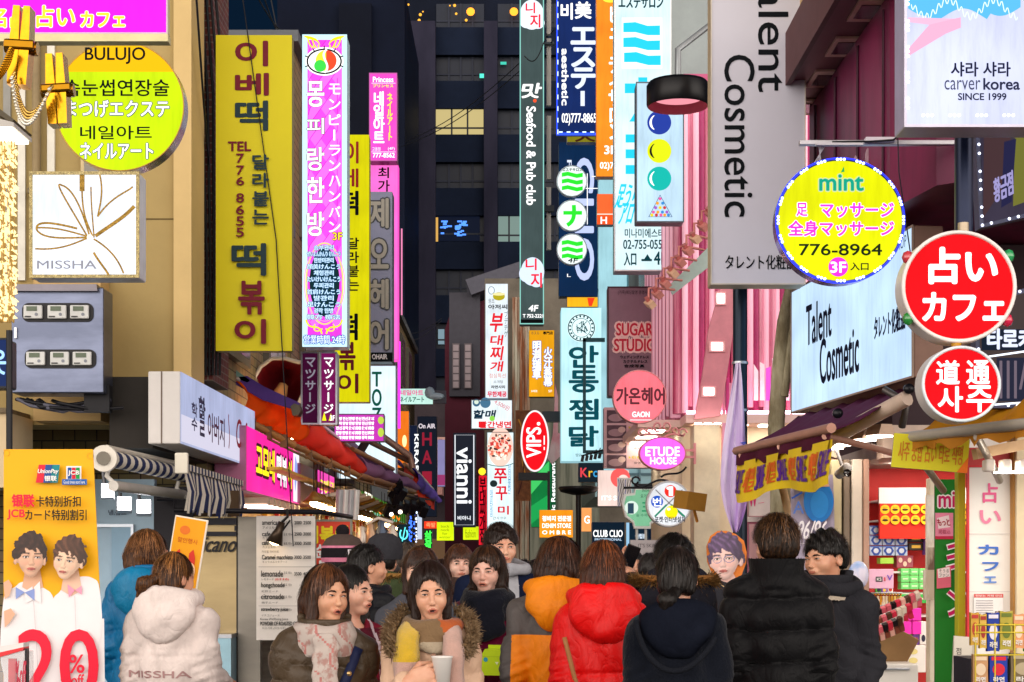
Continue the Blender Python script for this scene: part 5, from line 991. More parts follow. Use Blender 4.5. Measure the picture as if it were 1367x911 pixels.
# ------------------------------------------------------------------ right side signs
it = [('t', 'Talent', 1012, -62, 1052, 123, INK, {'rot': -90, 'b': .3}), ('t', 'Cosmetic', 967, 74, 1007, 290, INK, {'rot': -90, 'b': .3}), ('t', 'タレント化粧品', 968, 341, 1062, 360, INK, {'b': .2})]
sign('talent_blade_sign', 'huge grey vertical cosmetics blade sign with black rotated lettering', 'sign', (949, -80, 1075, 380), 12.6, D('#c6c6d2', .45, 0, .05, .8), it, side=D('#b9a888', .5), depth=.22, frame=D('#c9c2b6', .4), fw=1.2, group=SG)
r = sign('mint_sign', 'round yellow massage sign with a rim of small blue LEDs', 'sign', (1036, 212, 1207, 378), 9.6, E('#e6ea08', .92, True), [
    ('t', 'mint', 1094, 234, 1152, 255, E('#10a88a', .8), {'b': 1.5, 'out': E('#c8d8a0', .9), 'ow': 2.3}), ('p', [(1122, 231), (1126, 223), (1127, 230)], E('#30b050', .8)),
    ('t', '足', 1063, 272, 1077, 289, E('#f038c8', 1.), {'b': .7, 'out': WHT, 'ow': 1.5}), ('t', 'マッサージ', 1095, 272, 1192, 291, E('#d838d8', 1.), {'b': .7, 'out': WHT, 'ow': 1.5}), ('t', '全身マッサージ', 1052, 296, 1192, 316, E('#e838c8', 1.), {'b': .7, 'out': WHT, 'ow': 1.5}),
    ('t', '776-8964', 1066, 327, 1176, 342, E('#24381c', .4), {'b': .4}), ('c', 1118, 357.5, 13, E('#e030d0', 1.)), ('t', '3F', 1108, 351, 1128, 365, WHT, {'b': 1.}), ('t', '入口', 1134, 352, 1158, 362, INK, {'b': .3})], side=D('#b09adf', .2, .8), depth=.13, frame=D('#3a3fa0', .3, .4), fw=3, shape='round', group=SG)
m = MB(); k = 9.6/F
for i in range(20):
    for j in (-1, 0, 1):
        a = 2*PI*i/20+j*.055; m.ball((83.6*k*math.cos(a), -.022, 81*k*math.sin(a)), .0085, E('#cfe4ff', 2.6), 6)
m.build('led', r)
m = MB(); m.tube([(85.2*k*math.cos(a), -.006, 82.8*k*math.sin(a)) for a in [i*2*PI/60 for i in range(60)]], .007, E('#2c38ff', 1.6), 6, True); m.build('led_strip', r)
r = thing('sign_beam', 'white drilled steel beam holding the yellow massage sign', 'beam', W(1170, 190, 9.75)); k = 9.75/F
m = MB(); m.box((-102*k, 0, -3*k), (106*k, .05, 3*k), D('#c8c6cc', .35, .4), bev=.003); m.box((-82*k, -.05, -6.5*k), (-20*k, -.01, -3.4*k), D('#d8d4d8', .4)); m.box((-16*k, -.04, -1*k), (24*k, .02, 5*k), D('#e0d8e2', .4), bev=.004); m.build('rail', r)
m = MB()
for i in range(4): m.tube([(-77*k+i*3*k, .0, -4*k), (-72*k-i*4*k, .03, -30*k)], .003, D('#c0bcc4', .4), 5)
m.tube([(-60*k, -.02, -1*k), (-10*k, -.05, -2*k), (20*k, -.05, 0), (32*k, -.04, 10*k)], .006, D('#17171d', .5), 6); m.tube([(28*k, 0, 20*k), (30*k, 0, -40*k), (50*k, .05, -160*k)], .004, D('#2a2430', .5), 5); m.build('wire', r)
# carver sign with LEDs
FRM = D('#c8c4d8', .35, .2)
r = sign('beauty_sign', 'large pale lilac beauty sign with a LED dotted edge at the top right', 'sign', (1207, -90, 1400, 170), 8.4, E('#cfd4f2', .98, True), [
    ('p', [(1212+i*5, (8+10*math.sin(i*.32)+(14 if 5 < i < 22 else 4))) for i in range(31)]+[(1362, -60), (1212, -60)], E('#58b4e8', .95)),
    ('l', [(1216+i*1.1, 12+11*math.sin(i*.115-.5)+5*math.sin(i*.9)) for i in range(130)], 1.3, E('#dff4f4', 1.)),
    ('p', [(1212, 24), (1280, 26), (1240, 34), (1210, 30)], E('#e6b4d0', .95)), ('p', [(1240, 34), (1282, 24), (1282, 38), (1262, 46), (1212, 76), (1212, 66)], E('#e8aac8', .95)),
    ('t', '샤라 샤라', 1269, 84, 1348, 103, E('#2a2f56', .4), {'b': .5}), ('t', 'carver', 1260, 108, 1308, 121, E('#5a5f82', .5)), ('t', 'korea', 1312, 106, 1360, 121, E('#3a3f66', .4), {'b': .8}), ('t', 'SINCE 1999', 1278, 126, 1342, 135, E('#34395e', .4), {'b': .4})], side=D('#a9a4c0', .4), depth=.22, frame=FRM, fw=3, group=SG)
m = MB(); k = 8.4/F; LD = E('#e4e8ff', 2.4)
for i in range(6):
    for j in (-1, 0, 1): m.ball(((1211-1303.5)*k, -.02, (40-(2+i*34.5-35+j*6))*k), .0085, LD, 6)
for i in range(6):
    for j in (-1, 0, 1): m.ball(((1237+i*36+j*6-1303.5)*k, -.02, (40-155.5)*k), .0085, LD, 6)
m.build('led', r)
# red circles on a dark pole
r = thing('sign_pole', 'dark blue pole holding the two red round fortune telling signs', 'pole', W(1290, 320, 8.9)); k = 8.9/F; zb = r.location.z
m = MB(); m.tube([(0, .05, -.02), (0, .05, 1.4)], .05, D('#1a2440', .3, .3), 16); m.build('post', r)
m = MB(); m.tube([(-4*k, 0, -2*k), (-4*k, 0, 22*k)], .03, D('#b8a890', .4, .4), 12); m.build('bracket', r)
REDS = E('#ee0d18', 1., True)
def gems(r, pts, k, cols):
    for i, (x, z) in enumerate(pts):
        m = MB(); m.ball((x*k, .02, z*k), (.032, .03, .036), D(cols[i % len(cols)], .15, 0, .1, spec=.9), 8); m.build('gem', r)
r = sign('round_sign', 'larger red round fortune cafe sign with white brush lettering', 'sign', (1203, 308, 1357, 458), 8.6, REDS, [('t', '占い', 1241, 332, 1330, 378, WHT, {'b': 2.}), ('t', 'カフェ', 1232, 392, 1340, 428, WHT, {'b': 2.})], side=D('#dcd6d2', .35), depth=.14, frame=D('#ece6e2', .3), fw=5.5, shape='round', group='red round fortune signs')
gems(r, [(-67, 40), (68, 42), (-66, -42), (66, -44), (-2, -74)], 8.6/F, ['#c23a44', '#2a9a5a', '#2a8a3c', '#d0204a', '#c8922a'])
r = sign('round_sign', 'smaller red round sign with white chinese and korean letters below the larger one', 'sign', (1230, 462, 1336, 564), 8.5, REDS, [('t', '道', 1250, 482, 1280, 513, WHT, {'b': .9}), ('t', '通', 1290, 482, 1320, 513, WHT, {'b': .9}), ('t', '사', 1252, 517, 1284, 550, WHT, {'b': 1.5}), ('t', '주', 1290, 516, 1324, 550, WHT, {'b': 1.5})], side=D('#d8d4d0', .35), depth=.14, frame=D('#dfeaf0', .3), fw=4.5, shape='round', group='red round fortune signs')
# talent lightbox on the wall (slightly turned)
Yn, Yf = 10.6, 13.2; Xn, Xf = (1220-CX)*Yn/F, (1057-CX)*Yf/F; L_ = math.hypot(Xn-Xf, Yn-Yf); az = math.atan2(Yn-Yf, Xn-Xf)
zb = EYE+(HY-504)*Yn/F; h = .98
r = free_sign('talent_lightbox', 'large white blue lit cosmetics lightbox above the purple awning', 'sign', (Xf, Yf, zb), az, L_, h, E('#bcd8f4', .98, True), [('t', 'Talent', L_*15, h*19, L_*38, h*50, E('#141c34', .3), {'b': .7}), ('t', 'Cosmetic', L_*28, h*50, L_*61, h*84, E('#141c34', .3), {'b': .7}), ('t', 'タレント化粧品', L_*73, h*50, L_*95, h*66, E('#1a2440', .3), {'b': .5}), ('t', '2nd Idol Cafe SHOP', L_*70, h*4, L_*96, h*12, E('#4a6a90', .4))], side=D('#8a6a5c', .5), depth=.2, frame=D('#a08a7c', .5), fw=.012)
# LED picture frames at the right edge
def led_frame(label, pts, Y, fcol, items, tilt=0):
    k = Y/F; cx = sum(p[0] for p in pts)/4; cy = sum(p[1] for p in pts)/4
    r = thing('led_photo_sign', label, 'sign', W(cx, cy, Y)); loc = [((x-cx)*k, (cy-y)*k) for x, y in pts]
    m = MB(); m.prism(loc, .1, D('#3b3f5a', .4)); m.build('cabinet', r)
    m = MB(); m.prism([(x*.9, z*.92) for x, z in loc], .003, fcol, T(0, -.004, 0)); m.build('face', r)
    art(r, items, lambda x: (x-cx)*k, lambda z: (cy-z)*k, k)
    m = MB()
    for i in range(4):
        a, b = Vector(loc[i])*.96, Vector(loc[(i+1) % 4])*.96; n = max(3, int((b-a).length/.05))
        for j in range(n):
            if j % 4 == 3: continue
            p = a.lerp(b, j/n); m.ball((p.x, -.02, p.y), .0085, LD, 6)
    m.build('led', r)
led_frame('tilted picture sign edged with white LEDs behind the red fortune sign', [(1302, 168), (1420, 150), (1420, 278), (1308, 305)], 9.25, E('#4a4258', .45, True), [('p', [(1355, 170), (1390, 166), (1390, 262), (1352, 276)], E('#8a8a3a', .5)), ('p', [(1313, 180), (1350, 174), (1346, 240), (1312, 292)], E('#5a3f44', .45)), ('p', [(1340, 190), (1356, 186), (1350, 270), (1336, 278)], E('#2c2c5a', .45)), ('t', '황금점', 1326, 228, 1352, 270, E('#a8a0d8', .7), {'b': .9, 'rot': 8})])
led_frame('low picture sign edged with white LEDs right of the small red sign', [(1300, 402), (1420, 372), (1420, 545), (1306, 545)], 9.3, E('#584a48', .5, True), [('r', 1310, 440, 1420, 468, E('#18283c', .5)), ('t', '타로카드', 1318, 440, 1400, 466, E('#dfe6ff', .9), {'b': 1.4}), ('r', 1330, 478, 1400, 536, E('#2c3048', .5)), ('t', '|||/|||', 1334, 482, 1396, 532, E('#8a7a8a', .5), {'b': .6}), ('l', [(1310, 478), (1420, 462)], 2.4, E('#eaf0ff', 1.5)), ('l', [(1310, 542), (1420, 534)], 2.4, E('#eaf0ff', 1.5))])
# ------------------------------------------------------------------ left stalls
WARM = E('#ffd9a0', 10., True, uneven=0); COOL = E('#f4f2ff', 8., True, uneven=0)
BRS = STREAK('#8c7c5c', '#a4926c', .5, 1.4, .34, .9, .02); BRS2 = STREAK('#75716a', '#8b867c', .5, 1.4, .36, .9, .02)
def cafe_stall():
    Y = 14.6; k = Y/F; r = thing('cafe_stall', 'steel fronted cafe stall with script lettering under the striped awning', 'stall', W(240, 750, Y)); X = lambda p: (p-240)*k; Z = lambda p: (750-p)*k; zb = -1.6
    m = MB(); m.box((X(60), 0, zb), (X(206), .1, Z(640)), D('#a9c6da', .4, .1, .06)); m.build('blue_panel', r)
    m = MB(); m.box((X(150), -.03, zb), (X(176), -.002, Z(702)), D('#8db2cc', .3, .1, .05)); m.box((X(176), -.045, zb), (X(179.5), -.002, Z(700)), D('#b9c2cc', .3, .7)); m.box((X(130), -.045, Z(704)), (X(176), -.002, Z(700)), D('#b9c2cc', .3, .7)); m.build('door', r)
    m = MB(); m.box((X(206), -.02, zb), (X(258), .1, Z(650)), D('#2a2830', .5)); m.build('dark_panel', r)
    m = MB(); m.box((X(258), 0, zb), (X(318), .1, Z(690)), BRS); m.box((X(240), .02, Z(689)), (X(318), .1, Z(655)), D('#54402c', .6, 0, .2)); m.build('steel_panel', r)
    m = MB(); m.box((X(254), -.06, Z(716)), (X(317), -.002, Z(710)), D('#20202a', .4)); m.box((X(254), -.06, Z(701)), (X(317), -.002, Z(692)), D('#20202a', .4)); m.box((X(314), -.05, Z(709)), (X(317), -.002, Z(702)), D('#20202a', .4)); m.box((X(316), -.02, zb), (X(318.5), -.003, Z(690)), D('#3a3530', .4)); m.build('shelf_frame', r)
    m = MB(); m.box((X(318.5), -.03, zb), (X(348), .1, Z(690)), BRS2); m.build('steel_post', r)
    m = MB(); m.box((X(296), -.3, zb), (X(316), -.01, Z(848)), D('#9cc4d4', .3, .2)); m.box((X(294), -.31, Z(850)), (X(317), -.01, Z(845)), STEEL); m.build('cooler', r)
    art(r, [('t', 'Americano', 222, 716, 317, 737, D('#1a1a20', .4), {'b': .35, 'sh': .35}), ('t', '냉.음료', 146, 681, 170, 688, D('#5a6a80'), {'b': .2})], X, Z, k, y0=-.032)
    return r
r = cafe_stall()
Y = 14.6
def flood(px, py, Y, w, h, lab, tilt):
    k = Y/F; r = thing('flood_lamp', lab, 'lamp', W(px, py, Y), rot=(tilt, 0, .25), group='white flood lamps of the cafe stall')
    m = MB(); m.box((-w*k, .01, -h*k), (w*k, .1, h*k), D('#b8bac0', .3, .5), bev=.008); m.build('housing', r)
    m = MB(); m.box((-w*.88*k, 0, -h*.88*k), (w*.88*k, .009, h*.88*k), E('#fdfcff', 9., True, uneven=0)); m.build('lamp_glass', r)
    m = MB(); m.tube([(0, .1, 0), (-4*k, .16, 12*k), (-6*k, .2, 30*k)], .014, D('#8a8c92', .4, .6), 6); m.build('arm', r)
flood(166, 672, 13.2, 10, 10, 'left white flood lamp of the cafe stall', -.25)
flood(192, 676, 13.25, 10, 10, 'right white flood lamp of the cafe stall', -.25)
flood(144, 655, 13., 9, 10, 'upper white flood lamp beside the yellow card banner', -.1)
# striped awnings
NV = D('#22305e', .7); IV = D('#ece6d6', .7, 0, .06)
r = thing('roller_awning', 'rolled up blue and white striped awning cassette above the flood lamps', 'awning', W(143, 612, 11.8))
a, b = Vector((0, 0, 0)), W(246, 634, 13.9)-W(143, 612, 11.8)
m = MB()
for i in range(22): m.tube([a.lerp(b, (i+.02)/22)+Vector((0, 0, .0)), a.lerp(b, (i+.98)/22)], .062, NV if i % 2 else IV, 14)
m.build('fabric_roll', r)
m = MB(); m.prism(circle(0, 0, .095, n=20), .05, D('#e3ddd0', .4), T(-.01, -.06, -.005)); m.prism(circle(0, 0, .05, n=14), .01, D('#7a7468', .4), T(-.01, -.075, -.005)); m.tube([a+Vector((0, 0, .075)), b+Vector((0, 0, .08))], .022, D('#cfc8ba', .4), 8); m.tube([a+Vector((.05, -.03, -.2)), b+Vector((.0, -.04, -.17))], .04, D('#c4c0b8', .35, .2), 10); m.build('cassette', r)
m = MB()
for t in (.05, .95): m.tube([a.lerp(b, t)+Vector((0, 0, 0)), a.lerp(b, t)+Vector((-.04, .02, -.12)), a.lerp(b, t)+Vector((.05, -.03, -.2))], .018, D('#d8d4cc', .4), 8)
m.build('arm', r)
r = thing('striped_valance', 'blue and white striped hanging valance under the cafe lightbox', 'awning', (-2.52, 12.6, 2.3))
vs, fs = [], []; m = MB(); N_ = 68
for i in range(N_):
    y0 = i/N_*2.75; y1 = (i+1)/N_*2.75; ph = i*.62; x = lambda q, z: .035*math.sin(q*9)*z+.01
    dz = .02*math.sin(i*1.3)
    m.add([(x(y0, 0), y0, 0), (x(y1, 0), y1, 0), (x(y1, .6)+.03, y1, -.16), (x(y0, .6)+.03, y0, -.16), (x(y0, 1)+.0, y0+.02, -.31-dz), (x(y1, 1), y1+.02, -.31-dz)], [(0, 1, 2, 3), (3, 2, 5, 4)], NV if (i//2) % 2 else IV, True)
m.build('cloth', r)
m = MB()
for i in range(40): m.box((-.03, i*.069, .0), (.03, (i+.97)*.069, .05), NV if i % 2 else IV)
m.box((-.05, -.05, -.03), (.05, -.002, .13), IV, bev=.01); m.build('front_bar', r)
# light fittings under the stall roofs
r = thing('tube_lamp_row', 'row of slanted fluorescent lamps beneath the pink snack sign', 'lamps', (-2.5, 15.6, 2.14))
m = MB()
for i in range(7): m.box((-.14+.0*i, i*.36, .0), (.2, i*.36+.1, .07), D('#b9a48c', .4), bev=.01)
m.build('housing', r)
m = MB()
for i in range(7): m.box((-.12, i*.36-.008, -.014), (.18, i*.36+.07, -.001), E('#ffe4e0', 5., True, uneven=0))
m.build('lamp_glass', r)
r = thing('track_rail', 'dark pipe rail over the menu board', 'rail', (-2.75, 14.4, 2.03)); m = MB(); m.tube([(-.35, 0, .12), (-.2, 0, .12), (-.2, 0, .02), (1.1, -.05, .0), (1.2, 1.5, 0)], .022, D('#1c1a22', .4), 8); m.build('pipe', r)
r = thing('spot_lamp', 'brass cone spot lamp lit over the drinks menu board', 'lamp', W(371, 712, 14.0), rot=(0, .35, 0)); m = MB(); m.lathe([(.0, .10), (.03, .1), (.035, .03), (.075, -.09), (.07, -.09), (.03, .02)], D('#4a3c30', .3, .6)); m.build('shade', r)
m = MB(); m.ball((0, 0, -.075), (.05, .05, .035), WARM, 12); m.build('bulb', r)
m = MB(); m.tube([(0, 0, .1), (.03, 0, .16), (.0, 0, .22)], .012, BLK, 6); m.tube([(.02, 0, .0), (.06, 0, .14)], .008, BLK, 6); m.build('bracket', r)
# menu
it = [('t', 'americano', 350, 695, 377, 701, INK, {'b': .12}), ('t', 'cafe latte', 350, 710, 376, 716, INK, {'b': .12}), ('t', 'cafe mocha', 350, 722, 376, 728, INK, {'b': .12}), ('t', 'Caramel macchiato', 350, 741, 391, 747, INK, {'b': .12}), ('t', 'lemonade', 349, 762, 378, 770, INK, {'b': .12}), ('t', 'hongchoade', 349, 778, 380, 786, INK, {'b': .12}), ('t', 'citronade', 349, 793, 379, 800, INK, {'b': .12}), ('t', 'strawberry juice', 349, 811, 385, 817, INK, {'b': .12}), ('t', 'Korea Wellbeing Juice', 348, 825, 385, 829, INK), ('t', 'POWDER OF ROASTED GRAINS', 348, 830, 406, 835, INK, {'b': .12}),
      ('t', 'アメリカーノ', 351, 703, 374, 706.5, INK), ('t', 'カフェラテ', 351, 717, 368, 720, INK), ('t', 'カフェモカ', 351, 729, 368, 732, INK), ('t', '카라멜 마키아토', 350, 735, 373, 738.5, INK), ('t', 'キャラメルマキアート', 351, 749, 384, 752, INK), ('t', 'レモネード', 350, 772, 366, 775, INK), ('t', '(おすすめ)', 368, 772, 386, 775.5, D('#d03a3a'), {'b': .12}), ('t', '紅酢エード', 350, 788, 372, 791, INK), ('t', '柚子エード', 350, 803, 372, 806, INK), ('t', 'イチゴジュース', 350, 820, 374, 823, INK), ('t', '미숫가루 (미숫가루)', 351, 837, 382, 840.5, INK),
      ('l', [(346, 757), (418, 757)], .4, INK), ('l', [(346, 809), (418, 809)], .3, INK)]
for z, a, b in ((696, '2000', '2500'), (711, '2500', '3000'), (723.5, '3000', '3500'), (742, '3000', '3500'), (764, '3500', '4000')): it += [('t', a, 394, z, 403.5, z+4.4, INK, {'b': .12}), ('t', b, 406, z, 416, z+4.4, INK, {'b': .12})]
for z in (696, 712, 724, 763, 779, 795, 812): it.append(('t', '음료 메뉴', 380, z, 391, z+3.6, INK))
sign('menu_board', 'white drinks menu board with black lettering beside the steel cafe stall', 'menu board', (342, 689, 421, 855), 14.15, D('#d9d3cc', .5, 0, .04), it, side=D('#c4beb8', .5), depth=.02)
# stall awnings beyond
def awning(name, label, pa, pb, qa, qb, cols, beam, cat='awning', drop=0.12, val=.12, stripes=None):
    """pa,pb: front edge near and far; qa,qb: wall edge near and far (world points)"""
    pa, pb, qa, qb = (Vector(p) for p in (pa, pb, qa, qb)); r = thing(name, label, cat, (pa+pb)/2); o = r.location.copy()
    nu, nv = 26, 10; m = MB(); vs, fs = [], []
    for j in range(nv+1):
        for i in range(nu+1):
            u, v = i/nu, j/nv; p = (pa.lerp(pb, u)).lerp(qa.lerp(qb, u), v)-o
            p.z -= drop*math.sin(PI*v)*(.5+.5*abs(math.sin(u*PI*3)))+.012*math.sin(u*41+v*6)
            vs.append(p)
    cm = [TRANS(c, .4) for c in cols]
    for j in range(nv):
        for i in range(nu):
            m.add([vs[j*(nu+1)+i], vs[j*(nu+1)+i+1], vs[(j+1)*(nu+1)+i+1], vs[(j+1)*(nu+1)+i]], [(0, 1, 2, 3)], cm[0], True)
    ob = m.build('cloth', r); bm = bmesh.new(); bm.from_mesh(ob.data); bmesh.ops.remove_doubles(bm, verts=bm.verts, dist=1e-4); bm.to_mesh(ob.data); bm.free()
    s_ = ob.modifiers.new('solid', 'SOLIDIFY'); s_.thickness = .006
    m = MB()
    for i in range(nu):
        a, b = vs[i], vs[i+1]; w = .04*math.sin(i*1.9)
        m.add([a, b, b+Vector((.03*math.sin(i), 0, -val+w*.4)), a+Vector((.03*math.sin(i-1), 0, -val+.04*math.sin((i-1)*1.9)*.4))], [(0, 1, 2, 3)], cm[-1], True)
    ob = m.build('valance', r); bm = bmesh.new(); bm.from_mesh(ob.data); bmesh.ops.remove_doubles(bm, verts=bm.verts, dist=1e-4); bm.to_mesh(ob.data); bm.free()
    m = MB(); m.tube([pa-o+Vector((0, 0, .02)), pb-o+Vector((0, 0, .02))], .032, beam, 8)
    m.build('front_bar', r)
    m = MB()
    for t in (.06, .5, .94): m.tube([pa.lerp(pb, t)-o+Vector((0, 0, -.02)), (pa.lerp(pb, t)).lerp(qa.lerp(qb, t), .55)-o+Vector((0, 0, -.25)), qa.lerp(qb, t)-o+Vector((0, 0, -.45))], .022, beam, 8)
    m.build('arm', r)
    return r
WOOD = D('#a87848', .5, 0, .15); ALU = D('#b09a88', .4, .4)
awning('stall_awning', 'mauve purple stall awning far along the stalls', W(470, 602, 19.4), W(548, 640, 25), W(412, 566, 19.4), W(500, 600, 25), ['#8a5a80', '#6f4a78'], WOOD, drop=.08, val=.16)
awning('stall_awning', 'violet, red and blue patched awning end above the spotlights', W(540, 622, 24.5), W(580, 662, 29), W(500, 588, 24.5), W(544, 624, 29), ['#5a4aa0', '#d8402c'], WOOD, drop=.05, val=.25)
r = thing('awning_trim', 'purple cloth edge and teal rag on top of the orange awning', 'cloth', W(360, 520, 16.6)); k = 16.6/F
m = MB(); m.prism([((a-360)*k, (520-b)*k) for a, b in [(308, 505), (330, 502), (352, 516), (400, 538), (396, 548), (350, 534), (312, 512)]], .05, D('#5c3f98', .6, 0, .15)); m.build('cloth', r)
m = MB(); m.prism([((a-360)*k, (520-b)*k) for a, b in [(301, 487), (312, 492), (334, 508), (330, 511), (309, 503), (303, 520)]], .03, D('#7fa39a', .6)); m.build('rag', r)
m = MB(); m.prism([((a-360)*k, (520-b)*k) for a, b in [(388, 543), (393, 539), (399, 541), (402, 548), (398, 555), (391, 555)]], .2, D('#6f6a58', .4, .4), T(0, -.02, 0)); m.build('end_cap', r)
for name, lab, p, q, col, w in (('roof_beam', 'brown wooden eave beam under the orange awning', W(322, 558, 16.3), W(392, 594, 16.8), '#c08a52', .04), ('roof_beam', 'long brown eave beam under the coral awning', W(392, 594, 16.8), W(478, 634, 19.8), '#b58252', .04), ('roof_beam', 'far brown eave beam above the black spotlights', W(478, 634, 19.8), W(552, 656, 25.1), '#a87648', .055)):
    r = thing(name, lab, 'beam', p); d = q-p; m = MB()
    m.tube([(0, 0, 0), d], w, D(col, .5, 0, .15), 4); m.build('timber', r); m = MB(); m.tube([(.0, 0, -.07), d+Vector((0, 0, -.07))], .014, D('#8a6a44', .5), 6)
    for t in (.2, .5, .8): m.box(tuple(d*t+Vector((-.03, -.03, -.08))), tuple(d*t+Vector((.04, .03, .05))), D('#7a5a3c', .4, .3))
    m.build('rail', r)
# hanging cloth fronts between the eave bar and the beam
for lab, (a, b, c, d_), col in (('taut bright orange stall awning nearest the cafe sign', (W(314, 508, 16.6), W(402, 549, 17.0), W(318, 554, 16.4), W(396, 590, 16.85)), '#ff6208'), ('coral red stall awning sagging under the long eave bar', (W(400, 549, 17.0), W(474, 606, 20.0), W(396, 592, 16.85), W(480, 633, 19.9)), '#ff4a38'), ('mauve cloth awning between the coral and violet ones', (W(472, 605, 20.0), W(550, 640, 25.4), W(480, 634, 19.9), W(553, 655, 25.2)), '#a87aa8'), ('violet awning cloth at the far end of the stalls', (W(546, 620, 25.6), W(578, 656, 29.2), W(553, 652, 25.4), W(584, 672, 29)), '#7a5ac8')):
    r = thing('stall_awning', lab, 'awning', a); m = MB(); vs = []; nu, nv = 30, 8
    for j in range(nv+1):
        for i in range(nu+1):
            u, v = i/nu, j/nv; p = (a.lerp(b, u)).lerp(c.lerp(d_, u), v)-a; p += Vector((.10*math.sin(PI*v)+.02*math.sin(u*23+v*5), 0, -.03*math.sin(PI*v)+.012*math.sin(u*40+v*4))); vs.append(p)
    m.add(vs, [(j*(nu+1)+i, j*(nu+1)+i+1, (j+1)*(nu+1)+i+1, (j+1)*(nu+1)+i) for j in range(nv) for i in range(nu)], TRANS(col, .35), True); ob = m.build('cloth', r); q_ = ob.modifiers.new('solid', 'SOLIDIFY'); q_.thickness = .005
    m = MB(); m.tube([(0, 0, .02), tuple(b-a+Vector((0, 0, .02)))], .03, D('#b9aaa0', .35, .5), 8); m.build('eave_bar', r)
for q in range(6):
    l_ = thing('flood_tube', ('nearest', 'second', 'third', 'fourth', 'fifth', 'farthest')[q]+' warm tube lamp behind the cloth fronts of the stall awnings', 'lamp', (-2.5, 16.7+q*1.9, 2.98), group='warm tube lamps behind the awning cloth')
    m = MB(); m.box((0, 0, -.03), (.05, 1.3, -.002), D('#8a7a60', .5)); m.build('housing', l_); m = MB(); m.box((.004, .02, 0), (.046, 1.28, .03), E('#ffdca8', 20., True, uneven=0)); m.build('tube', l_)
# folded dark red umbrella
r = thing('folded_umbrella', 'dark red umbrella folded open like a tulip above the orange awning', 'umbrella', W(373, 510, 17.9)); k = 17.9/F
vs, fs = [], []; nu, nv = 28, 8; m = MB()
rim = [(-33, 8), (-36, -10), (-28, 14), (-20, 27), (-4, 33), (14, 30), (30, 26), (40, 24), (38, 4), (32, -14), (24, -30), (10, -34), (-10, -34), (-26, -26)]
rim = [(-36, -14), (-33, 6), (-25, 20), (-10, 31), (8, 31), (26, 26), (40, 27), (37, 6), (33, -12), (25, -30), (8, -34), (-14, -32)]
n = len(rim)
for j in range(nv+1):
    t = j/nv
    for i in range(n):
        x, z = rim[i]; q = math.cos(t*PI/2); vs.append(((x*q-4*(1-q))*k, math.sin(t*PI/2)*.5-.0, (z*q-6*(1-q))*k))
for j in range(nv):
    for i in range(n): fs.append((j*n+i, j*n+(i+1) % n, (j+1)*n+(i+1) % n, (j+1)*n+i))
m.add(vs, fs, D('#7a1826', .55, 0, .2), True); ob = m.build('canopy', r); s_ = ob.modifiers.new('s', 'SUBSURF'); s_.levels = 1; s_.render_levels = 2
m = MB(); m.tube([(x*k, -.005, z*k) for x, z in rim], .022, D('#cfcac0', .6), 6, True); m.build('hem', r)
m = MB(); m.lathe([(.0, .16), (.05, .14), (.085, .0), (.09, -.16), (0, -.17)], D('#c4905a', .6), T(-2*k, .1, -18*k, .2, .4, 0)); m.build('lining', r)
# black spotlights at the end of the awnings
r = thing('spotlight_row', 'cluster of black spotlights hanging at the end of the stall awnings', 'spotlights', W(545, 664, 23)); k = 23/F
m = MB()
for (a, b, ry) in ((-20, 8, .4), (-13, 16, -.3), (-8, 4, .5), (-16, -2, .2), (-26, -18, .35), (-14, -15, .4), (-4, -13, .4), (6, -14, .3), (16, -10, .3), (20, -18, .3)):
    m.box((-.05, -.09, -.08), (.05, .09, .08), D('#17151a', .35), T(a*k, random.uniform(-.1, .1), b*k, .4, ry, .3), bev=.01)
m.build('spotlight', r)
m = MB()
for (a, b) in ((-19, 3), (-9, 0), (-22, -23), (-10, -20)): m.ball((a*k, -.1, b*k), .03, E('#ffe0c8', 4.), 8)
m.build('bulb', r)
m = MB(); m.tube([(-28*k, 0, 6*k), (22*k, .1, -2*k), (36*k, .1, -4*k)], .012, D('#3a3030', .4), 6); m.build('rail', r)
r = thing('frame_struts', 'grey metal awning folding arm sticking up behind the coral awning', 'struts', W(500, 600, 21)); k = 21/F; m = MB()
m.tube([(-2*k, 0, 26*k), (46*k, .2, -8*k), (50*k, .2, -24*k)], .045, D('#8a6f62', .4, .3), 6); m.tube([(-6*k, .1, 10*k), (44*k, .3, -14*k)], .035, D('#7a5f50', .4, .3), 6); m.tube([(-2*k, 0, 26*k), (-26*k, .1, -12*k)], .06, D('#4a4044', .4, .3), 6); m.build('arm', r)
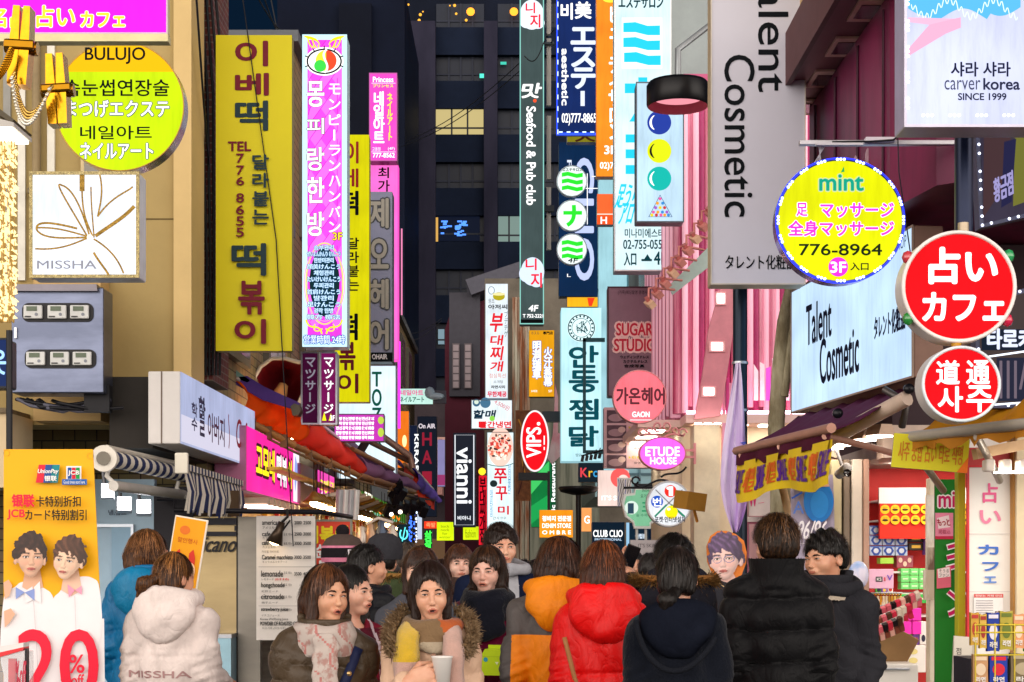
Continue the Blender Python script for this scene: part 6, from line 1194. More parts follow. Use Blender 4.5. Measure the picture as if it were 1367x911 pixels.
# counters, warm lamps
for i, (y, lab) in enumerate(((16.2, 'snack counter under the orange awning'), (19.5, 'snack counter under the coral awning'), (23.5, 'snack counter under the mauve awning'), (27.5, 'snack counter under the violet awning end'), (31.5, 'snack counter farthest down the lane'))):
    r = thing('snack_counter', 'steel '+lab, 'stall', (-2.68, y, 0)); m = MB(); m.box((0, 0, .02), (.8, 2.6, .95), STREAK('#9a948c', '#c4beb4', 1, 8, .35, .8, .03)); m.box((-.02, -.03, .951), (.84, 2.63, 1.0), D('#c9c2b4', .4)); m.build('counter', r)
    m = MB(); m.box((.05, .1, 1.001), (.7, 2.5, 1.38), GLASS('#f4ead8', .25)); m.build('display_case', r)
    m = MB()
    for q in range(40): m.ball((.12+random.random()*.5, .2+random.random()*2.2, 1.05), (.06, .06, .05), D(random.choice(('#d8842c', '#c4401c', '#e8b048', '#a85a24')), .5), 8)
    props(m.build('food', r), kind='stuff')
    for q in range(4):
        l_ = thing('hanging_lamp', ('first', 'second', 'third', 'farthest')[q]+' warm hanging bulb over the '+lab, 'lamp', (-2.2, y+(.3+q*.65 if i else 2.1+q*.3), 2.28), group='warm bulbs over the snack counters')
        m = MB(); m.lathe([(.02, .1), (.05, .06), (.13, -.02), (.12, -.02), (.04, .05)], D('#8a6a30', .4, .3)); m.tube([(0, 0, .1), (0, 0, .5)], .006, BLK, 5); m.build('shade', l_)
        m = MB(); m.ball((0, 0, -.03), .045, E('#ffcf8c', 26., True, uneven=0), 10); m.build('bulb', l_)
r = thing('stall_ceiling', 'yellow lit stall ceiling with pipes and cups under the awnings', 'ceiling', (-2.7, 16.5, 2.52)); m = MB(); m.box((0, 0, 0), (.4, 11, .03), D('#e0b858', .6, 0, .3)); m.build('board', r)
m = MB()
for i in range(10): m.tube([(.05+.06*i % .8, 3.1+i*.7, -.02), (.3+.05*i % .5, 3.3+i*.72, -.16), (.8, 3.5+i*.7, -.06)], .03, D(random.choice(('#a8842c', '#d8c9a0', '#8a6a3c', '#e8e0d0')), .4), 6)
m.build('pipe', r)
r = thing('drink_dispenser', 'row of chrome and white drink dispensers behind the beanie crowd', 'dispenser', W(505, 728, 19)); k = 19/F
m = MB()
for i, (a, h, c) in enumerate(((-22, 26, '#d8d2c8'), (-10, 30, '#c8a88a'), (4, 34, '#5a6a80'), (18, 28, '#d9d2c4'))): m.lathe([(0, -1.0), (7*k, -1.), (7*k, -2*k), (8*k, 0), (8*k, h*k*.55), (5*k, h*k*.7), (5*k, h*k*.9), (0, h*k)], D(c, .3, .4), T(a*k, 0, 0), 14)
m.build('canister', r)
m = MB(); m.tube([(-16*k, 0, 28*k), (0, 0, 36*k), (20*k, 0, 30*k)], .02, D('#e8e4dc', .3), 6); m.build('pipe', r)
r = thing('rolled_menu', 'rolled white plastic sheets standing on the snack stall', 'rolls', W(466, 672, 17.5)); k = 17.5/F; m = MB()
for i in range(4): m.tube([((-14+i*7)*k, .02*i, -22*k), ((-12+i*7)*k, .02*i, 18*k)], 5*k, D('#cfd0cc' if i % 2 else '#a8acae', .3, .2), 10)
m.build('roll', r)
# warm back boards and hanging goods behind the counters
for i, (y, lab) in enumerate(((15.3, 'under the orange awning'), (19.4, 'under the coral awning'), (23.5, 'under the mauve awning'), (27.6, 'beyond the mauve awning'), (31.7, 'farthest down the lane'))):
    r = thing('stall_backboard', 'golden lit back board with pans and packets '+lab, 'stall', (-2.74, y, .9)); m = MB(); m.box((0, 0, 0), (.03, 3.9, 1.55), D('#e0b45a', .6, 0, .2, 3)); m.build('board', r)
    m = MB()
    for q in range(60):
        yy, zz = random.uniform(.1, 3.6), random.uniform(.15, 1.35); w, h = random.uniform(.08, .26), random.uniform(.08, .24); m.box((.032, yy, zz), (.06+.03*random.random(), yy+w, zz+h), D(random.choice(('#e8d8a8', '#c8501c', '#f0e8d8', '#a87830', '#d8a020', '#8a4a20', '#f4c860', '#d83020')), .4))
    props(m.build('goods', r), kind='stuff')
# ------------------------------------------------------------------ right shop
LP = E('#fff3e4', 18., True, uneven=0)
r = thing('corner_shop', 'brightly lit corner shop with red shelves and cream pillars on the right', 'shop', (2.6, 11.2, 0))
m = MB(); m.box((.12, 2.1, 0), (4, 2.3, 2.45), D('#d8302c', .5, 0, .06)); m.build('wall', r)
m = MB(); m.box((.05, -.3, 2.35), (4, 2.3, 2.45), D('#d8d0c8', .6)); m.box((.1, .5, 2.451), (5, 2.4, 3.85), D('#4a3a40', .7)); m.build('ceiling', r)
m = MB()
for i in range(3): m.box((.3, .1+i*.6, 2.33), (1.4, .2+i*.6, 2.349), LP)
m.build('lamp', r)
m = MB()
for i, (a, b, c) in enumerate(((1110, 1124, '#cdbf9a'), (1126, 1134, '#8a7a6a'), (1136, 1150, '#e4d8c8'), (1151, 1158, '#c8a08c'))):
    x0 = (a-CX)*11.3/F-2.6; x1 = (b-CX)*11.3/F-2.6; m.box((x0, .1-.02*i, 0), (x1, .4, 2.3), D(c, .6, 0, .12, 3), bev=.008)
m.build('pillar', r)
m = MB(); m.box((-.1, -.1, 2.3), (2, .1, 2.52), D('#d9c3b4', .5)); m.build('lintel', r)
X = lambda p, Y=13.25: (p-CX)*Y/F; Z = lambda p, Y=13.25: EYE+(HY-p)*Y/F
m = MB()
for z in (672, 698, 716, 765, 793, 822, 862): m.box((X(1159)-2.6, 1.72, Z(z)), (X(1300)-2.6, 2.095, Z(z)+.014), D('#e8e0da' if z != 716 else '#e8411c', .4))
m.build('shelf', r)
r2 = thing('header_board', 'white board above the red rows of round yellow logos', 'board', (X(1160), 12.88, Z(676))); m = MB(); m.box((0, 0, 0), (X(1300)-X(1160), .03, Z(652)-Z(674)), D('#f2e6e0', .5)); m.build('panel', r2)
r2 = thing('logo_board', 'red board with two rows of round yellow smiling logos', 'board', (X(1160), 12.86, Z(712))); w = X(1300)-X(1160); h = Z(678)-Z(712)
m = MB(); m.box((0, 0, -.05), (w, .05, h+.02), D('#e02a14', .5)); m.build('panel', r2)
kk = 12.86/F; art(r2, [q for i in range(10) for j in range(2) for q in (('c', 7+i*13.2, 8+j*14, 6.2, D('#f6bc1c', .5)), ('e', 7+i*13.2, 8.4+j*14, 4, 1.6, D('#4a2a14')), ('t', '감자', 4+i*13.2, 4.4+j*14, 10+i*13.2, 6.4+j*14, D('#4a2a14')))], lambda x: x*kk, lambda z: h+.02-z*kk, kk, y0=-.002)
PACK = 'boxed goods on the red shop shelves'
def pack(name, lab, px0, py0, px1, py1, Y, col, deco=None, group=PACK, d=.12):
    k = Y/F; r = thing(name, lab, 'box', W(px0, py1, Y), group=group); w, h = (px1-px0)*k, (py1-py0)*k
    m = MB(); m.box((0, 0, 0), (w, d, h), D(col, .35, 0, .06), bev=.004); m.build('carton', r)
    if deco: art(r, deco(px0, py0, px1, py1), lambda x: (x-px0)*k, lambda z: (py1-z)*k, k, y0=-.001)
def hexd(a, b, c, d_):
    cx, cy = (a+c)/2, (b+d_)/2; return [('p', [(cx-7, cy), (cx-3, cy-6), (cx+3, cy-6), (cx+7, cy), (cx+3, cy+6), (cx-3, cy+6)], D('#3a5ab4', .4)), ('c', cx, cy, 3.4, D('#e8eef8', .4)), ('r', a, b, c, b+1.6, D('#5a7ac8', .4))]
for j, row in enumerate(('upper', 'middle', 'lower')):
    z0 = (702, 715, 729)[j]; 
    for i in range(3): pack('tissue_pack', 'pale blue white hexagon printed box in the %s row, column %s of the blue stack' % (row, ('one', 'two', 'three')[i]), 1161.5+i*17, z0, 1177.5+i*17, z0+(12 if j == 0 else 13), 12.95, '#cfdcf2', hexd, 'blue and white hexagon boxes')
for i in range(3): pack('coffee_pack', ('upper', 'middle', 'lower')[i]+' black and gold packet right of the blue stack', 1213, 703+i*11, 1233, 713+i*11, 12.96, '#3a2c1c', lambda a, b, c, d_: [('r', a+4, b+3, c-4, d_-3, D('#c89a3a', .3, .5))])
pack('photo_pack', 'packet with a dark pink photo of faces', 1197, 742, 1219, 758, 12.95, '#a04a5a', lambda a, b, c, d_: [('e', a+5+i*6, b+6+(i % 2)*5, 2.6, 3.4, D('#e8c4b0')) for i in range(3)])
pack('green_pack', 'light green packet under the blue stack', 1175, 745, 1193, 753, 12.94, '#a8d84c')
for j in range(4):
    for i in range(3): pack('green_box', 'mint green box, row %s column %s of the green stack' % (('one', 'two', 'three', 'four')[j], ('one', 'two', 'three')[i]), 1203+i*12, 759+j*9.5+(6 if j == 3 else 0), 1214.4+i*12, 768+j*9.5+(9 if j == 3 else 0), 12.9, '#7adf7c' if j < 3 else '#3cb84a', lambda a, b, c, d_: [('r', a+2, (b+d_)/2-1, c-2, (b+d_)/2+1, D('#d8f4c8'))], 'mint green boxes')
pack('pink_bag_pack', 'pink white printed bag with a small black and white letter label', 1160, 760, 1193, 786, 12.2, '#efbcd8', lambda a, b, c, d_: [('r', a+9, b+10, a+18, b+17, D('#17171c')), ('t', 'KS', a+10.5, b+11.5, a+16.5, b+15.5, WHT2, {'b': .3}), ('r', a+20, b+11, a+22, b+16, D('#d04a5a')), ('t', 'V', a+24, b+8, a+31, b+15, D('#6a4ac8'), {'b': .5})])
NUM = ('first', 'second', 'third', 'fourth', 'fifth', 'sixth', 'seventh', 'eighth', 'ninth')
CN = (('#d83040', 'red'), ('#f0c030', 'yellow'), ('#3a7ad0', 'blue'), ('#f4f0e8', 'white'), ('#6ab84a', 'green'), ('#e87ab0', 'pink'), ('#4a2c20', 'brown'), ('#f08830', 'orange'), ('#8a5ac0', 'violet'))
for (z0, z1, n, x0, dx, where) in ((774, 792, 4, 1161, 8, 'beside the keyrings'), (800, 821, 6, 1161, 7.4, 'on the shelf below the keyrings'), (830, 861, 8, 1161, 9.6, 'on the shelf above the lowest one'), (868, 900, 5, 1161, 10, 'on the lowest shelf'), (683, 697, 3, 1238, 8, 'at the right end of the logo row'), (719, 741, 3, 1236, 8, 'right of the coffee packets')):
    for i in range(n):
        c, nm = CN[(i*4+int(z0)) % 9]; h = (z1-z0)*(.75+.25*((i*7+int(z0)) % 4)/3); pack('small_packet', '%s packet, %s from the left %s' % (nm, NUM[i], where), x0+i*dx, z1-h, x0+i*dx+dx-.7, z1, 12.88-.02*(i % 3), c, lambda a, b, c_, d_: [('r', a+1, b+2, c_-1, b+(d_-b)*.4, D('#f4f0e8', .4)), ('e', (a+c_)/2, d_-(d_-b)*.28, (c_-a)*.3, (d_-b)*.15, D(('#c83a2c', '#2a2a40', '#e8c040')[i % 3], .4))])
r = thing('plastic_bag', 'blue and white plastic bag hanging on the shop corner', 'bag', W(1146, 768, 11)); k = 11/F; m = MB(); m.ball((0, 0, 0), (14*k, .06, 19*k), STREAK('#8ab4ec', '#e8e4f8', 5, 5, .3, 0, .4), 16); m.build('bag', r)
for i in range(2):
    for j in range(2): pack('magenta_pack', '%s %s magenta packet on the low shelf' % (('left', 'right')[i], ('upper', 'lower')[j]), 1205+i*13, 812+j*18, 1217+i*13, 829+j*18, 12.8, '#f02cb4', group='magenta packets')
pack('white_tray', 'white packet with pale yellow discs on the lowest shelf', 1212, 862, 1236, 898, 12.7, '#f0eae2', lambda a, b, c, d_: [('e', a+7, b+8, 6, 4, D('#e4d48a')), ('e', a+7, b+20, 6, 4, D('#e4d48a'))])
# hanging gold keyrings, tilted sweet racks
r = thing('keyring_rack', 'rack of hanging gold and orange keyrings in front of the red shelves', 'rack', W(1176, 800, 11.6)); k = 11.6/F; m = MB()
for j in range(2):
    m.tube([(-27*k, 0, (8-j*17)*k), (28*k, 0, (8-j*17)*k)], .006, STEEL, 5)
m.build('bar', r); m = MB()
for j in range(2):
    for i in range(14):
        x = (-25+i*3.8)*k; z = (6-j*17)*k; m.box((x, -.02, z-.07), (x+.014, -.005, z-.01), D(random.choice(('#d89a2c', '#e8c46a', '#c8641c', '#f0e0c0', '#b8862c')), .3, .3), T(0, 0, 0)); m.ball((x+.007, -.012, z-.0), .008, GOLD, 6)
props(m.build('keyring', r), kind='stuff')
for j in range(3):
    r = thing('sweet_rack', ('upper', 'middle', 'lower')[j]+' tilted clear rack of pink and brown wrapped sweets', 'rack', W(1194-j*12, 812+j*17, 10.8-j*.1), rot=(.5, -.42, 0), group='tilted clear sweet racks'); k = 10.8/F
    m = MB(); m.box((-40*k, 0, -9*k), (38*k, .02, 9*k), GLASS('#e8e0d8', .35)); m.build('tray', r); m = MB()
    for i in range(11):
        for q in range(2): m.box((-.018, -.03, -.03), (.012, 0, .03), D(random.choice(('#e86a7a', '#f4b8a8', '#5a3a2c', '#d8344c', '#f0dcc8', '#8a4a3a', '#241c20')), .3), T((-36+i*7)*k, -.0, (-4+q*9)*k, 0, .3*random.random(), 0))
    m.build('sweet', r)
r = thing('drawer_unit', 'white plastic drawer unit with a long handle below the sweet racks', 'drawers', W(1190, 887, 10.9)); k = 10.9/F; zb = -r.location.z
m = MB(); m.box((-30*k, 0, zb), (36*k, .5, 0), D('#e0dcd4', .4, 0, .04), bev=.01); m.build('body', r); m = MB(); m.tube([(-19*k, -.002, -6*k), (-18*k, -.03, -6*k), (22*k, -.03, -6*k), (23*k, -.002, -6*k)], .008, STEEL, 8); m.build('handle', r)
r = thing('brown_box', 'tilted brown box lid behind the sweet racks', 'box', W(1192, 862, 11.2), rot=(0, .5, 0)); m = MB(); m.box((-.12, 0, -.12), (.14, .2, .12), D('#8a6a44', .6), bev=.006); m.build('carton', r)
r = thing('clear_curtain', 'bundle of clear plastic and brown tape on the shop post', 'curtain', W(1245, 911, 10.9)); k = 10.9/F; zb = -r.location.z
m = MB(); m.box((-4*k, .0, zb), (8*k, .1, 1.35), D('#e8dcc4', .5, 0, .1), bev=.006); m.build('post', r); m = MB()
for i, (a, b, c, d_) in enumerate(((-10, 250, 6, 150), (-8, 180, 10, 120), (-14, 150, 2, 110))): m.box((a*k, -.03-.01*i, d_*k), (c*k, -.005-.01*i, b*k), STREAK('#b8a890', '#f0e8dc', 6, 2, .2, 0, .5) if i != 1 else STREAK('#6a5040', '#d8c8b0', 8, 2, .2, 0, .5))
m.build('sheet', r)
# green mascot-free banner
GR = D('#1c7a24', .45, 0, .05); MG = D('#c81c64', .4)
r = sign('green_banner', 'tall green banner with magenta katakana letters beside the red shelves', 'banner', (1248, 640, 1278, 1010), 10.3, GR, [
    ('t', 'mi', 1253, 657, 1274, 677, MG, {'b': 1.2, 'out': WHT2, 'ow': 2.4}), ('r', 1248, 685, 1272, 716, D('#e88aa8')), ('r', 1248, 716, 1272, 720, D('#c02a4a')), ('p', [(1250, 692), (1266, 688), (1268, 704), (1252, 706)], D('#f2dce0')), ('t', 'もっと', 1251, 693, 1267, 702, D('#a81c3a'), {'sh': -.2, 'b': .3}), ('t', '掲載込', 1252, 707, 1268, 713, D('#a83a54')),
    ('p', [(1264, 728), (1278, 724), (1278, 730), (1264, 734)], MG), ('p', [(1263, 742), (1278, 738), (1278, 744), (1263, 748)], MG), ('p', [(1262, 756), (1278, 752), (1278, 758), (1262, 762)], MG), ('l', [(1263, 731.2), (1278, 727.2)], 8, WHT2), ('l', [(1263, 745.2), (1278, 741.2)], 8, WHT2), ('l', [(1262, 759), (1278, 755)], 8, WHT2), ('l', [(1264, 731), (1278, 727)], 4.6, MG), ('l', [(1263, 745), (1278, 741)], 4.6, MG), ('l', [(1262, 759), (1278, 755)], 4.6, MG),
    ('p', [(1249, 760), (1268, 756), (1268, 784), (1249, 786)], D('#e06a80')), ('p', [(1250, 760), (1266, 757), (1267, 770), (1251, 772)], D('#f4e6e4')), ('t', 'そうる', 1252, 760, 1265, 764.5, D('#3a2a30')), ('t', 'ファン', 1252, 766, 1265, 770.5, D('#3a2a30')),
    ('l', [(1264, 790), (1276, 800)], 8, WHT2), ('l', [(1264, 790), (1276, 800)], 4.6, MG), ('l', bez((1264, 820), (1272, 818), (1277, 812)), 9, WHT2), ('l', bez((1264, 820), (1272, 818), (1277, 812)), 5, MG)], depth=.02, side=D('#155a1c', .5))
r = thing('yellow_post', 'thin yellow green painted post between the green banner and the white panel', 'post', W(1284, 911, 10.)); k = 10/F; zb = -r.location.z
m = MB(); m.box((-5*k, 0, zb), (5*k, .08, 330*k), STREAK('#c8c234', '#8a6a4c', 4, .8, .5, 0, .2, .5, .8), bev=.004); m.build('timber', r)
sign('fortune_board', 'tall white panel with pink and blue fortune cafe letters and a red border', 'sign', (1291, 622, 1354, 1010), 9.8, D('#f2efe8', .4, 0, .03), [('r', 1291, 598, 1354, 624, D('#c8484a')), ('t', '占', 1312, 646, 1331, 671, D('#ee6a9c'), {'b': 1.1}), ('t', 'い', 1308, 682, 1335, 699, D('#f08aac'), {'b': .9}), ('t', 'カ', 1306, 728, 1332, 740, D('#4a78d0'), {'b': .9, 'sh': -.2}), ('t', 'フ', 1311, 751, 1332, 762, D('#4a78d0'), {'b': .8}), ('t', 'ェ', 1313, 770, 1329, 778, D('#6a94dc'), {'b': .6}), ('l', [(1293, 713), (1352, 713)], .5, D('#c8c0c0')), ('l', [(1293, 790), (1352, 790)], .5, D('#c8c0c0')), ('r', 1299, 793, 1338, 824, D('#f8f4f0')), ('r', 1299, 793, 1338, 798, D('#d8605a')), ('t', '점보는 카페 안내', 1301, 794, 1336, 797, WHT2), ('r', 1327, 816, 1338, 824, D('#5a4a5a')), ('e', 1330, 819, 2, 2.6, D('#e8c0a8')), ('e', 1335, 819, 2, 2.6, D('#e8c0a8'))]+[('l', [(1301, 802+i*3.2), (1324, 802+i*3.2)], .7, D('#8a8490')) for i in range(6)], depth=.03, side=D('#d83a3c', .5), frame=D('#d8343c', .4), fw=2.2)
r = thing('cream_pillar', 'cream and brown shop pillar at the right edge', 'pillar', W(1362, 911, 9.7)); k = 9.7/F; zb = -r.location.z
m = MB(); m.box((-5*k, 0, zb), (8*k, .2, 330*k), D('#e2d2b0', .6, 0, .1), bev=.006); m.box((-7*k, .03, zb), (-5.1*k, .1, 330*k), D('#b8843c', .5)); m.build('column', r)
r = thing('white_planks', 'white boards with handwriting leaning by the green banner', 'boards', W(1272, 911, 8.6)); k = 8.6/F; zb = -r.location.z
m = MB(); m.prism([(-10*k, zb+.02), (18*k, zb+.02), (26*k, 60*k), (2*k, 62*k)], .02, D('#ece4d4', .6, 0, .06)); m.prism([(20*k, zb+.02), (30*k, zb+.02), (36*k, 58*k), (28*k, 60*k)], .02, D('#e0d4c0', .6), T(0, .04, 0)); m.build('board', r)
art(r, [('t', '점·사주·궁합', 4, -46, 12, 20, D('#3a3430'), {'v': True})], lambda x: x*k, lambda z: -z*k, k, y0=-.001)
# snack rack in the near right corner
r = thing('goods_rack', 'wire rack holding snack packets at the bottom right corner', 'rack', W(1335, 840, 8.0)); k = 8/F; zb = -r.location.z
m = MB()
for z in (6, -4, -34): m.tube([(-38*k, -.04, z*k), (60*k, -.04, z*k)], .005, D('#d8c040', .3, .4), 5)
for x in (-36, -10, 16, 40): m.tube([(x*k, -.04, zb+.01), (x*k, -.04, 8*k)], .005, D('#d8c040', .3, .4), 5)
m.build('wire_frame', r)
m = MB(); m.box((-40*k, .0, zb), (60*k, .3, -40*k), D('#3a3a44', .5)); m.build('shelf', r)
for i, (a, w, top, bot, c1, c2, lab) in enumerate(((-39, 11, 22, -22, '#d8a83c', '#c03a34', 'narrow yellow and red snack packet at the left end of the corner rack'), (-27, 9, 20, -26, '#e0b850', '#a8342c', 'second yellow and red snack packet on the corner rack'), (-17, 16, 22, -30, '#1c3a9c', '#e8e4f0', 'dark blue snack packet on the corner rack'), (0, 17, 24, -28, '#b8a83c', '#6a7a2c', 'olive yellow snack packet on the corner rack'), (18, 14, 20, -26, '#e8a06a', '#f0d8b8', 'peach orange snack packet on the corner rack'), (33, 30, 18, -30, '#6ab82c', '#d8e8a0', 'green snack packet at the right end of the corner rack'),
    (-36, 20, -34, -74, '#c8986a', '#e8d0b0', 'tan snack packet in the lower row of the corner rack'), (-14, 24, -34, -74, '#1c3aa4', '#d8283c', 'blue packet with a red mark in the lower row'), (14, 36, -32, -74, '#7a6a4c', '#b8a888', 'brown snack packet in the lower row'))):
    p = thing('snack_packet', lab, 'packet', W(1335+a, 840-bot, 7.96-.0*i), group='snack packets on the corner rack'); m = MB(); h = (top-bot)*k; w_ = w*k
    m.prism([(0, 0), (w_*.5, .004), (w_, 0), (w_*.98, h*.5), (w_, h), (w_*.5, h-.006), (0, h), (w_*.02, h*.5)], .03, D(c1, .25, 0, .15, 12)); m.build('wrapper', p)
    art(p, [('e', w*.5, (top-bot)*.5, w*.34, (top-bot)*.2, D(c2, .25)), ('r', w*.1, 3, w*.9, 8, D(c2, .25)), ('t', '라면', w*.2, (top-bot)*.75, w*.8, (top-bot)*.9, D('#f4f0e8'), {'b': .4})], lambda x: x*k, lambda z: h-z*k, k, y0=-.001)
# purple awning over the shop
pa, pb = W(1110, 576, 10.0), W(983, 606, 12.0)
awning('shop_awning', 'burgundy purple shop awning below the talent lightbox', pa, pb, W(1222, 517, 10.75), W(1066, 556, 13.0), ['#6a2a52', '#5a2038'], D('#b88a78', .4, .3), drop=.03, val=.09)
r = thing('sale_banner', 'wavy yellow sale banner hanging from the burgundy awning', 'banner', pa+Vector((0, -.03, -.05)), 0)
d = pb-pa+Vector((0, 0, 0)); k = 1.; L_ = d.length; dx = Vector((d.x, d.y, 0)).normalized(); nn = Vector((dx.y, -dx.x, 0));
if nn.y > 0: nn = -nn
vs, fs = [], []; nu, nv = 44, 8
def bpos(u, v): return d*u+Vector((0, 0, -.27*v-.03*math.sin(u*9)*v))+nn*(.014*math.sin(u*23)*v+.03*math.sin(u*7+v*2)*v)+Vector((0, 0, -.02*u))
for j in range(nv+1):
    for i in range(nu+1): vs.append(bpos(i/nu, j/nv))
for j in range(nv):
    for i in range(nu): fs.append((j*(nu+1)+i, j*(nu+1)+i+1, (j+1)*(nu+1)+i+1, (j+1)*(nu+1)+i))
m = MB(); m.add(vs, fs, D('#e2c21c', .5, 0, .08), True); m.build('cloth', r)
m = MB()
for i in range(9):
    q, f = text_verts('SALE' if i % 2 == 0 else '세일', (i/9+.012, .22, i/9+.10, .80))
    mat = D(('#5a2a8a', '#e0641c')[i % 2], .5)
    for off in (0, .006, -.006): m.add([bpos(1-(x+off+.12*(z-.5)*.25), 1-z)+nn*.006 for x, z in q], [tuple(t) for t in f], mat)
m.build('lettering', r)
for i in range(4):
    p = W(1118+i*22, 597-i*5.5, 11.1-i*.1); r = thing('awning_lamp', ('farthest', 'second farthest', 'second nearest', 'nearest')[i]+' of the four box lamps under the burgundy awning', 'lamp', p, .5, group='box lamps under the burgundy awning')
    m = MB(); m.prism([(-.07, 0), (.07, 0), (.045, .07), (-.045, .07)], .28, D('#c8aa94', .4, .2), T(0, 0, 0)); m.build('housing', r); m = MB(); m.box((-.06, .01, -.012), (.06, .27, -.002), E('#fff1e2', 8., True, uneven=0)); m.build('lamp_glass', r)
r = thing('awning_pipe', 'cream roller tube and black caps under the burgundy awning', 'pipe', W(1160, 560, 10.6)); k = 10.6/F; m = MB(); m.tube([(-40*k, .3, -22*k), (36*k, -.3, 22*k)], .05, D('#cdb8a8', .4), 10); m.build('roller', r)
m = MB(); m.lathe([(0, -.02), (.032, -.02), (.032, .02), (0, .02)], D('#15151c', .3), T(-46*k, -.1, 6*k, PI/2, 0, 0), 14); m.lathe([(0, -.02), (.032, -.02), (.032, .02), (0, .02)], D('#15151c', .3), T(38*k, -.3, 34*k, PI/2, 0, 0), 14); m.tube([(20*k, 0, 40*k), (46*k, -.1, 20*k), (44*k, 0, -10*k)], .025, D('#55504e', .4, .5), 8); m.build('bracket', r)
# yellow awning far right
awning('shop_awning', 'mustard yellow awning at the right edge below the red round signs', W(1367+60, 565, 8.2), W(1200, 590, 9.6), W(1430, 515, 9.0), W(1250, 560, 10.2), ['#d89a1c', '#c8862c'], D('#b0a89c', .4, .3), drop=.03, val=.05)
sign('fortune_banner', 'yellow green fortune telling banner with orange letters hanging on the right', 'banner', (1192, 582, 1292, 628), 9.45, D('#d2c81e', .5, 0, .06), [('t', '사주 궁합 占い 타로 작명', 1200, 592, 1284, 618, D('#c8781c'), {'b': .5}), ('p', [(1278, 628), (1292, 606), (1292, 628)], D('#e8741c'))], depth=.008, tilt=.09, rotz=-.1)
r = thing('beam_right', 'pale wooden beam with clamp lamps at the right edge', 'beam', W(1340, 600, 9.2)); r.name = 'wooden_beam'; k = 9.2/F; m = MB(); m.box((-36*k, 0, -6*k), (60*k, .1, 8*k), D('#d8b890', .5), T(0, 0, 0, 0, -.2, 0)); m.build('timber', r)
m = MB()
for a in (-20, 2, 24): m.box(((a-7)*k, -.06, -30*k), ((a+5)*k, .04, -14*k), D('#e4dcd2', .4), bev=.01)
m.build('clamp_lamp', r); m = MB(); m.box((-12*k, -.07, -32*k), (40*k, .02, -30.2*k), LP); m.build('lamp_glass', r)
# camera
r = thing('security_camera', 'small grey bullet security camera on the shop pillar', 'camera', W(1127, 628, 11)); k = 11/F; m = MB(); m.lathe([(0, -.09), (.034, -.09), (.036, .05), (.03, .06), (0, .06)], D('#b8b4b0', .35), T(0, 0, 0, 1.3, 0, .2), 16); m.build('body', r); m = MB(); m.tube([(0, .05, .02), (-.02, .12, .12), (-.06, .16, .2)], .012, D('#8a8684', .4), 6); m.build('bracket', r)
m = MB(); m.lathe([(0, 0), (.024, 0), (.028, .01)], D('#101014', .1, spec=1.), T(0, -.088, -.026, 1.3, 0, .2), 16); m.build('lens', r)
# 96 banner with a blue bag print, posters at the pink shop
r = thing('lilac_banner', 'grey lilac banner with white numerals and a blue round print', 'banner', W(1083, 700, 11.3)); k = 11.3/F
m = MB(); vs, fs = [], []
for j in range(13):
    for i in range(9): vs.append(((-28+i*7+(j*.5))*k, .03*math.sin(i*1.3+j*.3), (66-j*16)*k))
for j in range(12):
    for i in range(8): fs.append((j*9+i, j*9+i+1, (j+1)*9+i+1, (j+1)*9+i))
m.add(vs, fs, D('#a49ab0', .5, 0, .1), True); m.build('cloth', r)
art(r, [('e', 8, -30, 20, 28, D('#1a72c0', .4)), ('e', 9, -26, 12, 18, D('#2484d0', .4)), ('p', [(-8, -62), (20, -66), (22, -50), (-4, -48)], D('#c89a78')), ('l', [(-28, -34), (-14, -42)], 2.4, D('#2a5ac0')), ('t', '96/96', -20, -4, 18, 20, D('#f4f0f6'), {'b': .9, 'sh': .2}), ('l', [(-16, 26), (20, 24)], .7, D('#f4f0f6')), ('t', 'A', -26, -30, -12, -14, D('#5a7ac8'), {'b': .3})], lambda x: x*k, lambda z: -z*k, k, y0=-.05)
sign('window_poster', 'white window poster with a pink letter W on the pink shop', 'poster', (998, 640, 1040, 690), 14.3, D('#e8dcd8', .5), [('t', 'W', 1000, 658, 1010, 676, D('#e0407a'), {'b': .6}), ('l', [(1012, 672), (1020, 671)], .6, D('#e0407a'))], depth=.02, frame=D('#b8888c', .4), fw=1)
sign('window_poster', 'pale pink lower shop poster with red handwriting behind the crowd', 'poster', (1000, 700, 1056, 780), 13.9, D('#d8a8ac', .5), [('t', 'Love', 1034, 716, 1056, 740, D('#d83a4a'), {'b': .5, 'sh': .3, 'rot': -30}), ('r', 1042, 742, 1060, 750, D('#7a3a9c'))], depth=.02)
r = thing('wooden_prop', 'bare wooden prop pole beside the lilac banner', 'pole', W(1040, 640, 11.9)); k = 11.9/F; m = MB(); m.tube([(-2*k, 0, 20*k), (16*k, 0, -60*k), (40*k, .05, -r.location.z/k*k)], .03, D('#cfae84', .6, 0, .15), 8); m.build('timber', r)
# wires over the street
r = thing('street_wires', 'thin black overhead wires sagging across the street', 'wires', (0, 30, 8)); m = MB()
for (a, b) in ((W(350, -10, 20), W(398, 60, 24)), (W(340, -10, 20), W(412, 45, 24)), (W(360, -10, 22), W(400, 120, 22)), (W(540, 190, 40), W(740, 40, 28)), (W(536, 196, 40), W(738, 55, 28)), (W(520, 440, 45), W(590, 425, 45)), (W(520, 455, 45), W(590, 428, 45)), (W(700, 75, 27.8), W(730, 45, 27.8)), (W(262, -5, 13.2), W(290, 300, 14.8))):
    pts = [tuple(a.lerp(b, t/12)+Vector((0, 0, -.25*math.sin(PI*t/12)))-Vector((0, 30, 8))) for t in range(13)]; m.tube(pts, .010, D('#17181e', .5), 5)
m.build('wire', r)
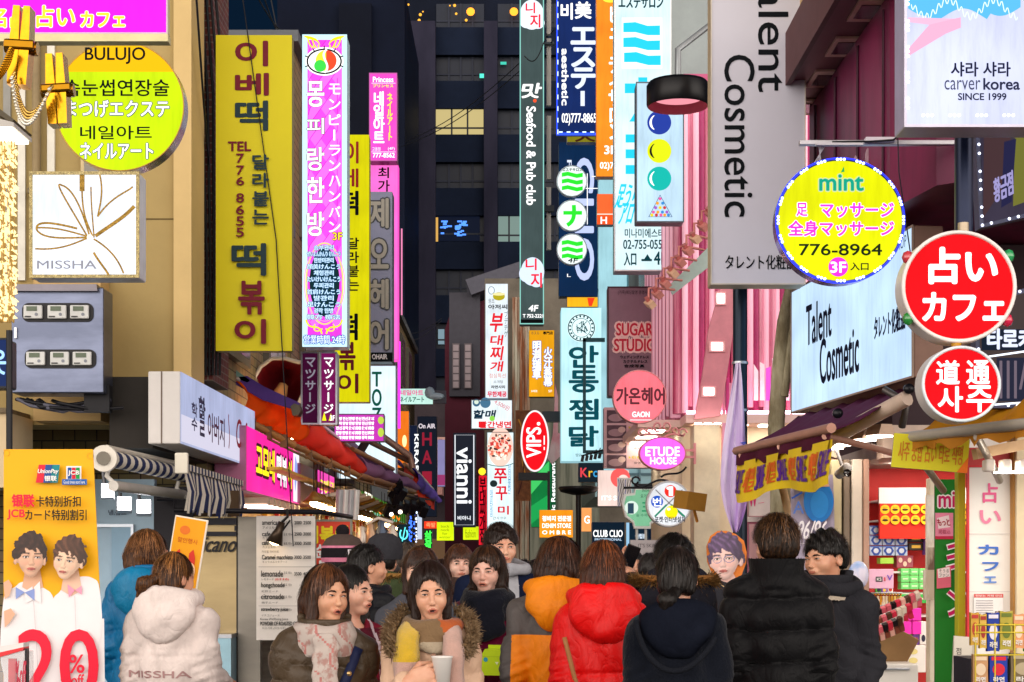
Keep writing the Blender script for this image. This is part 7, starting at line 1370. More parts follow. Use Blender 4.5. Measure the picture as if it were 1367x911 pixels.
# ------------------------------------------------------------------ people: one smooth surface per body, clothes and hair as children
f32 = np.float32
def grid(xs, ys, zs): return np.meshgrid(np.asarray(xs, f32), np.asarray(ys, f32), np.asarray(zs, f32), indexing='ij')
def ell(P, c, r):
    x, y, z = (P[0]-c[0])/r[0], (P[1]-c[1])/r[1], (P[2]-c[2])/r[2]
    k0 = np.sqrt(x*x+y*y+z*z)+1e-9; k1 = np.sqrt((x/r[0])**2+(y/r[1])**2+(z/r[2])**2)+1e-9
    return k0*(k0-1)/k1
def cap(P, a, b, ra, rb=None, flat=None):
    rb = ra if rb is None else rb; a = np.array(a, f32); d = np.array(b, f32)-a; L2 = float((d*d).sum())+1e-12
    q = [P[i]-a[i] for i in range(3)]; t = np.clip((q[0]*d[0]+q[1]*d[1]+q[2]*d[2])/L2, 0, 1)
    q = [q[i]-t*d[i] for i in range(3)]
    if flat: q[flat[0]] = q[flat[0]]*flat[1]
    return np.sqrt(q[0]**2+q[1]**2+q[2]**2)-(ra+(rb-ra)*t)
def smin(a, b, k): h = np.clip(.5+.5*(b-a)/k, 0, 1); return b+(a-b)*h-k*h*(1-h)
def smax(a, b, k): return -smin(-a, -b, k)
def nets(xs, ys, zs, Dv):
    """surface nets on a rectilinear grid -> vertices, quads"""
    xs, ys, zs = (np.asarray(a, float) for a in (xs, ys, zs)); ax = (xs, ys, zs); nx, ny, nz = Dv.shape
    S_ = Dv < 0; cs = (nx-1, ny-1, nz-1); nc = cs[0]*cs[1]*cs[2]
    cnt = np.zeros(nc); acc = np.zeros((nc, 3)); quads = []
    for A in range(3):
        sl0 = [slice(None)]*3; sl1 = [slice(None)]*3; sl0[A] = slice(0, -1); sl1[A] = slice(1, None)
        a, b = Dv[tuple(sl0)], Dv[tuple(sl1)]; I = np.argwhere((a < 0) != (b < 0))
        if not len(I): continue
        da, db = a[tuple(I.T)], b[tuple(I.T)]; t = da/(da-db)
        p = np.stack([ax[k][I[:, k]] for k in range(3)], 1).astype(float)
        p[:, A] += t*(ax[A][I[:, A]+1]-ax[A][I[:, A]])
        B, Cc = (A+1) % 3, (A+2) % 3; cell = []
        ok = (I[:, B] > 0) & (I[:, Cc] > 0) & (I[:, B] < Dv.shape[B]-1) & (I[:, Cc] < Dv.shape[Cc]-1)
        for ob, oc in ((-1, -1), (0, -1), (0, 0), (-1, 0)):
            J = I.copy(); J[:, B] += ob; J[:, Cc] += oc
            v = np.all((J >= 0) & (J < np.array(cs)), 1); idx = (np.clip(J[:, 0], 0, cs[0]-1)*cs[1]+np.clip(J[:, 1], 0, cs[1]-1))*cs[2]+np.clip(J[:, 2], 0, cs[2]-1)
            cell.append(idx)
            cnt += np.bincount(idx[v], minlength=nc)
            for k in range(3): acc[:, k] += np.bincount(idx[v], weights=p[v, k], minlength=nc)
        q = np.stack(cell, 1)[ok]; fl = (da < 0)[ok]
        q = np.where(fl[:, None], q, q[:, ::-1]); quads.append(q)
    used = np.nonzero(cnt)[0]; V = acc[used]/cnt[used][:, None]; mp = np.full(nc, -1); mp[used] = np.arange(len(used))
    Q = mp[np.concatenate(quads)] if quads else np.zeros((0, 4), int)
    return V, Q
def blob(name, V, Q, mats, parent, region=None, s=1.):
    me = bpy.data.meshes.new(name); me.from_pydata((V*s).tolist(), [], Q.tolist())
    for m in mats: me.materials.append(m)
    if region is not None and len(Q):
        c = V[Q].mean(1); me.polygons.foreach_set('material_index', region(c).astype(np.int32))
    me.polygons.foreach_set('use_smooth', [True]*len(me.polygons)); me.validate(); me.update()
    o = bpy.data.objects.new(name, me); C.objects.link(o); o.parent = parent; return o
def rng(a, b, h): return np.arange(a, b+h, h)
def rot3(yaw, pitch, roll): return np.array(Euler((pitch, roll, yaw)).to_matrix())
NECK = np.array([0, .012, 1.425]); HS = [.88, 1.]
def head_in(P, R):
    q = [P[i]-NECK[i] for i in range(3)]; M = R.T   # inverse rotation
    return [(M[i][0]*q[0]+M[i][1]*q[1]+M[i][2]*q[2])/(HS[0]*(HS[1] if i == 0 else 1))+NECK[i] for i in range(3)]
def head_out(V, R): return ((np.asarray(V)-NECK)*np.array([HS[0]*HS[1], HS[0], HS[0]])) @ R.T+NECK
def head_sdf(P, o):
    w = o.get('fw', 1.); wide = o.get('jaw', 1.); op = o.get('open', 0.)
    d = ell(P, (0, .014, 1.553), (.074*w, .094, .098))
    d = smin(d, ell(P, (0, -.036, 1.515), (.060*w*wide, .056, .082)), .03)
    d = smin(d, ell(P, (0, -.062, 1.450-op*.012), (.026*wide, .026, .022)), .03)
    for s in (-1, 1):
        d = smin(d, ell(P, (s*.037*w, -.060, 1.503), (.026, .026, .027)), .022)      # cheek
        d = smax(d, -ell(P, (s*.032, -.108, 1.533), (.021, .020, .013)), .014)         # eye hollow
        d = smin(d, ell(P, (s*.031, -.078, 1.532), (.020, .015, .0115)), .006)          # lids
        d = smin(d, cap(P, (s*.014, -.094, 1.547), (s*.047, -.079, 1.548), .007, .005), .012)  # brow ridge
        e = ell(P, (s*.077*w, .016, 1.520), (.012, .020, .031)); e = smax(e, -ell(P, (s*.088*w, .012, 1.523), (.010, .011, .018)), .006); d = smin(d, e, .008)
        d = smin(d, ell(P, (s*.0095, -.103, 1.4975), (.0075, .0085, .0068)), .006)       # nostril wing
    d = smin(d, cap(P, (0, -.089, 1.540), (0, -.1085, 1.502), .0068, .0100), .012)
    d = smin(d, ell(P, (0, -.090, 1.474-op*.004), (.026, .016, .016)), .012)            # mouth mound
    if op: d = smax(d, -ell(P, (0, -.112, 1.4695-op*.004), (.0155, .016, .002+.006*op)), .004)
    else: d = smax(d, -cap(P, (-.018, -.108, 1.4715), (.018, -.108, 1.4715), .0035), .003)
    d = smax(d, -cap(P, (-.012, -.106, 1.458-op*.012), (.012, -.106, 1.458-op*.012), .005), .008)
    return d
HANDS = {}
def hand_mesh(curl, spread=.0):
    """left-right neutral hand: wrist at origin, fingers along -z, palm faces +x (towards the body), thumb to -y"""
    key = (round(curl, 2), spread)
    if key in HANDS: return HANDS[key]
    xs, ys, zs = rng(-.05, .075, .0032), rng(-.085, .06, .0032), rng(-.20, .03, .0032); P = grid(xs, ys, zs)
    d = cap(P, (0, 0, .03), (0, 0, -.01), .026, .025)
    pl = ell(P, (0, .0, -.052), (.016, .042, .052)); d = smin(d, pl, .02)
    for i, (y, L) in enumerate(((-.030, .070), (-.010, .079), (.011, .073), (.030, .058))):
        p = np.array([0., y, -.090]); a = .15+curl*.25; q = [p]
        for seg, ln in enumerate((.46, .31, .23)):
            a += curl*(.75, .95, .6)[seg]*1.05; p = p+np.array([math.sin(a), (y*.12)*(1-curl), -math.cos(a)])*L*ln; q.append(p)
        r = (.0092, .0085, .0078, .0068)
        fd = cap(P, (0, y*.8, -.06), q[0], .010, r[0])
        for k in range(3): fd = smin(fd, cap(P, q[k], q[k+1], r[k], r[k+1]), .004)
        d = smin(d, fd, .0035)
    t0, t1, t2 = np.array([.006, -.026, -.028]), np.array([.022+.012*curl, -.056+.012*curl, -.062]), np.array([.036+.02*curl, -.058+.030*curl, -.096])
    d = smin(d, smin(cap(P, t0, t1, .0135, .0105), cap(P, t1, t2, .0105, .0078), .005), .007)
    HANDS[key] = nets(xs, ys, zs, d); return HANDS[key]
def place_hand(side, wrist, elbow, curl, palm=None, dirv=None):
    """orient the hand along the forearm; palm = direction the palm faces"""
    V, Q = hand_mesh(curl); V = V.copy()
    w, e = np.array(wrist, float), np.array(elbow, float); z = e-w if dirv is None else -np.array(dirv, float); z /= np.linalg.norm(z)
    x = np.array(palm if palm is not None else (-side, 0, 0), float); x -= z*x.dot(z); x /= np.linalg.norm(x)+1e-9; y = np.cross(z, x)
    thumb = -y   # thumb direction for this frame
    want = np.array([0, -1., .2]) if palm is None else np.array([0, 0, 1.])
    fl = thumb.dot(want) < 0
    if fl: V[:, 1] *= -1; Q = Q[:, ::-1]
    return V @ np.array([x, y, z])+w, Q
def arms_of(o):
    sw = o.get('sw', .14); A = {}
    for s in (-1, 1):
        k = 'R' if s < 0 else 'L'      # viewer's left when facing us
        el, wr = o.get('arm'+k, ((s*(sw+.03), .03, 1.07), (s*(sw+.035), -.03, .83)))
        el = (s*min(abs(el[0]), sw+.03), el[1], el[2])
        if abs(wr[0]) > .13: wr = (s*min(abs(wr[0]), sw+.035), wr[1], wr[2])
        A[s] = ((s*sw, .012, 1.312), el, wr)
    return A
def body(o, r, s):
    R = o['R']; hi = o.get('face', False); A = arms_of(o); h = .0042 if hi else .007
    zs = np.concatenate([rng(0, 1.36, .022), rng(1.375, 1.68, h)])
    def head(P): return head_sdf(head_in(P, R), o)
    xs = np.concatenate([rng(-.42, -.14, .028), rng(-.125, .125, h), rng(.14, .42, .028)]); ys = np.concatenate([rng(-.42, -.17, .03), rng(-.155, .15, h), rng(.17, .26, .03)])
    P = grid(xs, ys, zs)
    d = np.full(P[0].shape, 1., f32); iz = np.searchsorted(zs, 1.30)
    Ph = [p[:, :, iz:] for p in P]; hd = head(Ph)*HS[0]; nk = cap(Ph, (0, .022, 1.33), tuple(head_out([(0, .022, 1.475)], R)[0]), .052, .048); d[:, :, iz:] = smin(hd, nk, .022)
    t = smin(ell(P, (0, .012, 1.20), (o.get('sw', .14)-.012, .088, .2)), ell(P, (0, .012, .93), (.118, .09, .16)), .06); t = smin(t, cap(P, (-.09, .012, 1.335), (.09, .012, 1.335), .042), .04)
    for q in (-1, 1):
        a, b, c = A[q]; t = smin(t, smin(cap(P, a, b, .046, .037), cap(P, b, c, .037, .027), .02), .025)
        st = o.get('step', 0)*q; k_ = (q*.09, -.03-st*.12, .47); t = smin(t, smin(cap(P, (q*.085, .012, .88), k_, .075, .05), cap(P, k_, (q*.09, .03-st*.2+.02, .07), .05, .036), .02), .03)
        t = smin(t, cap(P, (q*.09, .05-st*.2, .04), (q*.10, -.11-st*.2, .03), .035, .03), .02)
    d = smin(d, t, .02)
    V, Q = nets(xs, ys, zs, d)
    for q in (-1, 1):
        k = 'R' if q < 0 else 'L'; a, b, c = A[q]; hv, hq = place_hand(q, c, b, o.get('curl'+k, .45), o.get('palm'+k), o.get('dir'+k)); Q = np.concatenate([Q, hq+len(V)]); V = np.concatenate([V, hv])
    lip = D('#bd7460', .45, 0, .06); sk = skin_mat(o.get('skin', '#d9a07c'))
    def reg(c):
        q = ((c-NECK) @ R)/np.array([HS[0]*HS[1], HS[0], HS[0]])+NECK; x, y, z = q[:, 0], q[:, 1], q[:, 2]; op = o.get('open', 0.)
        m = (y < -.078) & ((x/.0215)**2+((z-(1.4705-op*.005))/(.0085+.0065*op))**2 < 1); dk = op > 0 and True
        out = np.where(m, 1, 0)
        if op: out = np.where((y < -.06) & (y > -.104) & ((x/.0135)**2+((z-(1.4695-op*.004))/(.002+.0058*op))**2 < .95), 2, out)
        return out
    blob('body', V, Q, [sk, lip, D('#3a1416', .5)], r, reg if hi else None, s)
    if hi:
        for q in (-1, 1):
            sq = o.get('squint', 1.)
            sq = sq*.72; m = MB(); m.ball((0, 0, 0), (.0125, .0066, .0048*sq), D('#c9bfb8', .25, 0, 0), 14); m.ball((o.get('gaze', 0)*.004, -.0030, .0002), (.0060, .0050, .0050*sq), D('#140b08', .12, 0, 0, spec=.8), 12)
            KH = HS[0]; M = Matrix.Translation(Vector(tuple(head_out([(q*.031, -.0895, 1.5325)], R)[0]))*s) @ Matrix([list(a)+[0] for a in R]+[[0, 0, 0, 1]]) @ T(0, 0, 0, 0, -q*.06, q*.28) @ Matrix.Diagonal((KH*HS[1], KH, KH, 1))
            m.v = [tuple(M @ (Vector(v)*s)) for v in m.v]; e = m.build('eye', r)
            m = MB(); m.tube([(-.0165, .0015, -.001), (-.008, -.0048, .0062*sq), (.002, -.0056, .0072*sq), (.010, -.003, .0052*sq), (.0165, .002, .0)], [.0009, .0015, .0017, .0015, .0009], D('#20130f', .5), 5)
            m.v = [tuple(M @ (Vector(v)*s)) for v in m.v]; m.build('eyelid', e)
            m = MB(); br = [(q*.0135, -.1005, 1.5475), (q*.024, -.1005, 1.5515), (q*.036, -.0945, 1.552), (q*.048, -.083, 1.546)]
            m.tube([tuple(head_out([p], R)[0]*s) for p in br], [.0022*s, .0034*s, .003*s, .0012*s], D(o.get('brow', '#2e1e18'), .8, 0, .2), 6); m.build('eyebrow', r)
SKM = {}
def skin_mat(col):
    if col in SKM: return SKM[col]
    m, N, L, b = principled('skin'); c = lin(col); c = (c[0]*.97, c[1]*1.05, c[2]*1.22)
    tc = N.new('ShaderNodeTexCoord'); nz = N.new('ShaderNodeTexNoise'); nz.inputs['Scale'].default_value = 16; nz.inputs['Detail'].default_value = 5; L.new(tc.outputs['Object'], nz.inputs['Vector'])
    mx = N.new('ShaderNodeMix'); mx.data_type = 'RGBA'; mx.inputs[6].default_value = (c[0]*1.06, c[1]*1.03, c[2], 1); mx.inputs[7].default_value = (c[0]*.86, c[1]*.66, c[2]*.60, 1)
    mr = N.new('ShaderNodeMapRange'); mr.inputs['From Min'].default_value = .35; mr.inputs['From Max'].default_value = .8; L.new(nz.outputs['Fac'], mr.inputs['Value']); L.new(mr.outputs[0], mx.inputs[0]); L.new(mx.outputs[2], b.inputs['Base Color'])
    n2 = N.new('ShaderNodeTexNoise'); n2.inputs['Scale'].default_value = 220; L.new(tc.outputs['Object'], n2.inputs['Vector']); bp = N.new('ShaderNodeBump'); bp.inputs['Strength'].default_value = .12; bp.inputs['Distance'].default_value = .004; L.new(n2.outputs['Fac'], bp.inputs['Height']); L.new(bp.outputs[0], b.inputs['Normal'])
    b.inputs['Roughness'].default_value = .42; b.inputs['Subsurface Weight'].default_value = .12; b.inputs['Subsurface Radius'].default_value = (.012, .005, .003)
    SKM[col] = m; return m
def hair_mat(col, tip=None):
    key = ('H', col, tip)
    if key in MATS: return MATS[key]
    c = tuple(x*.55 for x in lin(col)); t = tuple(x*.62 for x in lin(tip)) if tip else tuple(min(1, x*2.4+.012) for x in c)
    m = STREAK(tuple(c), tuple(t), 210, 7, .40, 0, .5, .42, .85); MATS[key] = m; return m
def wrinkle(P, o, amp=.006):
    a, b, c = o['ph']; x, y, z = P
    return amp*(np.sin(31*x+17*z+a+2.2*np.sin(13*z+b)+1.5*np.sin(19*y+c))*.55+np.sin(23*z-29*x+11*y+b+1.8*np.sin(21*x+a))*.45)
def quilt(P, pitch, ph=0.):
    return np.abs(np.sin(PI*(P[2]+.03*np.sin(P[0]*9+ph)*.25+ph*.01)/pitch))
def jacket(o, r, s):
    t = o['top']; R = o['R']; A = arms_of(o); bulk = t.get('bulk', .02); hem = t.get('hem', .62); h = t.get('res', .0085 if o.get('near', True) else .018); sw = o.get('sw', .14)
    ex = [abs(p[0]) for q in (-1, 1) for p in A[q]]; X_ = max(ex)+.13; Yn_ = min([p[1] for q in (-1, 1) for p in A[q]]+[-.1])-.13
    xs, ys, zs = rng(-X_, X_, h), rng(Yn_, .27, h), rng(hem-.03, 1.47, h); P = grid(xs, ys, zs)
    d = ell(P, (0, .014, 1.19), (sw+.004+bulk*.6, .098+bulk*.9, .225)); d = smin(d, ell(P, (0, .012, .96), (sw-.012+bulk*.9, .098+bulk, .25)), .07)
    d = smin(d, ell(P, (0, .016, .78), (sw+.012+bulk, .108+bulk*1.1, .26)), .06)
    d = smin(d, cap(P, (-sw*.92, .012, 1.322), (sw*.92, .012, 1.322), .042+bulk*.5), .045)
    for q in (-1, 1): d = smin(d, cap(P, (q*sw*.9, .012, 1.325), (q*.045, .02, 1.40), .042+bulk*.4, .046), .04)
    d = smax(d, hem-P[2], .02)
    qa = t.get('quilt', 0); pitch = t.get('pitch', .1)
    if qa: qz = quilt(P, pitch); d = d-qa*(np.sqrt(qz)-.6)+qa*.35*np.exp(-(qz/.09)**2)
    for q in (-1, 1):
        a, b, c = A[q]; a = (a[0]+q*.005, a[1], a[2]); ab = np.array(b, float)-np.array(a); c2 = np.array(c, float)+(np.array(c, float)-np.array(b, float))*.0
        sl = smin(cap(P, a, b, .054+bulk*.6, .046+bulk*.6), cap(P, b, c2, .046+bulk*.55, .036+bulk*.4), .02)
        if qa:
            L1 = np.linalg.norm(ab); tt = ((P[0]-a[0])*ab[0]+(P[1]-a[1])*ab[1]+(P[2]-a[2])*ab[2])/L1
            bc = np.array(c, float)-np.array(b, float); L2_ = np.linalg.norm(bc); t2 = ((P[0]-b[0])*bc[0]+(P[1]-b[1])*bc[1]+(P[2]-b[2])*bc[2])/L2_
            tq = np.where(t2 > 0, L1+t2, tt); qz2 = np.abs(np.sin(PI*tq/pitch)); sl = sl-qa*.8*(np.sqrt(qz2)-.6)+qa*.3*np.exp(-(qz2/.09)**2)
        # folds gather at the elbow
        e2 = (P[0]-b[0])**2+(P[1]-b[1])**2+(P[2]-b[2])**2; sl = sl-.006*np.exp(-e2/.012)*np.sin(P[2]*150+P[0]*60+o['ph'][0])
        # sleeve ends before the hand
        w = np.array(c, float)-np.array(b, float); w /= np.linalg.norm(w); sl = smax(sl, (P[0]-c[0])*w[0]+(P[1]-c[1])*w[1]+(P[2]-c[2])*w[2]-.012, .012)
        d = smin(d, sl, .028)
    d = d-wrinkle(P, o, t.get('fold', .006))
    if qa: d = d-.0025*np.sin(P[0]*105+o['ph'][1]+2*np.sin(P[2]*9))*(1-quilt(P, pitch))*1.2
    d = d-.0028*np.sin(P[2]*74+P[0]*55*np.sign(P[0])+2*np.sin(P[0]*17+o['ph'][2]))*np.clip(np.sin(P[0]*13+P[2]*8+o['ph'][0]), 0, 1)
    if t.get('zip'): d = d+.006*np.exp(-(P[0]/.008)**2)*(P[1] < 0)
    if t.get('seams'):
        d = d+.005*np.exp(-((P[0])/.006)**2)*(P[1] > 0)
        for z_ in t['seams']: d = d+.006*np.exp(-((P[2]-z_)/.007)**2)
    if t.get('collar'):
        ch = t['collar']; ring = np.abs(np.sqrt((P[0]/1.)**2+((P[1]-.018)/1.05)**2)-.082-.012*np.clip((P[2]-1.4)/.08, 0, 1))-.016; ring = smax(smax(ring, P[2]-(1.40+ch)-.02*(P[1] > 0.0)*1.0, .008), 1.36-P[2], .01); d = smin(d, ring, .015)
    d = smax(d, -cap(P, (0, .005, 1.40), (0, -.01, 1.6), .062, .07), .012)
    V, Q = nets(xs, ys, zs, d); cols = t['col'] if isinstance(t['col'], (list, tuple)) else [t['col']]
    rough = t.get('rough', .6); ms = [FABRIC(c, rough, t.get('weave', 0), t.get('sheen', 0)) for c in cols]
    ob = blob(t.get('name', 'jacket'), V, Q, ms, r, t.get('region'), s); o['jV'], o['jQ'] = V*s, Q
    return ob
def FABRIC(col, rough=.6, weave=0, sheen=0):
    if not isinstance(col, str): return col
    key = ('F', col, rough, weave, sheen)
    if key in MATS: return MATS[key]
    m, N, L, b = principled('fabric'); c = lin(col); tc = N.new('ShaderNodeTexCoord'); O = tc.outputs['Object']
    nz = N.new('ShaderNodeTexNoise'); nz.inputs['Scale'].default_value = 5; nz.inputs['Detail'].default_value = 8; nz.inputs['Roughness'].default_value = .7; L.new(O, nz.inputs['Vector'])
    mr = N.new('ShaderNodeMapRange'); mr.inputs['From Min'].default_value = .3; mr.inputs['From Max'].default_value = .72; L.new(nz.outputs['Fac'], mr.inputs['Value'])
    mx = N.new('ShaderNodeMix'); mx.data_type = 'RGBA'; mx.inputs[6].default_value = tuple(x*.80 for x in c)+(1,); mx.inputs[7].default_value = tuple(min(1, x*1.12+.002) for x in c)+(1,); L.new(mr.outputs[0], mx.inputs[0]); L.new(mx.outputs[2], b.inputs['Base Color'])
    # creases: ridges of a warped noise
    cr = N.new('ShaderNodeTexNoise'); cr.inputs['Scale'].default_value = 7.5; cr.inputs['Detail'].default_value = 3; cr.inputs['Distortion'].default_value = 1.1; mp = N.new('ShaderNodeMapping'); mp.inputs['Scale'].default_value = (1.5, 1.5, .8); L.new(O, mp.inputs[0]); L.new(mp.outputs[0], cr.inputs['Vector'])
    s1 = N.new('ShaderNodeMath'); s1.operation = 'SUBTRACT'; s1.inputs[1].default_value = .5; L.new(cr.outputs['Fac'], s1.inputs[0]); ab = N.new('ShaderNodeMath'); ab.operation = 'ABSOLUTE'; L.new(s1.outputs[0], ab.inputs[0]); pw = N.new('ShaderNodeMath'); pw.operation = 'POWER'; pw.inputs[1].default_value = .6; L.new(ab.outputs[0], pw.inputs[0])
    b1 = N.new('ShaderNodeBump'); b1.inputs['Strength'].default_value = .30 if rough < .7 else .24; b1.inputs['Distance'].default_value = .03; L.new(pw.outputs[0], b1.inputs['Height'])
    wv = N.new('ShaderNodeTexNoise'); wv.inputs['Scale'].default_value = 190 if not weave else 120; wv.inputs['Detail'].default_value = 3; L.new(O, wv.inputs['Vector'])
    b2 = N.new('ShaderNodeBump'); b2.inputs['Strength'].default_value = .18+weave*.5; b2.inputs['Distance'].default_value = .006; L.new(wv.outputs['Fac'], b2.inputs['Height']); L.new(b1.outputs[0], b2.inputs['Normal']); L.new(b2.outputs[0], b.inputs['Normal'])
    b.inputs['Roughness'].default_value = min(.9, rough+.06); b.inputs['Specular IOR Level'].default_value = (.3 if max(c) > .05 else .14) if rough < .6 else .06
    if sheen: b.inputs['Sheen Weight'].default_value = sheen*.5
    MATS[key] = m; return m
def hood(o, r, s):
    t = o['hood']; h = .010; dz = t.get('dz', 0); big = t.get('big', 1.)
    xs, ys, zs = rng(-.23, .23, h), rng(-.12, .30, h), rng(1.10+dz, 1.55, h); P = grid(xs, ys, zs); cz = 1.36+dz*.4
    d = ell(P, (0, .112, cz-.005), (.135*big, .070, .095*big)); d = smin(d, ell(P, (0, .135, cz-.055*big), (.085*big, .050, .075*big)), .05)
    ring = np.sqrt(((P[0])/1.1)**2+((P[1]-.022)/1.)**2)-.108*(.94+.06*big); tor = np.sqrt(ring**2+((P[2]-(1.392+dz)-.45*(P[1]-.02)*(P[1] > 0.02)*.3)/1.25)**2)-.027*big; d = smin(d, tor, .045)
    d = smax(d, -ell(P, (0, .052, cz+.085), (.082, .06, .055)), .02)
    d = d+.006*np.exp(-((P[0]-.012*np.sin(P[2]*30))/.009)**2)*(P[1] > .1)*t.get('crease', 1.)-wrinkle(P, o, .006)-.004*np.sin(P[2]*60+P[0]*20+o['ph'][1])*np.clip(np.sin(P[0]*22+o['ph'][0]), 0, 1)
    V, Q = nets(xs, ys, zs, d); ob = blob('hood', V, Q, [FABRIC(t['col'], t.get('rough', .6))], r, None, s)
    if t.get('fur'):
        m = MB(); rs = random.Random(5)
        for i in range(900):
            a = rs.uniform(-.25, PI+.25); rad = .118*big; c = Vector((rad*1.12*math.cos(a), .03+rad*1.0*math.sin(a), 1.43+dz*.3-.012*math.sin(a)))
            dirv = Vector((math.cos(a)*rs.uniform(.2, 1.2)+rs.uniform(-.7, .7), math.sin(a)*rs.uniform(.2, 1.2)+rs.uniform(-.7, .7), rs.uniform(-.7, 1.1))).normalized()
            L_ = rs.uniform(.03, .058); sd = dirv.orthogonal().normalized()*.006; c = c+Vector((rs.uniform(-.012, .012), rs.uniform(-.012, .012), rs.uniform(-.014, .014)))
            m.add([(c-sd)*s, (c+sd)*s, (c+dirv*L_+Vector((0, 0, -.01)))*s], [(0, 1, 2)], hair_mat(t['fur'], t.get('furtip')))
        m.tube([tuple(Vector((.132*big*math.cos(a), .03+.118*big*math.sin(a), 1.43+dz*.3))*s) for a in [-.2+i*(PI+.4)/20 for i in range(21)]], .02*s, D(t['fur'], .9), 8); m.build('fur_trim', ob)
    return ob
def hair(o, r, s):
    t = o['hair']; st = t['style']; R = o['R']; fine = o.get('near', True); h = .0048 if fine else .009; zend = t.get('end', 1.42); vol = t.get('vol', 0.)
    xs, ys, zs = rng(-.155, .155, h), rng(-.16, .20, h), rng(min(zend-.03, 1.42), 1.71, h); G_ = grid(xs, ys, zs); P = head_in(G_, R)
    d = ell(P, (0, .02, 1.560), (.083+vol, .104+vol, .101+vol*.8)); x, y, z = P
    if st == 'short':
        d = smin(d, ell(P, (0, .055, 1.525), (.078+vol*.5, .072, .075)), .03)
        d = smax(d, 1.475+.055*np.clip((-y+.03)/.06, 0, 1)+.02*np.abs(x)/.07*(y < .03)-z, .015)
        d = smax(d, -ell(P, (0, -.137, 1.515), (.074, .085, .092+t.get('brow', 0)*.3)), .012); d = d-.006*np.sin(x*120+y*70+3*np.sin(z*50))*np.clip((z-1.58)/.05, 0, 1)
        for q in (-1, 1): d = smax(d, -ell(P, (q*.088, .012, 1.515), (.022, .024, .033)), .008)
    else:
        d = smin(d, ell(P, (0, .05, 1.50), (.080+vol, .078+vol*.6, .10)), .03)
        if st in ('bob', 'long'):
            for q in (-1, 1):
                w = t.get('side', .03); d = smin(d, cap(P, (q*(.060+vol*.6), .012, 1.55), (q*(.066+vol), .006, max(zend+.03, 1.40)), .027, w*.85), .025)
                if st == 'long': d = smin(d, cap(G_, (q*(.070+vol), .0+t.get('fwd', 0)*-.04, 1.42), (q*(.082+vol), -.06*t.get('fwd', 0)-.0, zend+.03), w*.85, w*.6), .03)
            d = smin(d, cap(P, (0, .075, 1.5), (0, .088, max(zend+.05, 1.42)), .07+vol*.6, .058+vol*.6, (0, .75)), .035)
            if st == 'long': d = smin(d, cap(G_, (0, .098, 1.42), (0, .115, zend+.05), .06, .05, (0, .6)), .03)
        if st == 'pony': d = smax(d, 1.452+.03*np.clip(-y/.05, 0, 1)-z, .02)
        part = t.get('part', 0.)
        face = ell(P, (t.get('part', 0)*.6, -.130, 1.500), (.061+t.get('openw', 0), .105, .094+t.get('fringe', 0))); d = smax(d, -face, .012)
        if part: d = d+.006*np.exp(-((x-part-.1*(y+.05)*0)/.006)**2)*(z > 1.6)*(y < .05)
        if st == 'pony':
            for q in (-1, 1): d = smax(d, -ell(P, (q*.088, .012, 1.515), (.022, .024, .030)), .008)
    ang = np.arctan2(x, y-.03)
    amp = .0017 if fine else .0015; d = d*HS[0]-amp*np.sin(ang*64+3*np.sin(z*30+o['ph'][0]))-amp*1.2*np.sin(ang*27+2*np.sin(z*21+o['ph'][1]))-.0015*np.sin(z*40+ang*6)
    V, Q = nets(xs, ys, zs, d); hm = hair_mat(t['col'], t.get('tip')); hm2 = D(t.get('tip') or t['col'], .35, 0, .3, 20, spec=.6); ob = blob('hair', V, Q, [hm], r, None, s)
    tails = []
    if st == 'pony' and t.get('tail', 1):
        a = head_out([(0, .118, 1.535+t.get('th', 0))], R)[0]; b = a+np.array([t.get('tx', 0), .045, -.03]); c = b+np.array([t.get('tx', 0)*.5, .0, -t.get('tl', .16)])
        xs2, ys2, zs2 = rng(-.2, .2, .007), rng(.05, .27, .007), rng(c[2]-.05, a[2]+.05, .007); P2 = grid(xs2, ys2, zs2); d2 = smin(cap(P2, a, b, .022, .03), cap(P2, b, c, .032, .014), .02)
        d2 = d2-.003*np.sin(P2[0]*260+P2[1]*190+4*np.sin(P2[2]*30)); v2, q2 = nets(xs2, ys2, zs2, d2); blob('ponytail', v2, q2, [hm], ob, None, s)
        m = MB(); m.ball(tuple(a*s), .02*s, D('#2a2028', .5), 10); m.build('hair_tie', ob)
    # loose strands break the outline
    rs = random.Random(int(o['ph'][0]*100)); m = MB(); n = t.get('strands', 260 if fine else 70)*3
    bv = BVHTree.FromPolygons([tuple(v) for v in V], [tuple(q) for q in Q])
    for i in range(n):
        ph = rs.uniform(-PI, PI); th0 = rs.uniform(.05, .5) if st != 'short' else rs.uniform(.0, 1.2); L_ = rs.uniform(.5, 1.) if st != 'short' else rs.uniform(.25, .5); pts = []
        wob = rs.uniform(-.08, .08); off = rs.uniform(.0003, .0065)
        for j in range(8):
            th = th0+L_*j/7*1.5; ph2 = ph+wob*j/7
            dv = Vector((math.sin(th)*math.sin(ph2), math.sin(th)*math.cos(ph2), math.cos(th))); dv = Vector(tuple(R @ np.array(dv)))
            c0 = Vector(tuple(head_out([(0, .02, 1.545)], R)[0])); hit = bv.ray_cast(c0+dv*.4, -dv, .4)
            if hit[0] is None or (hit[0]-c0).length < .06: break
            pts.append(hit[0]+dv*(off+(.010*(j/7)**2)*rs.random()+(.012*j/7*rs.random() if st == 'short' else 0)))
        if len(pts) < 4: continue
        w = rs.uniform(.0008, .0019); vs = []
        for j, p in enumerate(pts):
            a = pts[max(j-1, 0)]; b = pts[min(j+1, len(pts)-1)]; tg = (b-a).normalized(); sd = tg.cross((p-Vector((0, .02, 1.54))).normalized()); sd = sd.normalized()*w*(1-.7*j/(len(pts)-1)); vs += [(p-sd)*s, (p+sd)*s]
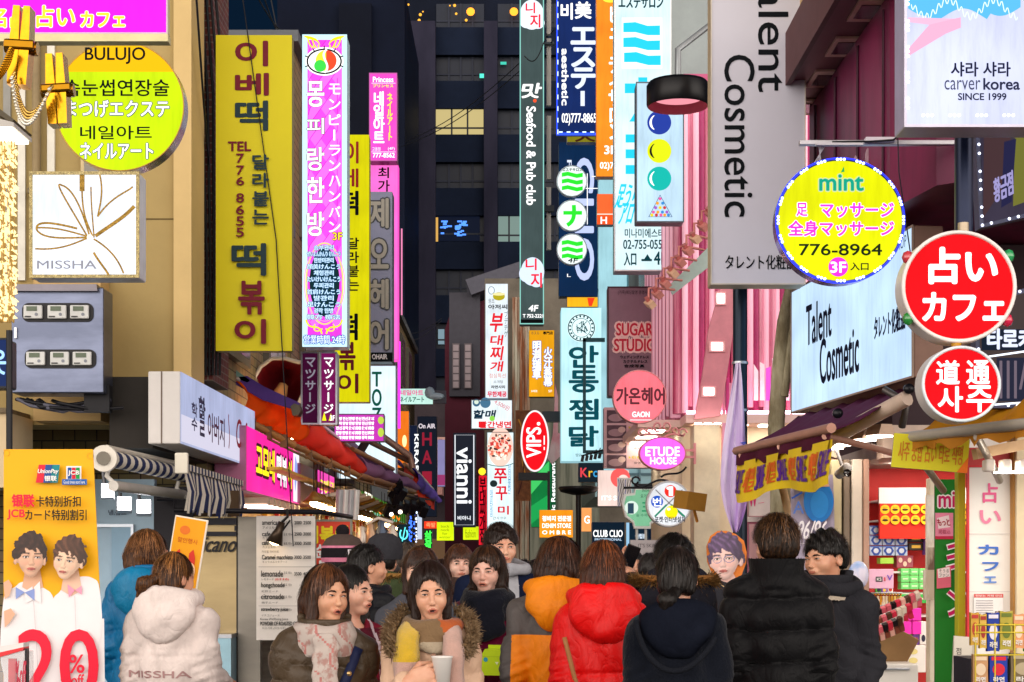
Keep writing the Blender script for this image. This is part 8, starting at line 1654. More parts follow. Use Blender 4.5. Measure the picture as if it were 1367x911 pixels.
        m.add(vs, [(2*j, 2*j+1, 2*j+3, 2*j+2) for j in range(len(pts)-1)], hm if i % 3 else hm2, True)
    if t.get('bangs'):
        b0 = t['bangs']
        for i in range(70):
            x0 = -.06+.12*i/69; top = Vector((x0*.55, -.062, 1.642)); mid = Vector((x0*1.0, -.112+abs(x0)*.35, 1.595)); bot = Vector((x0*1.12+rs.uniform(-.004, .004), -.111+abs(x0)*.5, b0+rs.uniform(-.006, .008)))
            pts = [Vector(tuple(head_out([tuple(Vector(bez(tuple(top), tuple(mid), tuple(bot), n=5)[j]))], R)[0])) for j in range(6)]; vs = []
            for j, p in enumerate(pts): w = .0034*(1-.12*j); sx = Vector(tuple(R @ np.array([w, 0, 0]))); vs += [(p-sx)*s, (p+sx)*s]
            m.add(vs, [(2*j, 2*j+1, 2*j+3, 2*j+2) for j in range(5)], hm, True)
    if m.v: m.build('loose_strands', ob)
    return ob
def legs(o, r, s):
    h = .025; xs, ys, zs = rng(-.26, .26, h), rng(-.34, .34, h), rng(.03, .95, h); P = grid(xs, ys, zs); d = ell(P, (0, .012, .88), (.168, .12, .12)); sh = None
    for q in (-1, 1):
        st = o.get('step', 0)*q; k_ = (q*.092, -.03-st*.12, .47); d = smin(d, smin(cap(P, (q*.085, .012, .86), k_, .092, .066), cap(P, k_, (q*.09, .05-st*.2, .07), .066, .052), .02), .03)
    V, Q = nets(xs, ys, zs, smax(d, .06-P[2], .01)); blob('trousers', V, Q, [FABRIC(o.get('legs', '#23283a'), .8)], r, None, s)
    for q in (-1, 1):
        st = o.get('step', 0)*q; m = MB(); m.ball((q*.095*s, (-.035-st*.2)*s, .045*s), (.048*s, .135*s, .05*s), D('#2a2624', .5), 12); m.box(((q*.095-.045)*s, (-.16-st*.2)*s, 0), ((q*.095+.045)*s, (.09-st*.2)*s, .018*s), D('#55504c', .7), bev=.005); m.build('shoe', r)
def scarf(o, r, s):
    t = o['scarf']; h = .009; xs, ys, zs = rng(-.2, .2, h), rng(-.24, .2, h), rng(t.get('end', 1.28)-.02, 1.53, h); P = grid(xs, ys, zs); th = t.get('th', .036); cz = t.get('z', 1.425)-.034
    rr = np.sqrt((P[0])**2+((P[1]-.006)/1.0)**2); tl = .12*P[1]; d = np.sqrt((rr-.088)**2+((P[2]-cz-tl*.6)/1.35)**2)-th
    d2 = np.sqrt((rr-.098)**2+((P[2]-cz+.045-tl*.8)/1.1)**2)-th*.85; d = smin(d, d2, .012)
    for (x, y, z0, z1, w) in t.get('tails', ()): d = smin(d, cap(P, (x*.8, y+.02, z0), (x, y, z1), w, w*1.05, (1, 2.2)), .012)
    d = d-wrinkle(P, o, .005)-.0035*np.sin(95*(P[2]-.4*P[0])+o['ph'][2])
    V, Q = nets(xs, ys, zs, d); cols = t['col'] if isinstance(t['col'], list) else [t['col']]; return blob('scarf', V, Q, [FABRIC(c, .9, .8, .3) for c in cols], r, t.get('region'), s)
def cloth_text(o, r, s, txt, box, mat, bold=0., back=True, name='lettering'):
    q, f = text_verts(txt, box); bv = BVHTree.FromPolygons([tuple(v) for v in o['jV']], [tuple(a) for a in o['jQ']]); m = MB(); sg = 1 if back else -1
    for dx, dz in [(0, 0)]+[(bold*a, bold*b) for a, b in RING[::2]] if bold else [(0, 0)]:
        vs = []
        for x, z in q:
            X_ = -x if back else x; hit = bv.ray_cast(Vector((X_+dx, sg*.6, z+dz)), Vector((0, -sg, 0))); y = hit[0].y if hit[0] is not None else sg*.15; vs.append((X_+dx, y+sg*.003, z+dz))
        m.add(vs, [tuple(t) for t in f], mat)
    m.build(name, r)
NP = [0]
def person(label, px, Y, H, rot, o, z=0.):
    NP[0] += 1; rs = random.Random(NP[0]*13); o['ph'] = [rs.uniform(0, 6.28) for _ in range(3)]; HS[0] = o.get('hs', .88); HS[1] = o.get('hw', 1.); s = H/(1.425+.235*HS[0])
    o['R'] = rot3(math.radians(o.get('yaw', 0)), math.radians(o.get('pitch', 0)), math.radians(o.get('roll', 0)))
    r = thing('person', label, 'person', ((px-CX)*Y/F, Y, z), math.radians(rot))
    body(o, r, s); legs(o, r, s); jk = jacket(o, r, s)
    if 'hair' in o: hair(o, r, s)
    if 'hood' in o: hood(o, r, s)
    if 'scarf' in o: scarf(o, r, s)
    return r, s
def strap(o, r, s, pts, w, mat, name='bag_strap', back=True):
    bv = BVHTree.FromPolygons([tuple(v) for v in o['jV']], [tuple(a) for a in o['jQ']]); m = MB(); sg = 1 if back else -1; vs = []; P_ = []
    n = 18
    for i in range(n+1):
        t = i/n*(len(pts)-1); k = min(int(t), len(pts)-2); a, b = pts[k], pts[k+1]; x = a[0]+(b[0]-a[0])*(t-k); z = a[1]+(b[1]-a[1])*(t-k)
        hit = bv.ray_cast(Vector((x*s, sg*.6, z*s)), Vector((0, -sg, 0))); P_.append(Vector((x*s, (hit[0].y if hit[0] is not None else sg*.1)+sg*.006, z*s)))
    for i, p in enumerate(P_):
        tg = (P_[min(i+1, n)]-P_[max(i-1, 0)]).normalized(); sd = tg.cross(Vector((0, 1, 0))).normalized()*w/2; vs += [tuple(p-sd), tuple(p+sd)]
    m.add(vs, [(2*i, 2*i+1, 2*i+3, 2*i+2) for i in range(n)], mat, True); o_ = m.build(name, r); sm = o_.modifiers.new('solid', 'SOLIDIFY'); sm.thickness = .004; return o_

def portrait(parent, cx, cz, size, y, pose, skin, hcol, seed, glasses=False):
    """printed photograph of a man's head: a fine grid of ink colours on the flat sheet"""
    R = rot3(math.radians(pose.get('yaw', 0)), math.radians(pose.get('pitch', 0)), math.radians(pose.get('roll', 0))); HS[0] = HS[1] = 1.
    xs, ys, zs = np.linspace(-.125, .125, 74), np.linspace(-.17, .06, 70), np.linspace(1.415, 1.70, 84); G_ = grid(xs, ys, zs); P = head_in(G_, R); x, yy, z = P; rs = np.random.RandomState(seed)
    dh = head_sdf(P, {}); ph = rs.uniform(0, 6, 3)
    d2 = ell(P, (0, .02, 1.566), (.090, .108, .106)); d2 = smin(d2, ell(P, (0, .055, 1.525), (.082, .072, .075)), .03)
    d2 = smax(d2, 1.495+.03*np.clip((-yy+.03)/.06, 0, 1)-z, .012); d2 = smax(d2, -ell(P, (.012*(1 if seed == 1 else -1), -.140, 1.508), (.073, .085, .078+.012*(seed == 2))), .010)
    d2 = d2-.005*np.sin(x*95+yy*40+4*np.sin(z*38+ph[0]))-.003*np.sin(x*210+z*60+ph[1])
    dm = np.minimum(dh, d2); neg = dm < 0; hit = neg.any(1); iy = neg.argmax(1); I, K = np.meshgrid(range(len(xs)), range(len(zs)), indexing='ij')
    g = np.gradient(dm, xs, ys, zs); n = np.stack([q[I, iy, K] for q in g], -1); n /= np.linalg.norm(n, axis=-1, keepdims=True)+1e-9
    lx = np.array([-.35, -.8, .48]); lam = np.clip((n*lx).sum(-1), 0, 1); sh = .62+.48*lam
    lp = [q[I, iy, K] for q in P]; sk, hc = np.array(lin(skin)), np.array(lin(hcol)); ishair = d2[I, iy, K] < dh[I, iy, K]
    col = sk*np.ones(I.shape+(1,)); X_, Z_ = lp[0], lp[2]; front = lp[1] < -.05
    def put(m, c, a=1.): col[m & front & ~ishair] = (1-a)*col[m & front & ~ishair]+a*np.array(lin(c))
    for q in (-1, 1):
        put(((X_-q*.035)/.022)**2+((Z_-1.505)/.016)**2 < 1, '#e0907c', .22)
        put(((X_-q*.031)/.0165)**2+((Z_-1.5335)/.0062)**2 < 1, '#3a241c'); put(((X_-q*.031)/.0125)**2+((Z_-1.5315)/.0040)**2 < 1, '#e8e0dc'); put(((X_-q*.031)/.0058)**2+((Z_-1.532)/.0052)**2 < 1, '#140c0a')
        put((np.abs(X_-q*.032) < .021) & (np.abs(Z_-(1.552-.06*(np.abs(X_)-.034)*(np.abs(X_) > .034))) < .0038), '#2c1c16', .9)
        if glasses: e = ((X_-q*.031)/.025)**2+((Z_-1.531)/.018)**2; put((e < 1.12) & (e > .82), '#6a70a0')
    put((X_/.0225)**2+((Z_-1.4705)/.0078)**2 < 1, '#c0645c'); put((np.abs(X_) < .021) & (np.abs(Z_-1.4712) < .0014), '#6a2a28')
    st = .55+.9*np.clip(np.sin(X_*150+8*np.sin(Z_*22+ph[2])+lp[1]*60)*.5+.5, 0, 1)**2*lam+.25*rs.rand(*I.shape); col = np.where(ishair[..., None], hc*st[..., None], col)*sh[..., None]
    k = size/.24; vid = -np.ones(I.shape, int); idx = np.argwhere(hit); vid[hit] = np.arange(len(idx)); vs = [(cx+xs[i]*k, y, cz+(zs[j]-1.545)*k) for i, j in idx]; fs = []
    for i in range(len(xs)-1):
        for j in range(len(zs)-1):
            q = (vid[i, j], vid[i+1, j], vid[i+1, j+1], vid[i, j+1])
            if min(q) >= 0: fs.append(q)
    me = bpy.data.meshes.new('portrait'); me.from_pydata(vs, [], fs); at = me.color_attributes.new('ink', 'FLOAT_COLOR', 'POINT'); at.data.foreach_set('color', np.concatenate([np.clip(col[hit], 0, 1), np.ones((len(idx), 1))], 1).astype(f32).ravel())
    m, N, L, b = principled('printed_photo'); a = N.new('ShaderNodeVertexColor'); a.layer_name = 'ink'; L.new(a.outputs[0], b.inputs['Base Color']); b.inputs['Roughness'].default_value = .45; me.materials.append(m)
    o = bpy.data.objects.new('portrait', me); C.objects.link(o); o.parent = parent; return o
# ------------------------------------------------------------------ the crowd
poster()
BRN, BRN2, BLKH = '#2c1a12', '#4a2c1a', '#17120f'
# woman in the pale pink down coat, holding a paper cup
o = dict(hs=.94, hw=.9, face=True, sw=.115, open=.4, skin='#d8a27e', yaw=6, pitch=2, roll=-3, gaze=.4, squint=.8, lip='#b04a44',
    armR=((-.25, -.06, 1.09), (-.075, -.235, 1.205)), curlR=.6, palmR=(.1, 1, .0), dirR=(1, -.05, .38), armL=((.235, .04, 1.08), (.24, -.06, .84)),
    top=dict(col=['#d4b094', '#c9a08e'], bulk=.022, hem=.62, quilt=.010, pitch=.085, zip=True, rough=.5, fold=.006, name='down_coat'), legs='#3a3038',
    hair=dict(style='bob', col='#2a1810', end=1.395, part=-.02, side=.026, vol=.002, fringe=.012, strands=380),
    scarf=dict(col=['#7d6448', '#b45a2c', '#a89a84'], th=.033, z=1.424, end=1.30, region=lambda c: np.where(c[:, 0] > .03+.5*(1.43-c[:, 2]), 1, np.where(c[:, 2] < 1.345, 2, 0))))
r, s = person('woman in a pale pink down coat holding a white paper cup', 576, 6.05, 1.60, 0, o)
# hanging knitted scarf ends
def knit(name, pts, w, cols, marks, parent, s, th=.022):
    m = MB(); P_ = [Vector(p)*s for p in pts]; n = 40; cv = [Vector(q) for q in bez(*[tuple(p) for p in P_], n=n)] if len(P_) < 5 else [P_[0].lerp(P_[-1], i/n) for i in range(n+1)]
    ms = [D(c, .95, 0, .12, 30, .8, sheen=.4) for c in cols]; prev = None; rows = []
    for i, p in enumerate(cv):
        row = []; K = 24
        for j in range(K):
            a = 2*PI*j/K; rib = 1+.10*math.sin(j*PI*1.0)*0+.09*math.cos(a*11); ww = w*(1+.08*math.sin(i*.45))*min(1, .55+i*.06); row.append(p+Vector((math.cos(a)*ww*s*rib, math.sin(a)*th*s*rib, 0)))
        rows.append(row)
    for i in range(n):
        t = i/n; k = sum(1 for q in marks if t >= q)
        for j in range(24): m.add([rows[i][j], rows[i][(j+1) % 24], rows[i+1][(j+1) % 24], rows[i+1][j]], [(0, 3, 2, 1)], ms[min(k, len(ms)-1)], True)
    ob = m.build(name, parent); bm = bmesh.new(); bm.from_mesh(ob.data); bmesh.ops.remove_doubles(bm, verts=bm.verts, dist=1e-5); bm.to_mesh(ob.data); bm.free(); return ob
knit('scarf_end', [(-.070, -.03, 1.425), (-.095, -.165, 1.37), (-.085, -.175, 1.2), (-.08, -.17, .86)], .043, ['#d8b018', '#cfa596'], [.45], r, s)
knit('scarf_end', [(.070, -.03, 1.42), (.092, -.16, 1.37), (.095, -.175, 1.22), (.085, -.17, 1.10)], .036, ['#cfa596', '#c8a818'], [.86], r, s)
m = MB(); kx = .088; 
for (z, rr, col) in ((1.105, (.040, .035, .024), '#e86a1c'), (1.07, (.055, .045, .030), '#d8b018'), (1.035, (.052, .043, .024), '#cda41a'), (1.005, (.038, .034, .018), '#d8641c')): m.ball((kx*s, -.185*s, z*s), tuple(q*s for q in rr), D(col, .95, 0, .14, 30, .9, sheen=.4), 14)
m.build('scarf_knot', r)
rs = random.Random(3); m = MB(); FU = hair_mat('#8a6a48', '#d8bc94')
for q in (-1, 1):
    for i in range(1500):
        t = rs.random(); c = Vector(bez((q*.10, .06, 1.46), (q*.165, -.0, 1.41), (q*.165, -.09, 1.36), (q*.125, -.135, 1.30), n=20)[int(t*20)])+Vector((rs.uniform(-.02, .02), rs.uniform(-.02, .02), rs.uniform(-.02, .02)))
        dv = Vector((q*rs.uniform(-.2, 1.2), rs.uniform(-1, .6), rs.uniform(-.8, 1.))).normalized(); sd = dv.orthogonal().normalized()*.0035; m.add([(c-sd)*s, (c+sd)*s, (c+dv*rs.uniform(.018, .040))*s], [(0, 1, 2)], FU)
    m.tube([tuple(Vector(p)*s) for p in bez((q*.10, .06, 1.46), (q*.155, -.0, 1.41), (q*.155, -.085, 1.36), (q*.12, -.125, 1.31), n=16)], .014*s, D('#a8875e', .9), 8)
m.build('fur_collar', r)
m = MB()
for z in (1.2, 1.12, 1.30): m.lathe([(0, .004), (.009, .003), (.010, 0)], D('#8a6a58', .3, .5), T(.015, -.162*s, z*s, PI/2, 0, 0), 12)
m.build('button', r)
cw = r.location+Vector((.048, -.215, 1.205*s)); c_ = thing('paper_cup', 'white paper cup in the hand of the woman in the pale pink coat', 'cup', cw)
m = MB(); m.lathe([(0, 0), (.027, 0), (.036, .088), (.039, .09), (.039, .094), (.034, .092), (.026, .01), (0, .01)], D('#ece8e2', .5, 0, .03)); m.build('cup', c_)
# woman in the brown down jacket
o = dict(hs=.93, hw=.91, face=True, sw=.128, open=.6, skin='#d39c76', yaw=20, pitch=-2, roll=4, gaze=.6, lip='#a8504a', squint=.75,
    armR=((-.235, .03, 1.08), (-.24, -.06, .84)), armL=((.235, .03, 1.08), (.22, -.08, .84)),
    top=dict(col=['#4a3c2c'], bulk=.030, hem=.66, quilt=.017, pitch=.105, zip=True, rough=.38, fold=.010, collar=.04, name='down_jacket'), legs='#2a2c38',
    hair=dict(style='bob', col='#3a2012', tip='#7a4a2a', end=1.40, part=.02, side=.032, vol=.006, fringe=.014, strands=380, openw=.004),
    scarf=dict(col=[STREAK('#bcb0a8', '#a8847c', 26, 22, .9, 0, .4, .5, .6), '#b87a74', '#8a6a54'], th=.036, z=1.415, end=1.0, tails=((-.045, -.16, 1.36, 1.02, .030), (.0, -.165, 1.36, 1.02, .030)), region=lambda c: np.where((np.sin(c[:, 0]*70+c[:, 2]*30+np.sin(c[:, 2]*60)) > .96), 1, np.where((c[:, 2] < 1.16) & (np.sin(c[:, 2]*50+c[:, 0]*20) > -.2), 2, 0))))
r, s = person('woman in a dark brown quilted down jacket with a pale patterned scarf and open mouth', 434, 6.1, 1.585, 14, o)
strap(o, r, s, [(.12, 1.33), (.02, 1.12), (-.09, .95)], .035, D('#1c2448', .6), back=False)
m = MB()
for z in (1.24, 1.10, .97): m.lathe([(0, .004), (.009, .003), (.010, 0)], D('#b89a6a', .25, .8), T(.065, -.178*s, z*s, PI/2, 0, .3), 12)
m.build('button', r)
# woman with plaid scarf behind her
o = dict(face=True, sw=.125, open=.3, skin='#dca888', yaw=8, top=dict(col=['#5a1c2c', '#c8b8c0', '#7a1c30'], bulk=.014, hem=.8, fold=.006, region=lambda c: np.where(np.abs((c[:, 0]*9+c[:, 2]*2) % 1-.5) < .10, 1, np.where(np.abs((c[:, 2]*9) % 1-.5) < .2, 2, 0)), name='plaid_shawl'), hair=dict(style='long', col=BLKH, end=1.20, part=.0, side=.03, strands=200))
person('long haired woman in a red plaid shawl behind the brown down jacket', 470, 6.75, 1.585, 52, o)
# woman in maroon coat with lime box
o = dict(face=True, sw=.130, open=.25, skin='#e2b096', yaw=-16, pitch=2, gaze=-.6, lip='#c05a58', squint=.7,
    armR=((-.225, -.03, 1.09), (-.075, -.19, 1.10)), curlR=.85, palmR=(.2, .9, -.2), dirR=(.9, -.35, .1), armL=((.24, .0, 1.06), (.075, -.235, 1.005)), curlL=.8, palmL=(-.1, .5, -1),
    top=dict(col=['#64082e'], bulk=.018, hem=.45, rough=.85, fold=.007, weave=.7, sheen=.3, name='wool_coat'), hair=dict(style='long', col='#1e130e', tip='#5a3820', end=1.18, part=-.015, side=.03, vol=.004, strands=340, fwd=.8),
    scarf=dict(col='#12141f', th=.042, z=1.415, end=1.20, tails=((-.02, -.125, 1.36, 1.26, .05), (.03, -.125, 1.36, 1.27, .045))))
r, s = person('long haired woman in a maroon wool coat carrying a lime green box', 651, 7.7, 1.67, 4, o)
m = MB()
for x, z in ((.05, .98), (.09, .84), (.10, 1.0)): m.lathe([(0, .004), (.010, .003), (.011, 0)], D('#2a1018', .3), T(x*s, -.160*s, z*s, PI/2, 0, 0), 12)
m.build('button', r)
strap(o, r, s, [(.135, 1.37), (.14, 1.2), (.13, 1.05)], .022, D('#1a1418', .6), back=False)
k = 7.42/F; b_ = thing('lime_box', 'lime green paper carry box with a handle held by the woman in maroon', 'box', W(659, 902, 7.40), -.25)
LIM = D('#bcd80c', .45, 0, .05)
m = MB(); m.prism([(-18*k, 0), (18*k, 0), (18.5*k, 25*k), (12*k, 35*k), (-12*k, 35*k), (-18.5*k, 25*k)], .10, LIM, T(0, 0, 0)); m.build('carton', b_)
m = MB(); m.prism([(-11*k, 35*k), (12*k, 35*k), (12*k, 40*k), (-11*k, 40*k)], .012, LIM, T(0, .045, 0)); m.build('handle', b_)
art(b_, [('c', -11, -21, 3, D('#2a9ab0', .4)), ('l', [(-18, -25), (18.2, -25)], .5, D('#9ab80a')), ('p', [(2, -18), (5, -14), (7, -18)], D('#e4f0c0'))], lambda x: x*k, lambda z: -z*k, k, y0=0)
# tall man in a navy coat over a grey hoodie
o = dict(face=True, sw=.165, skin='#dba684', yaw=6, roll=-2, brow='#1a100c', jaw=1.05, lip='#b4685c',
    top=dict(col=['#141c34', '#a9aab0'], bulk=.02, hem=.6, rough=.8, fold=.006, region=lambda c: np.where((np.abs(c[:, 0]) < .075) & (c[:, 1] < 0), 1, 0), name='coat'), hair=dict(style='short', col='#2a1a12', vol=.008, brow=-.012, strands=260),
    hood=dict(col='#a4a5ac', rough=.9, dz=.02, big=1.))
r, s = person('tall young man in a navy coat over a pale grey hoodie looking over the crowd', 670, 8.9, 1.80, 8, o)
m = MB(); m.tube([(-.045*s, -.155*s, 1.40*s), (-.045*s, -.172*s, 1.3*s), (-.05*s, -.175*s, 1.16*s)], .005, D('#e4e4e4', .7), 6); m.build('drawstring', r)
# young woman with bangs
o = dict(face=True, sw=.12, skin='#e6b79c', yaw=10, pitch=-2, lip='#c8645c', top=dict(col=['#4c3a34'], bulk=.02, hem=.7, fold=.006, collar=.05), hair=dict(style='long', col='#3a1e10', tip='#8a5030', end=1.22, bangs=1.566, strands=260, side=.03))
person('young woman with red brown bangs between the two scarved women', 613, 9.6, 1.70, 0, o)
# bangs woman behind the pink coat
o = dict(face=True, sw=.135, skin='#ddab8c', yaw=4, top=dict(col=['#4e5058'], bulk=.012, hem=.5, rough=.8, fold=.006, weave=.6), hair=dict(style='bob', col='#2c1a12', tip='#6a4028', end=1.40, bangs=1.56, strands=240))
person('woman with brown fringe in a grey wool coat behind the pale pink coat', 561, 7.5, 1.668, -4, o)
# beanie, black padded, olive parka group on the left
o = dict(sw=.135, near=True, yaw=0, top=dict(col=['#241c20', '#9a3a2c'], bulk=.02, hem=.7, fold=.008, region=lambda c: np.where((c[:, 2] > 1.30) & (c[:, 0] < .1), 1, 0)), hair=dict(style='short', col=BLKH, strands=40))
r, s = person('person in a pink and black knitted beanie with letters, facing the snack stall', 462, 9.3, 1.71, 118, o)
m = MB(); n = 40; R_ = []
def band(z0, z1, r0, r1, mat, wob=.0):
    vs, fs = [], []
    for q, (z, rr) in enumerate(((z0, r0), (z1, r1))):
        for j in range(n): a = 2*PI*j/n; vs.append((rr*math.cos(a)*s*.9, (.018+rr*math.sin(a)*1.08)*s, z*s))
    for j in range(n): fs.append((j, (j+1) % n, n+(j+1) % n, n+j))
    m.add(vs, fs, mat, True)
KB, KP, KG = D('#1c171c', .95, 0, .15, 40, .8), D('#e88aa8', .95, 0, .12, 40, .8), D('#5a4a44', .95, 0, .15, 40, .8)
band(1.525, 1.548, .108, .112, KP); band(1.548, 1.60, .112, .110, KB); band(1.60, 1.612, .110, .108, KP); band(1.612, 1.65, .108, .085, KG); band(1.65, 1.672, .085, .045, KG); band(1.672, 1.68, .045, .0, KG); m.ball((0, .02*s, 1.69*s), .038*s, KB, 14); h_ = m.build('beanie', r)
m = MB(); q, f = text_verts('Y5DSL', (-1.05, 1.556, 1.05, 1.592))
for dx in (0, .03): m.add([(.1175*math.sin(x+dx-.72)*s*.9, (.018-.1175*1.08*math.cos(x+dx-.72))*s, z*s) for x, z in [(a*.62*1.2, b) for a, b in q]], [tuple(t) for t in f], D('#ece4e8', .9)) 
ob = m.build('lettering', h_); ob.rotation_euler = (0, 0, math.radians(-58))
o = dict(sw=.14, yaw=-12, top=dict(col=['#15161b'], bulk=.035, hem=.6, quilt=.012, pitch=.11, rough=.4, fold=.010), hair=dict(style='short', col=BLKH, strands=160), hood=dict(col='#15161b', rough=.4, big=1.05))
person('person with short black hair in a black padded coat by the snack stall', 492, 8.8, 1.69, 128, o)
o = dict(sw=.15, near=False, top=dict(col=['#3f4a30'], bulk=.03, hem=.6, rough=.7, fold=.010), hair=dict(style='short', col=BLKH, strands=20), hood=dict(col='#465236', fur='#9a7038', furtip='#e2c080', big=1.15))
r, s = person('person in a grey beanie and olive parka with tan fur hood', 514, 10.4, 1.72, 170, o)
m = MB(); vs, fs = [], []
m.lathe([(.103, 1.53), (.112, 1.56), (.110, 1.61), (.092, 1.655), (.05, 1.685), (0, 1.69)], D('#3c3c42', .95, 0, .2, 40, .9), Matrix.Translation((0, .018, 0)) @ Matrix.Diagonal((s, s*1.08, s, 1)), 28); m.build('beanie', r)
o = dict(sw=.14, near=False, top=dict(col=['#c81c1c'], bulk=.025, hem=.7, fold=.008), hair=dict(style='short', col='#3a3230', strands=30))
person('person in a bright red jacket deep in the crowd behind the olive parka', 533, 12.4, 1.66, 180, o)
o = dict(sw=.14, near=False, top=dict(col=['#17181d'], bulk=.025, hem=.7, fold=.008), hair=dict(style='short', col='#4a3c34', tip='#8a7a6a', vol=.006, strands=120))
person('person with tousled grey brown hair in a black coat far in the crowd', 545, 12., 1.73, 178, o)
# far heads
for px, Y, H, rot, hc, st, jc, lab in ((716, 12.6, 1.62, 190, BLKH, 'long', '#2a2024', 'long black haired person far away left of the orange hood'), (848, 12.8, 1.68, 20, '#15151a', 'short', '#1c1c22', 'person in a dark cap far away behind the red coat'), (868, 11.4, 1.66, 160, '#1c1512', 'short', '#2c2a30', 'person in a dark grey coat far away behind the phone user'), (590, 13.5, 1.62, 170, BRN, 'bob', '#5a3a34', 'person in a brown coat far down the lane'), (640, 14.5, 1.6, 10, BRN, 'bob', '#7a6a5c', 'person in a beige coat farthest down the lane'), (700, 15.2, 1.62, 175, BLKH, 'short', '#303846', 'person in a slate blue coat farthest down the lane'), (810, 14.2, 1.58, 180, BLKH, 'bob', '#3a2a2a', 'person in a dark brown coat far down between the red and navy hoods'), (575, 11.2, 1.63, 178, '#4a2a1a', 'long', '#8a8478', 'brown haired person in a light grey coat in the middle crowd'), (628, 12.0, 1.66, 6, '#2a1a14', 'short', '#3c4a5c', 'short haired person in a steel blue jacket facing us in the middle crowd'), (655, 13.0, 1.58, 172, BLKH, 'pony', '#7a2430', 'person with a ponytail in a dark red jacket in the middle crowd'), (690, 11.8, 1.60, 12, '#3a2014', 'bob', '#c8b89a', 'bob haired woman in a cream coat in the middle crowd'), (733, 13.6, 1.66, 176, '#1a1412', 'short', '#2c3a2c', 'person in a bottle green coat in the middle crowd'), (832, 10.6, 1.60, 8, '#3a2418', 'bob', '#5c6470', 'bob haired woman in a blue grey coat behind the red coat'), (870, 14.0, 1.66, 4, BLKH, 'short', '#8a3a2c', 'person in a rust red jacket farthest right in the middle crowd'), (525, 14.2, 1.64, 185, BRN, 'bob', '#3a3f52', 'person in an indigo coat far behind the olive parka')):
    o = dict(sw=.135, near=False, face=(rot < 90), yaw=rs.uniform(-25, 25), top=dict(col=[jc], bulk=.02, hem=.6, fold=.008, res=.022), hair=dict(style=st, col=hc, end=1.3, strands=40)); person(lab, px, Y, H, rot, o)
# orange and grey jacket
o = dict(sw=.145, yaw=-22, pitch=4, armR=((-.24, .04, 1.07), (-.225, -.1, .84)), armL=((.245, .07, 1.08), (.245, -.06, .85)),
    top=dict(col=['#f28800', '#55504e'], bulk=.026, hem=.60, rough=.5, fold=.010, region=lambda c: np.where((np.abs(c[:, 0]) > .185) | ((c[:, 2] > 1.235)), 1, 0), seams=(1.235,)), legs='#1a1c34',
    hair=dict(style='bob', col='#2a1710', tip='#6a3c20', end=1.435, vol=.008, side=.03, strands=420), hood=dict(col='#f28a00', rough=.5, big=.95, dz=.035))
person('person seen from behind in an orange jacket with grey shoulders and sleeves', 747, 7.1, 1.70, 172, o)
# red puffer coat
o = dict(sw=.122, yaw=-10, armR=((-.245, .05, 1.08), (-.2, -.12, .86)), armL=((.25, .05, 1.09), (.235, -.08, .85)),
    top=dict(col=['#e80a0a'], bulk=.032, hem=.55, rough=.42, fold=.010, quilt=.006, pitch=.16, seams=(1.12, .98)), legs='#20242e',
    hair=dict(style='long', col='#3a1c10', tip='#8a4a24', end=1.33, vol=.004, side=.03, strands=420), hood=dict(col='#ec0c0c', rough=.42, big=1.04, dz=.022))
r, s = person('woman with red brown hair seen from behind in a bright red hooded puffer coat', 806, 6.7, 1.68, 178, o)
strap(o, r, s, [(.155, 1.26), (.115, 1.1), (.05, .93), (.03, .80)], .018, D('#b07848', .5))
m = MB(); m.box((-.10, .15, .70), (.12, .22, .86), D('#a06a3c', .45, 0, .1), bev=.015); ob = m.build('shoulder_bag', r)
# navy hooded coat, ponytail
o = dict(sw=.118, yaw=-4, pitch=6, armR=((-.26, .05, 1.06), (-.27, -.06, .84)), armL=((.245, .06, 1.09), (.235, -.06, .86)),
    top=dict(col=['#10141e'], bulk=.030, hem=.5, rough=.9, fold=.011, weave=.7, sheen=.25), hair=dict(style='pony', col='#120e0c', tip='#332620', strands=420, tx=.03, tl=.06, th=-.075), hood=dict(col='#121622', rough=.9, big=1.02, dz=-.02, crease=.3))
r, s = person('woman with a low black ponytail seen from behind in a dark navy hooded wool coat', 904, 6.25, 1.655, 174, o)
m = MB(); m.tube([(x*s, (y+.012)*s, z*s) for x, y, z in bez((.15, .12, 1.36), (.12, .22, 1.18), (-.02, .25, 1.10), (-.14, .14, 1.30), n=24)], .011, D('#0d111b', .9, 0, .1, 20, .6), 8); m.build('hood_seam', r)
strap(o, r, s, [(-.185, 1.0), (-.21, .84)], .02, D('#8a8a94', .3, .5))
# phone user with fur hood
o = dict(sw=.13, yaw=8, armL=((.23, .0, 1.2), (.185, -.2, 1.45)), curlL=.5, palmL=(-.3, 1, 0), armR=((-.235, .04, 1.08), (-.22, -.08, .86)), top=dict(col=['#1c1c22'], bulk=.03, hem=.6, rough=.6, fold=.008), hair=dict(style='short', col=BLKH, vol=.012, strands=400), hood=dict(col='#22222a', fur='#8a5c2c', furtip='#e0b878', big=1.3, dz=.03))
r, s = person('dark haired person in a black parka with tan fur hood holding up a phone', 898, 7.9, 1.72, 186, o)
a_ = o['armL'][1]; wp = Vector((a_[0]*s, a_[1]*s, a_[2]*s)); an = r.rotation_euler.z
ph = thing('phone', 'black phone held up beside the fur hooded person', 'phone', r.location+Vector((wp.x*math.cos(an)-wp.y*math.sin(an)+.0, wp.x*math.sin(an)+wp.y*math.cos(an)+.02, wp.z+.03)), .3, rot=(.2, .35, .3)); m = MB(); m.box((-.036, -.005, -.02), (.036, .005, .13), D('#101014', .25), bev=.004); m.build('case', ph); m = MB(); m.box((-.032, .0052, -.014), (.032, .006, .124), E('#5a6a80', .6)); m.build('screen', ph)
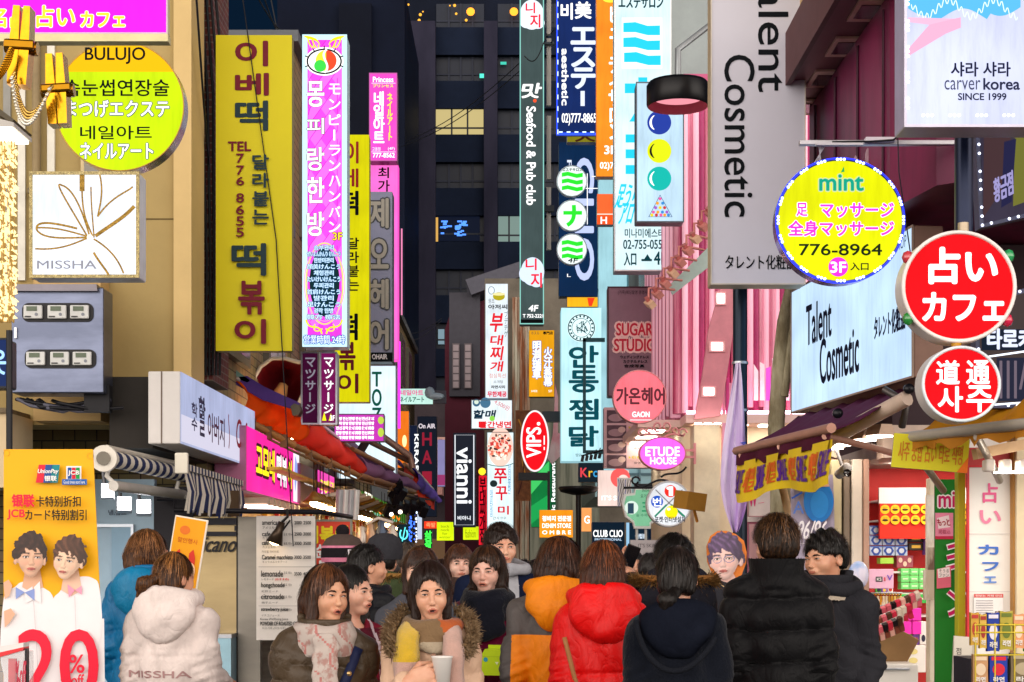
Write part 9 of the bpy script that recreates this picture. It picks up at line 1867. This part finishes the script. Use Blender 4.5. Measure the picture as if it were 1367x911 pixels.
# black puffer man
o = dict(sw=.128, yaw=14, armR=((-.285, .05, 1.08), (-.25, -.1, .84)), armL=((.285, .05, 1.08), (.27, -.08, .84)),
    top=dict(col=['#08080b'], bulk=.031, hem=.62, rough=.5, fold=.006, quilt=.026, pitch=.12, collar=.075, sheen=.1), hair=dict(style='short', col='#120d0b', tip='#6a4626', vol=.008, strands=420))
person('man seen from behind in a thick black quilted puffer jacket with a high collar', 1036, 6.9, 1.79, 176, o)
# man on the right looking over his shoulder
o = dict(face=True, sw=.138, skin='#d8a07a', yaw=-26, pitch=3, roll=-3, gaze=-.5, squint=.7, lip='#b4685c', brow='#14100e', armR=((-.23, -.0, 1.07), (-.2, -.1, .84)), armL=((.245, .04, 1.08), (.22, -.1, .85)),
    top=dict(col=['#2c2c31'], bulk=.024, hem=.5, rough=.65, fold=.010, collar=.05), hair=dict(style='short', col='#0f0d0c', tip='#2c2622', vol=.010, brow=-.016, strands=360), hood=dict(col='#2c2c31', rough=.65, big=1.0), scarf=dict(col='#b8aa98', th=.02, z=1.43, end=1.36))
person('man with black hair in a charcoal hooded coat looking back towards the camera', 1104, 7.4, 1.735, -24, o)
# stall promoters on the left
o = dict(sw=.142, yaw=-22, pitch=6, armR=((-.24, .03, 1.08), (-.2, -.2, 1.02)), armL=((.25, .04, 1.08), (.23, -.1, .86)),
    top=dict(col=['#e6d8d2'], bulk=.034, hem=.55, rough=.6, fold=.010, quilt=.005, pitch=.2, seams=(1.17,)), hair=dict(style='pony', col='#3a1f12', tip='#b0743a', strands=420, tl=.05, th=-.01, tx=.05), hood=dict(col='#eadcd6', rough=.6, big=1.12, dz=.03), legs='#20222a')
r, s = person('woman in a white padded jacket with letters on the back', 231, 7.5, 1.64, 168, o)
cloth_text(o, r, s, 'MISSHA', (-.165*s, 1.075*s, .135*s, 1.105*s), D('#b08a88', .5), .0012)
o = dict(sw=.14, yaw=-20, armR=((-.24, .03, 1.08), (-.2, -.2, 1.02)), armL=((.25, .04, 1.08), (.24, -.06, .86)), top=dict(col=['#0c78b0', '#1a2038'], bulk=.036, hem=.55, rough=.38, fold=.010, quilt=.010, pitch=.13, collar=.05), hair=dict(style='bob', col='#4a2a18', tip='#c08048', end=1.42, strands=380), hood=dict(col='#1088bc', rough=.38, big=1.0, dz=.0), scarf=dict(col='#2a2448', th=.032, z=1.425, end=1.36), legs='#20222a')
person('woman in a shiny teal padded jacket behind the yellow placard', 199, 8.3, 1.76, 164, o)
# placard
k = 7.9/F; r = thing('placard', 'tilted yellow and white placard held above the women at the left', 'placard', W(246, 752, 7.95), rot=(0, math.radians(9.5), -.1))
m = MB(); m.box((-23*k, 0, -62*k), (23*k, .012, 62*k), D('#f2e8d8', .5, 0, .03), bev=.003); m.build('board', r)
m = MB(); m.tube([(0, .02, -62*k), (0, .03, -62*k-.45)], .012, D('#c8b490', .6), 8); m.build('stick', r)
art(r, [('r', -21, -60, 21, 60, D('#f0a410', .45, 0, .06)), ('e', -6, -44, 7, 6, D('#e8782a')), ('t', '할인행사', -14, -34, 14, -27, D('#c8501c')), ('p', [(-12, 0), (-14, -12), (-9, -18), (-6, -10), (-2, -12), (-4, 2)], D('#d83a2c')), ('p', [(6, -2), (5, -14), (10, -20), (14, -10), (15, 0)], D('#d83a2c')), ('e', -8, 10, 8, 12, D('#f4c8a0')), ('e', 10, 10, 7, 12, D('#f4c8a0')), ('r', 6, 40, 16, 56, D('#8ac02c')), ('p', [(-21, 30), (21, 44), (21, 60), (-21, 60)], D('#e88a1c'))], lambda x: x*k, lambda z: -z*k, k, y0=0)
# cardboard cut-out head of a man with glasses
Y = 8.6; k = Y/F; r = thing('cutout_figure', 'cardboard cutout of a man with glasses and violet brown hair outlined in orange', 'cutout', W(972, 748, Y))
ORG = D('#d8782a', .5); X = lambda a: (a-972)*k; Z = lambda b: (748-b)*k
def pl(pts): return [(X(a), Z(b)) for a, b in pts]
ol = [(944, 750), (943, 730), (948, 716), (958, 709), (970, 709), (982, 713), (993, 722), (997, 738), (996, 752), (990, 768), (994, 790), (1000, 1000), (940, 1000), (946, 790), (952, 770)]
m = MB(); m.prism(pl(ol), .008, ORG); m.build('card', r)
CSK = D('#e2b8ac', .5, 0, .04); CH = D('#54384e', .5, 0, .3, 20); CH2 = D('#a890c8', .5, 0, .2, 30)
art(r, [('p', [(950, 790), (958, 772), (984, 776), (990, 792), (996, 1000), (944, 1000)], D('#22222a', .5)), ('p', [(956, 770), (964, 776), (978, 780), (982, 772), (978, 764), (960, 760)], CSK), ('l', [(946, 790), (956, 776), (970, 786)], 1.4, D('#c8a87a'))], X, Z, k, y0=0)
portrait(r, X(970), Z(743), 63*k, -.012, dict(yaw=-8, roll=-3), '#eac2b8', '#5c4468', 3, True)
bpy.data.scenes.remove(TXT)
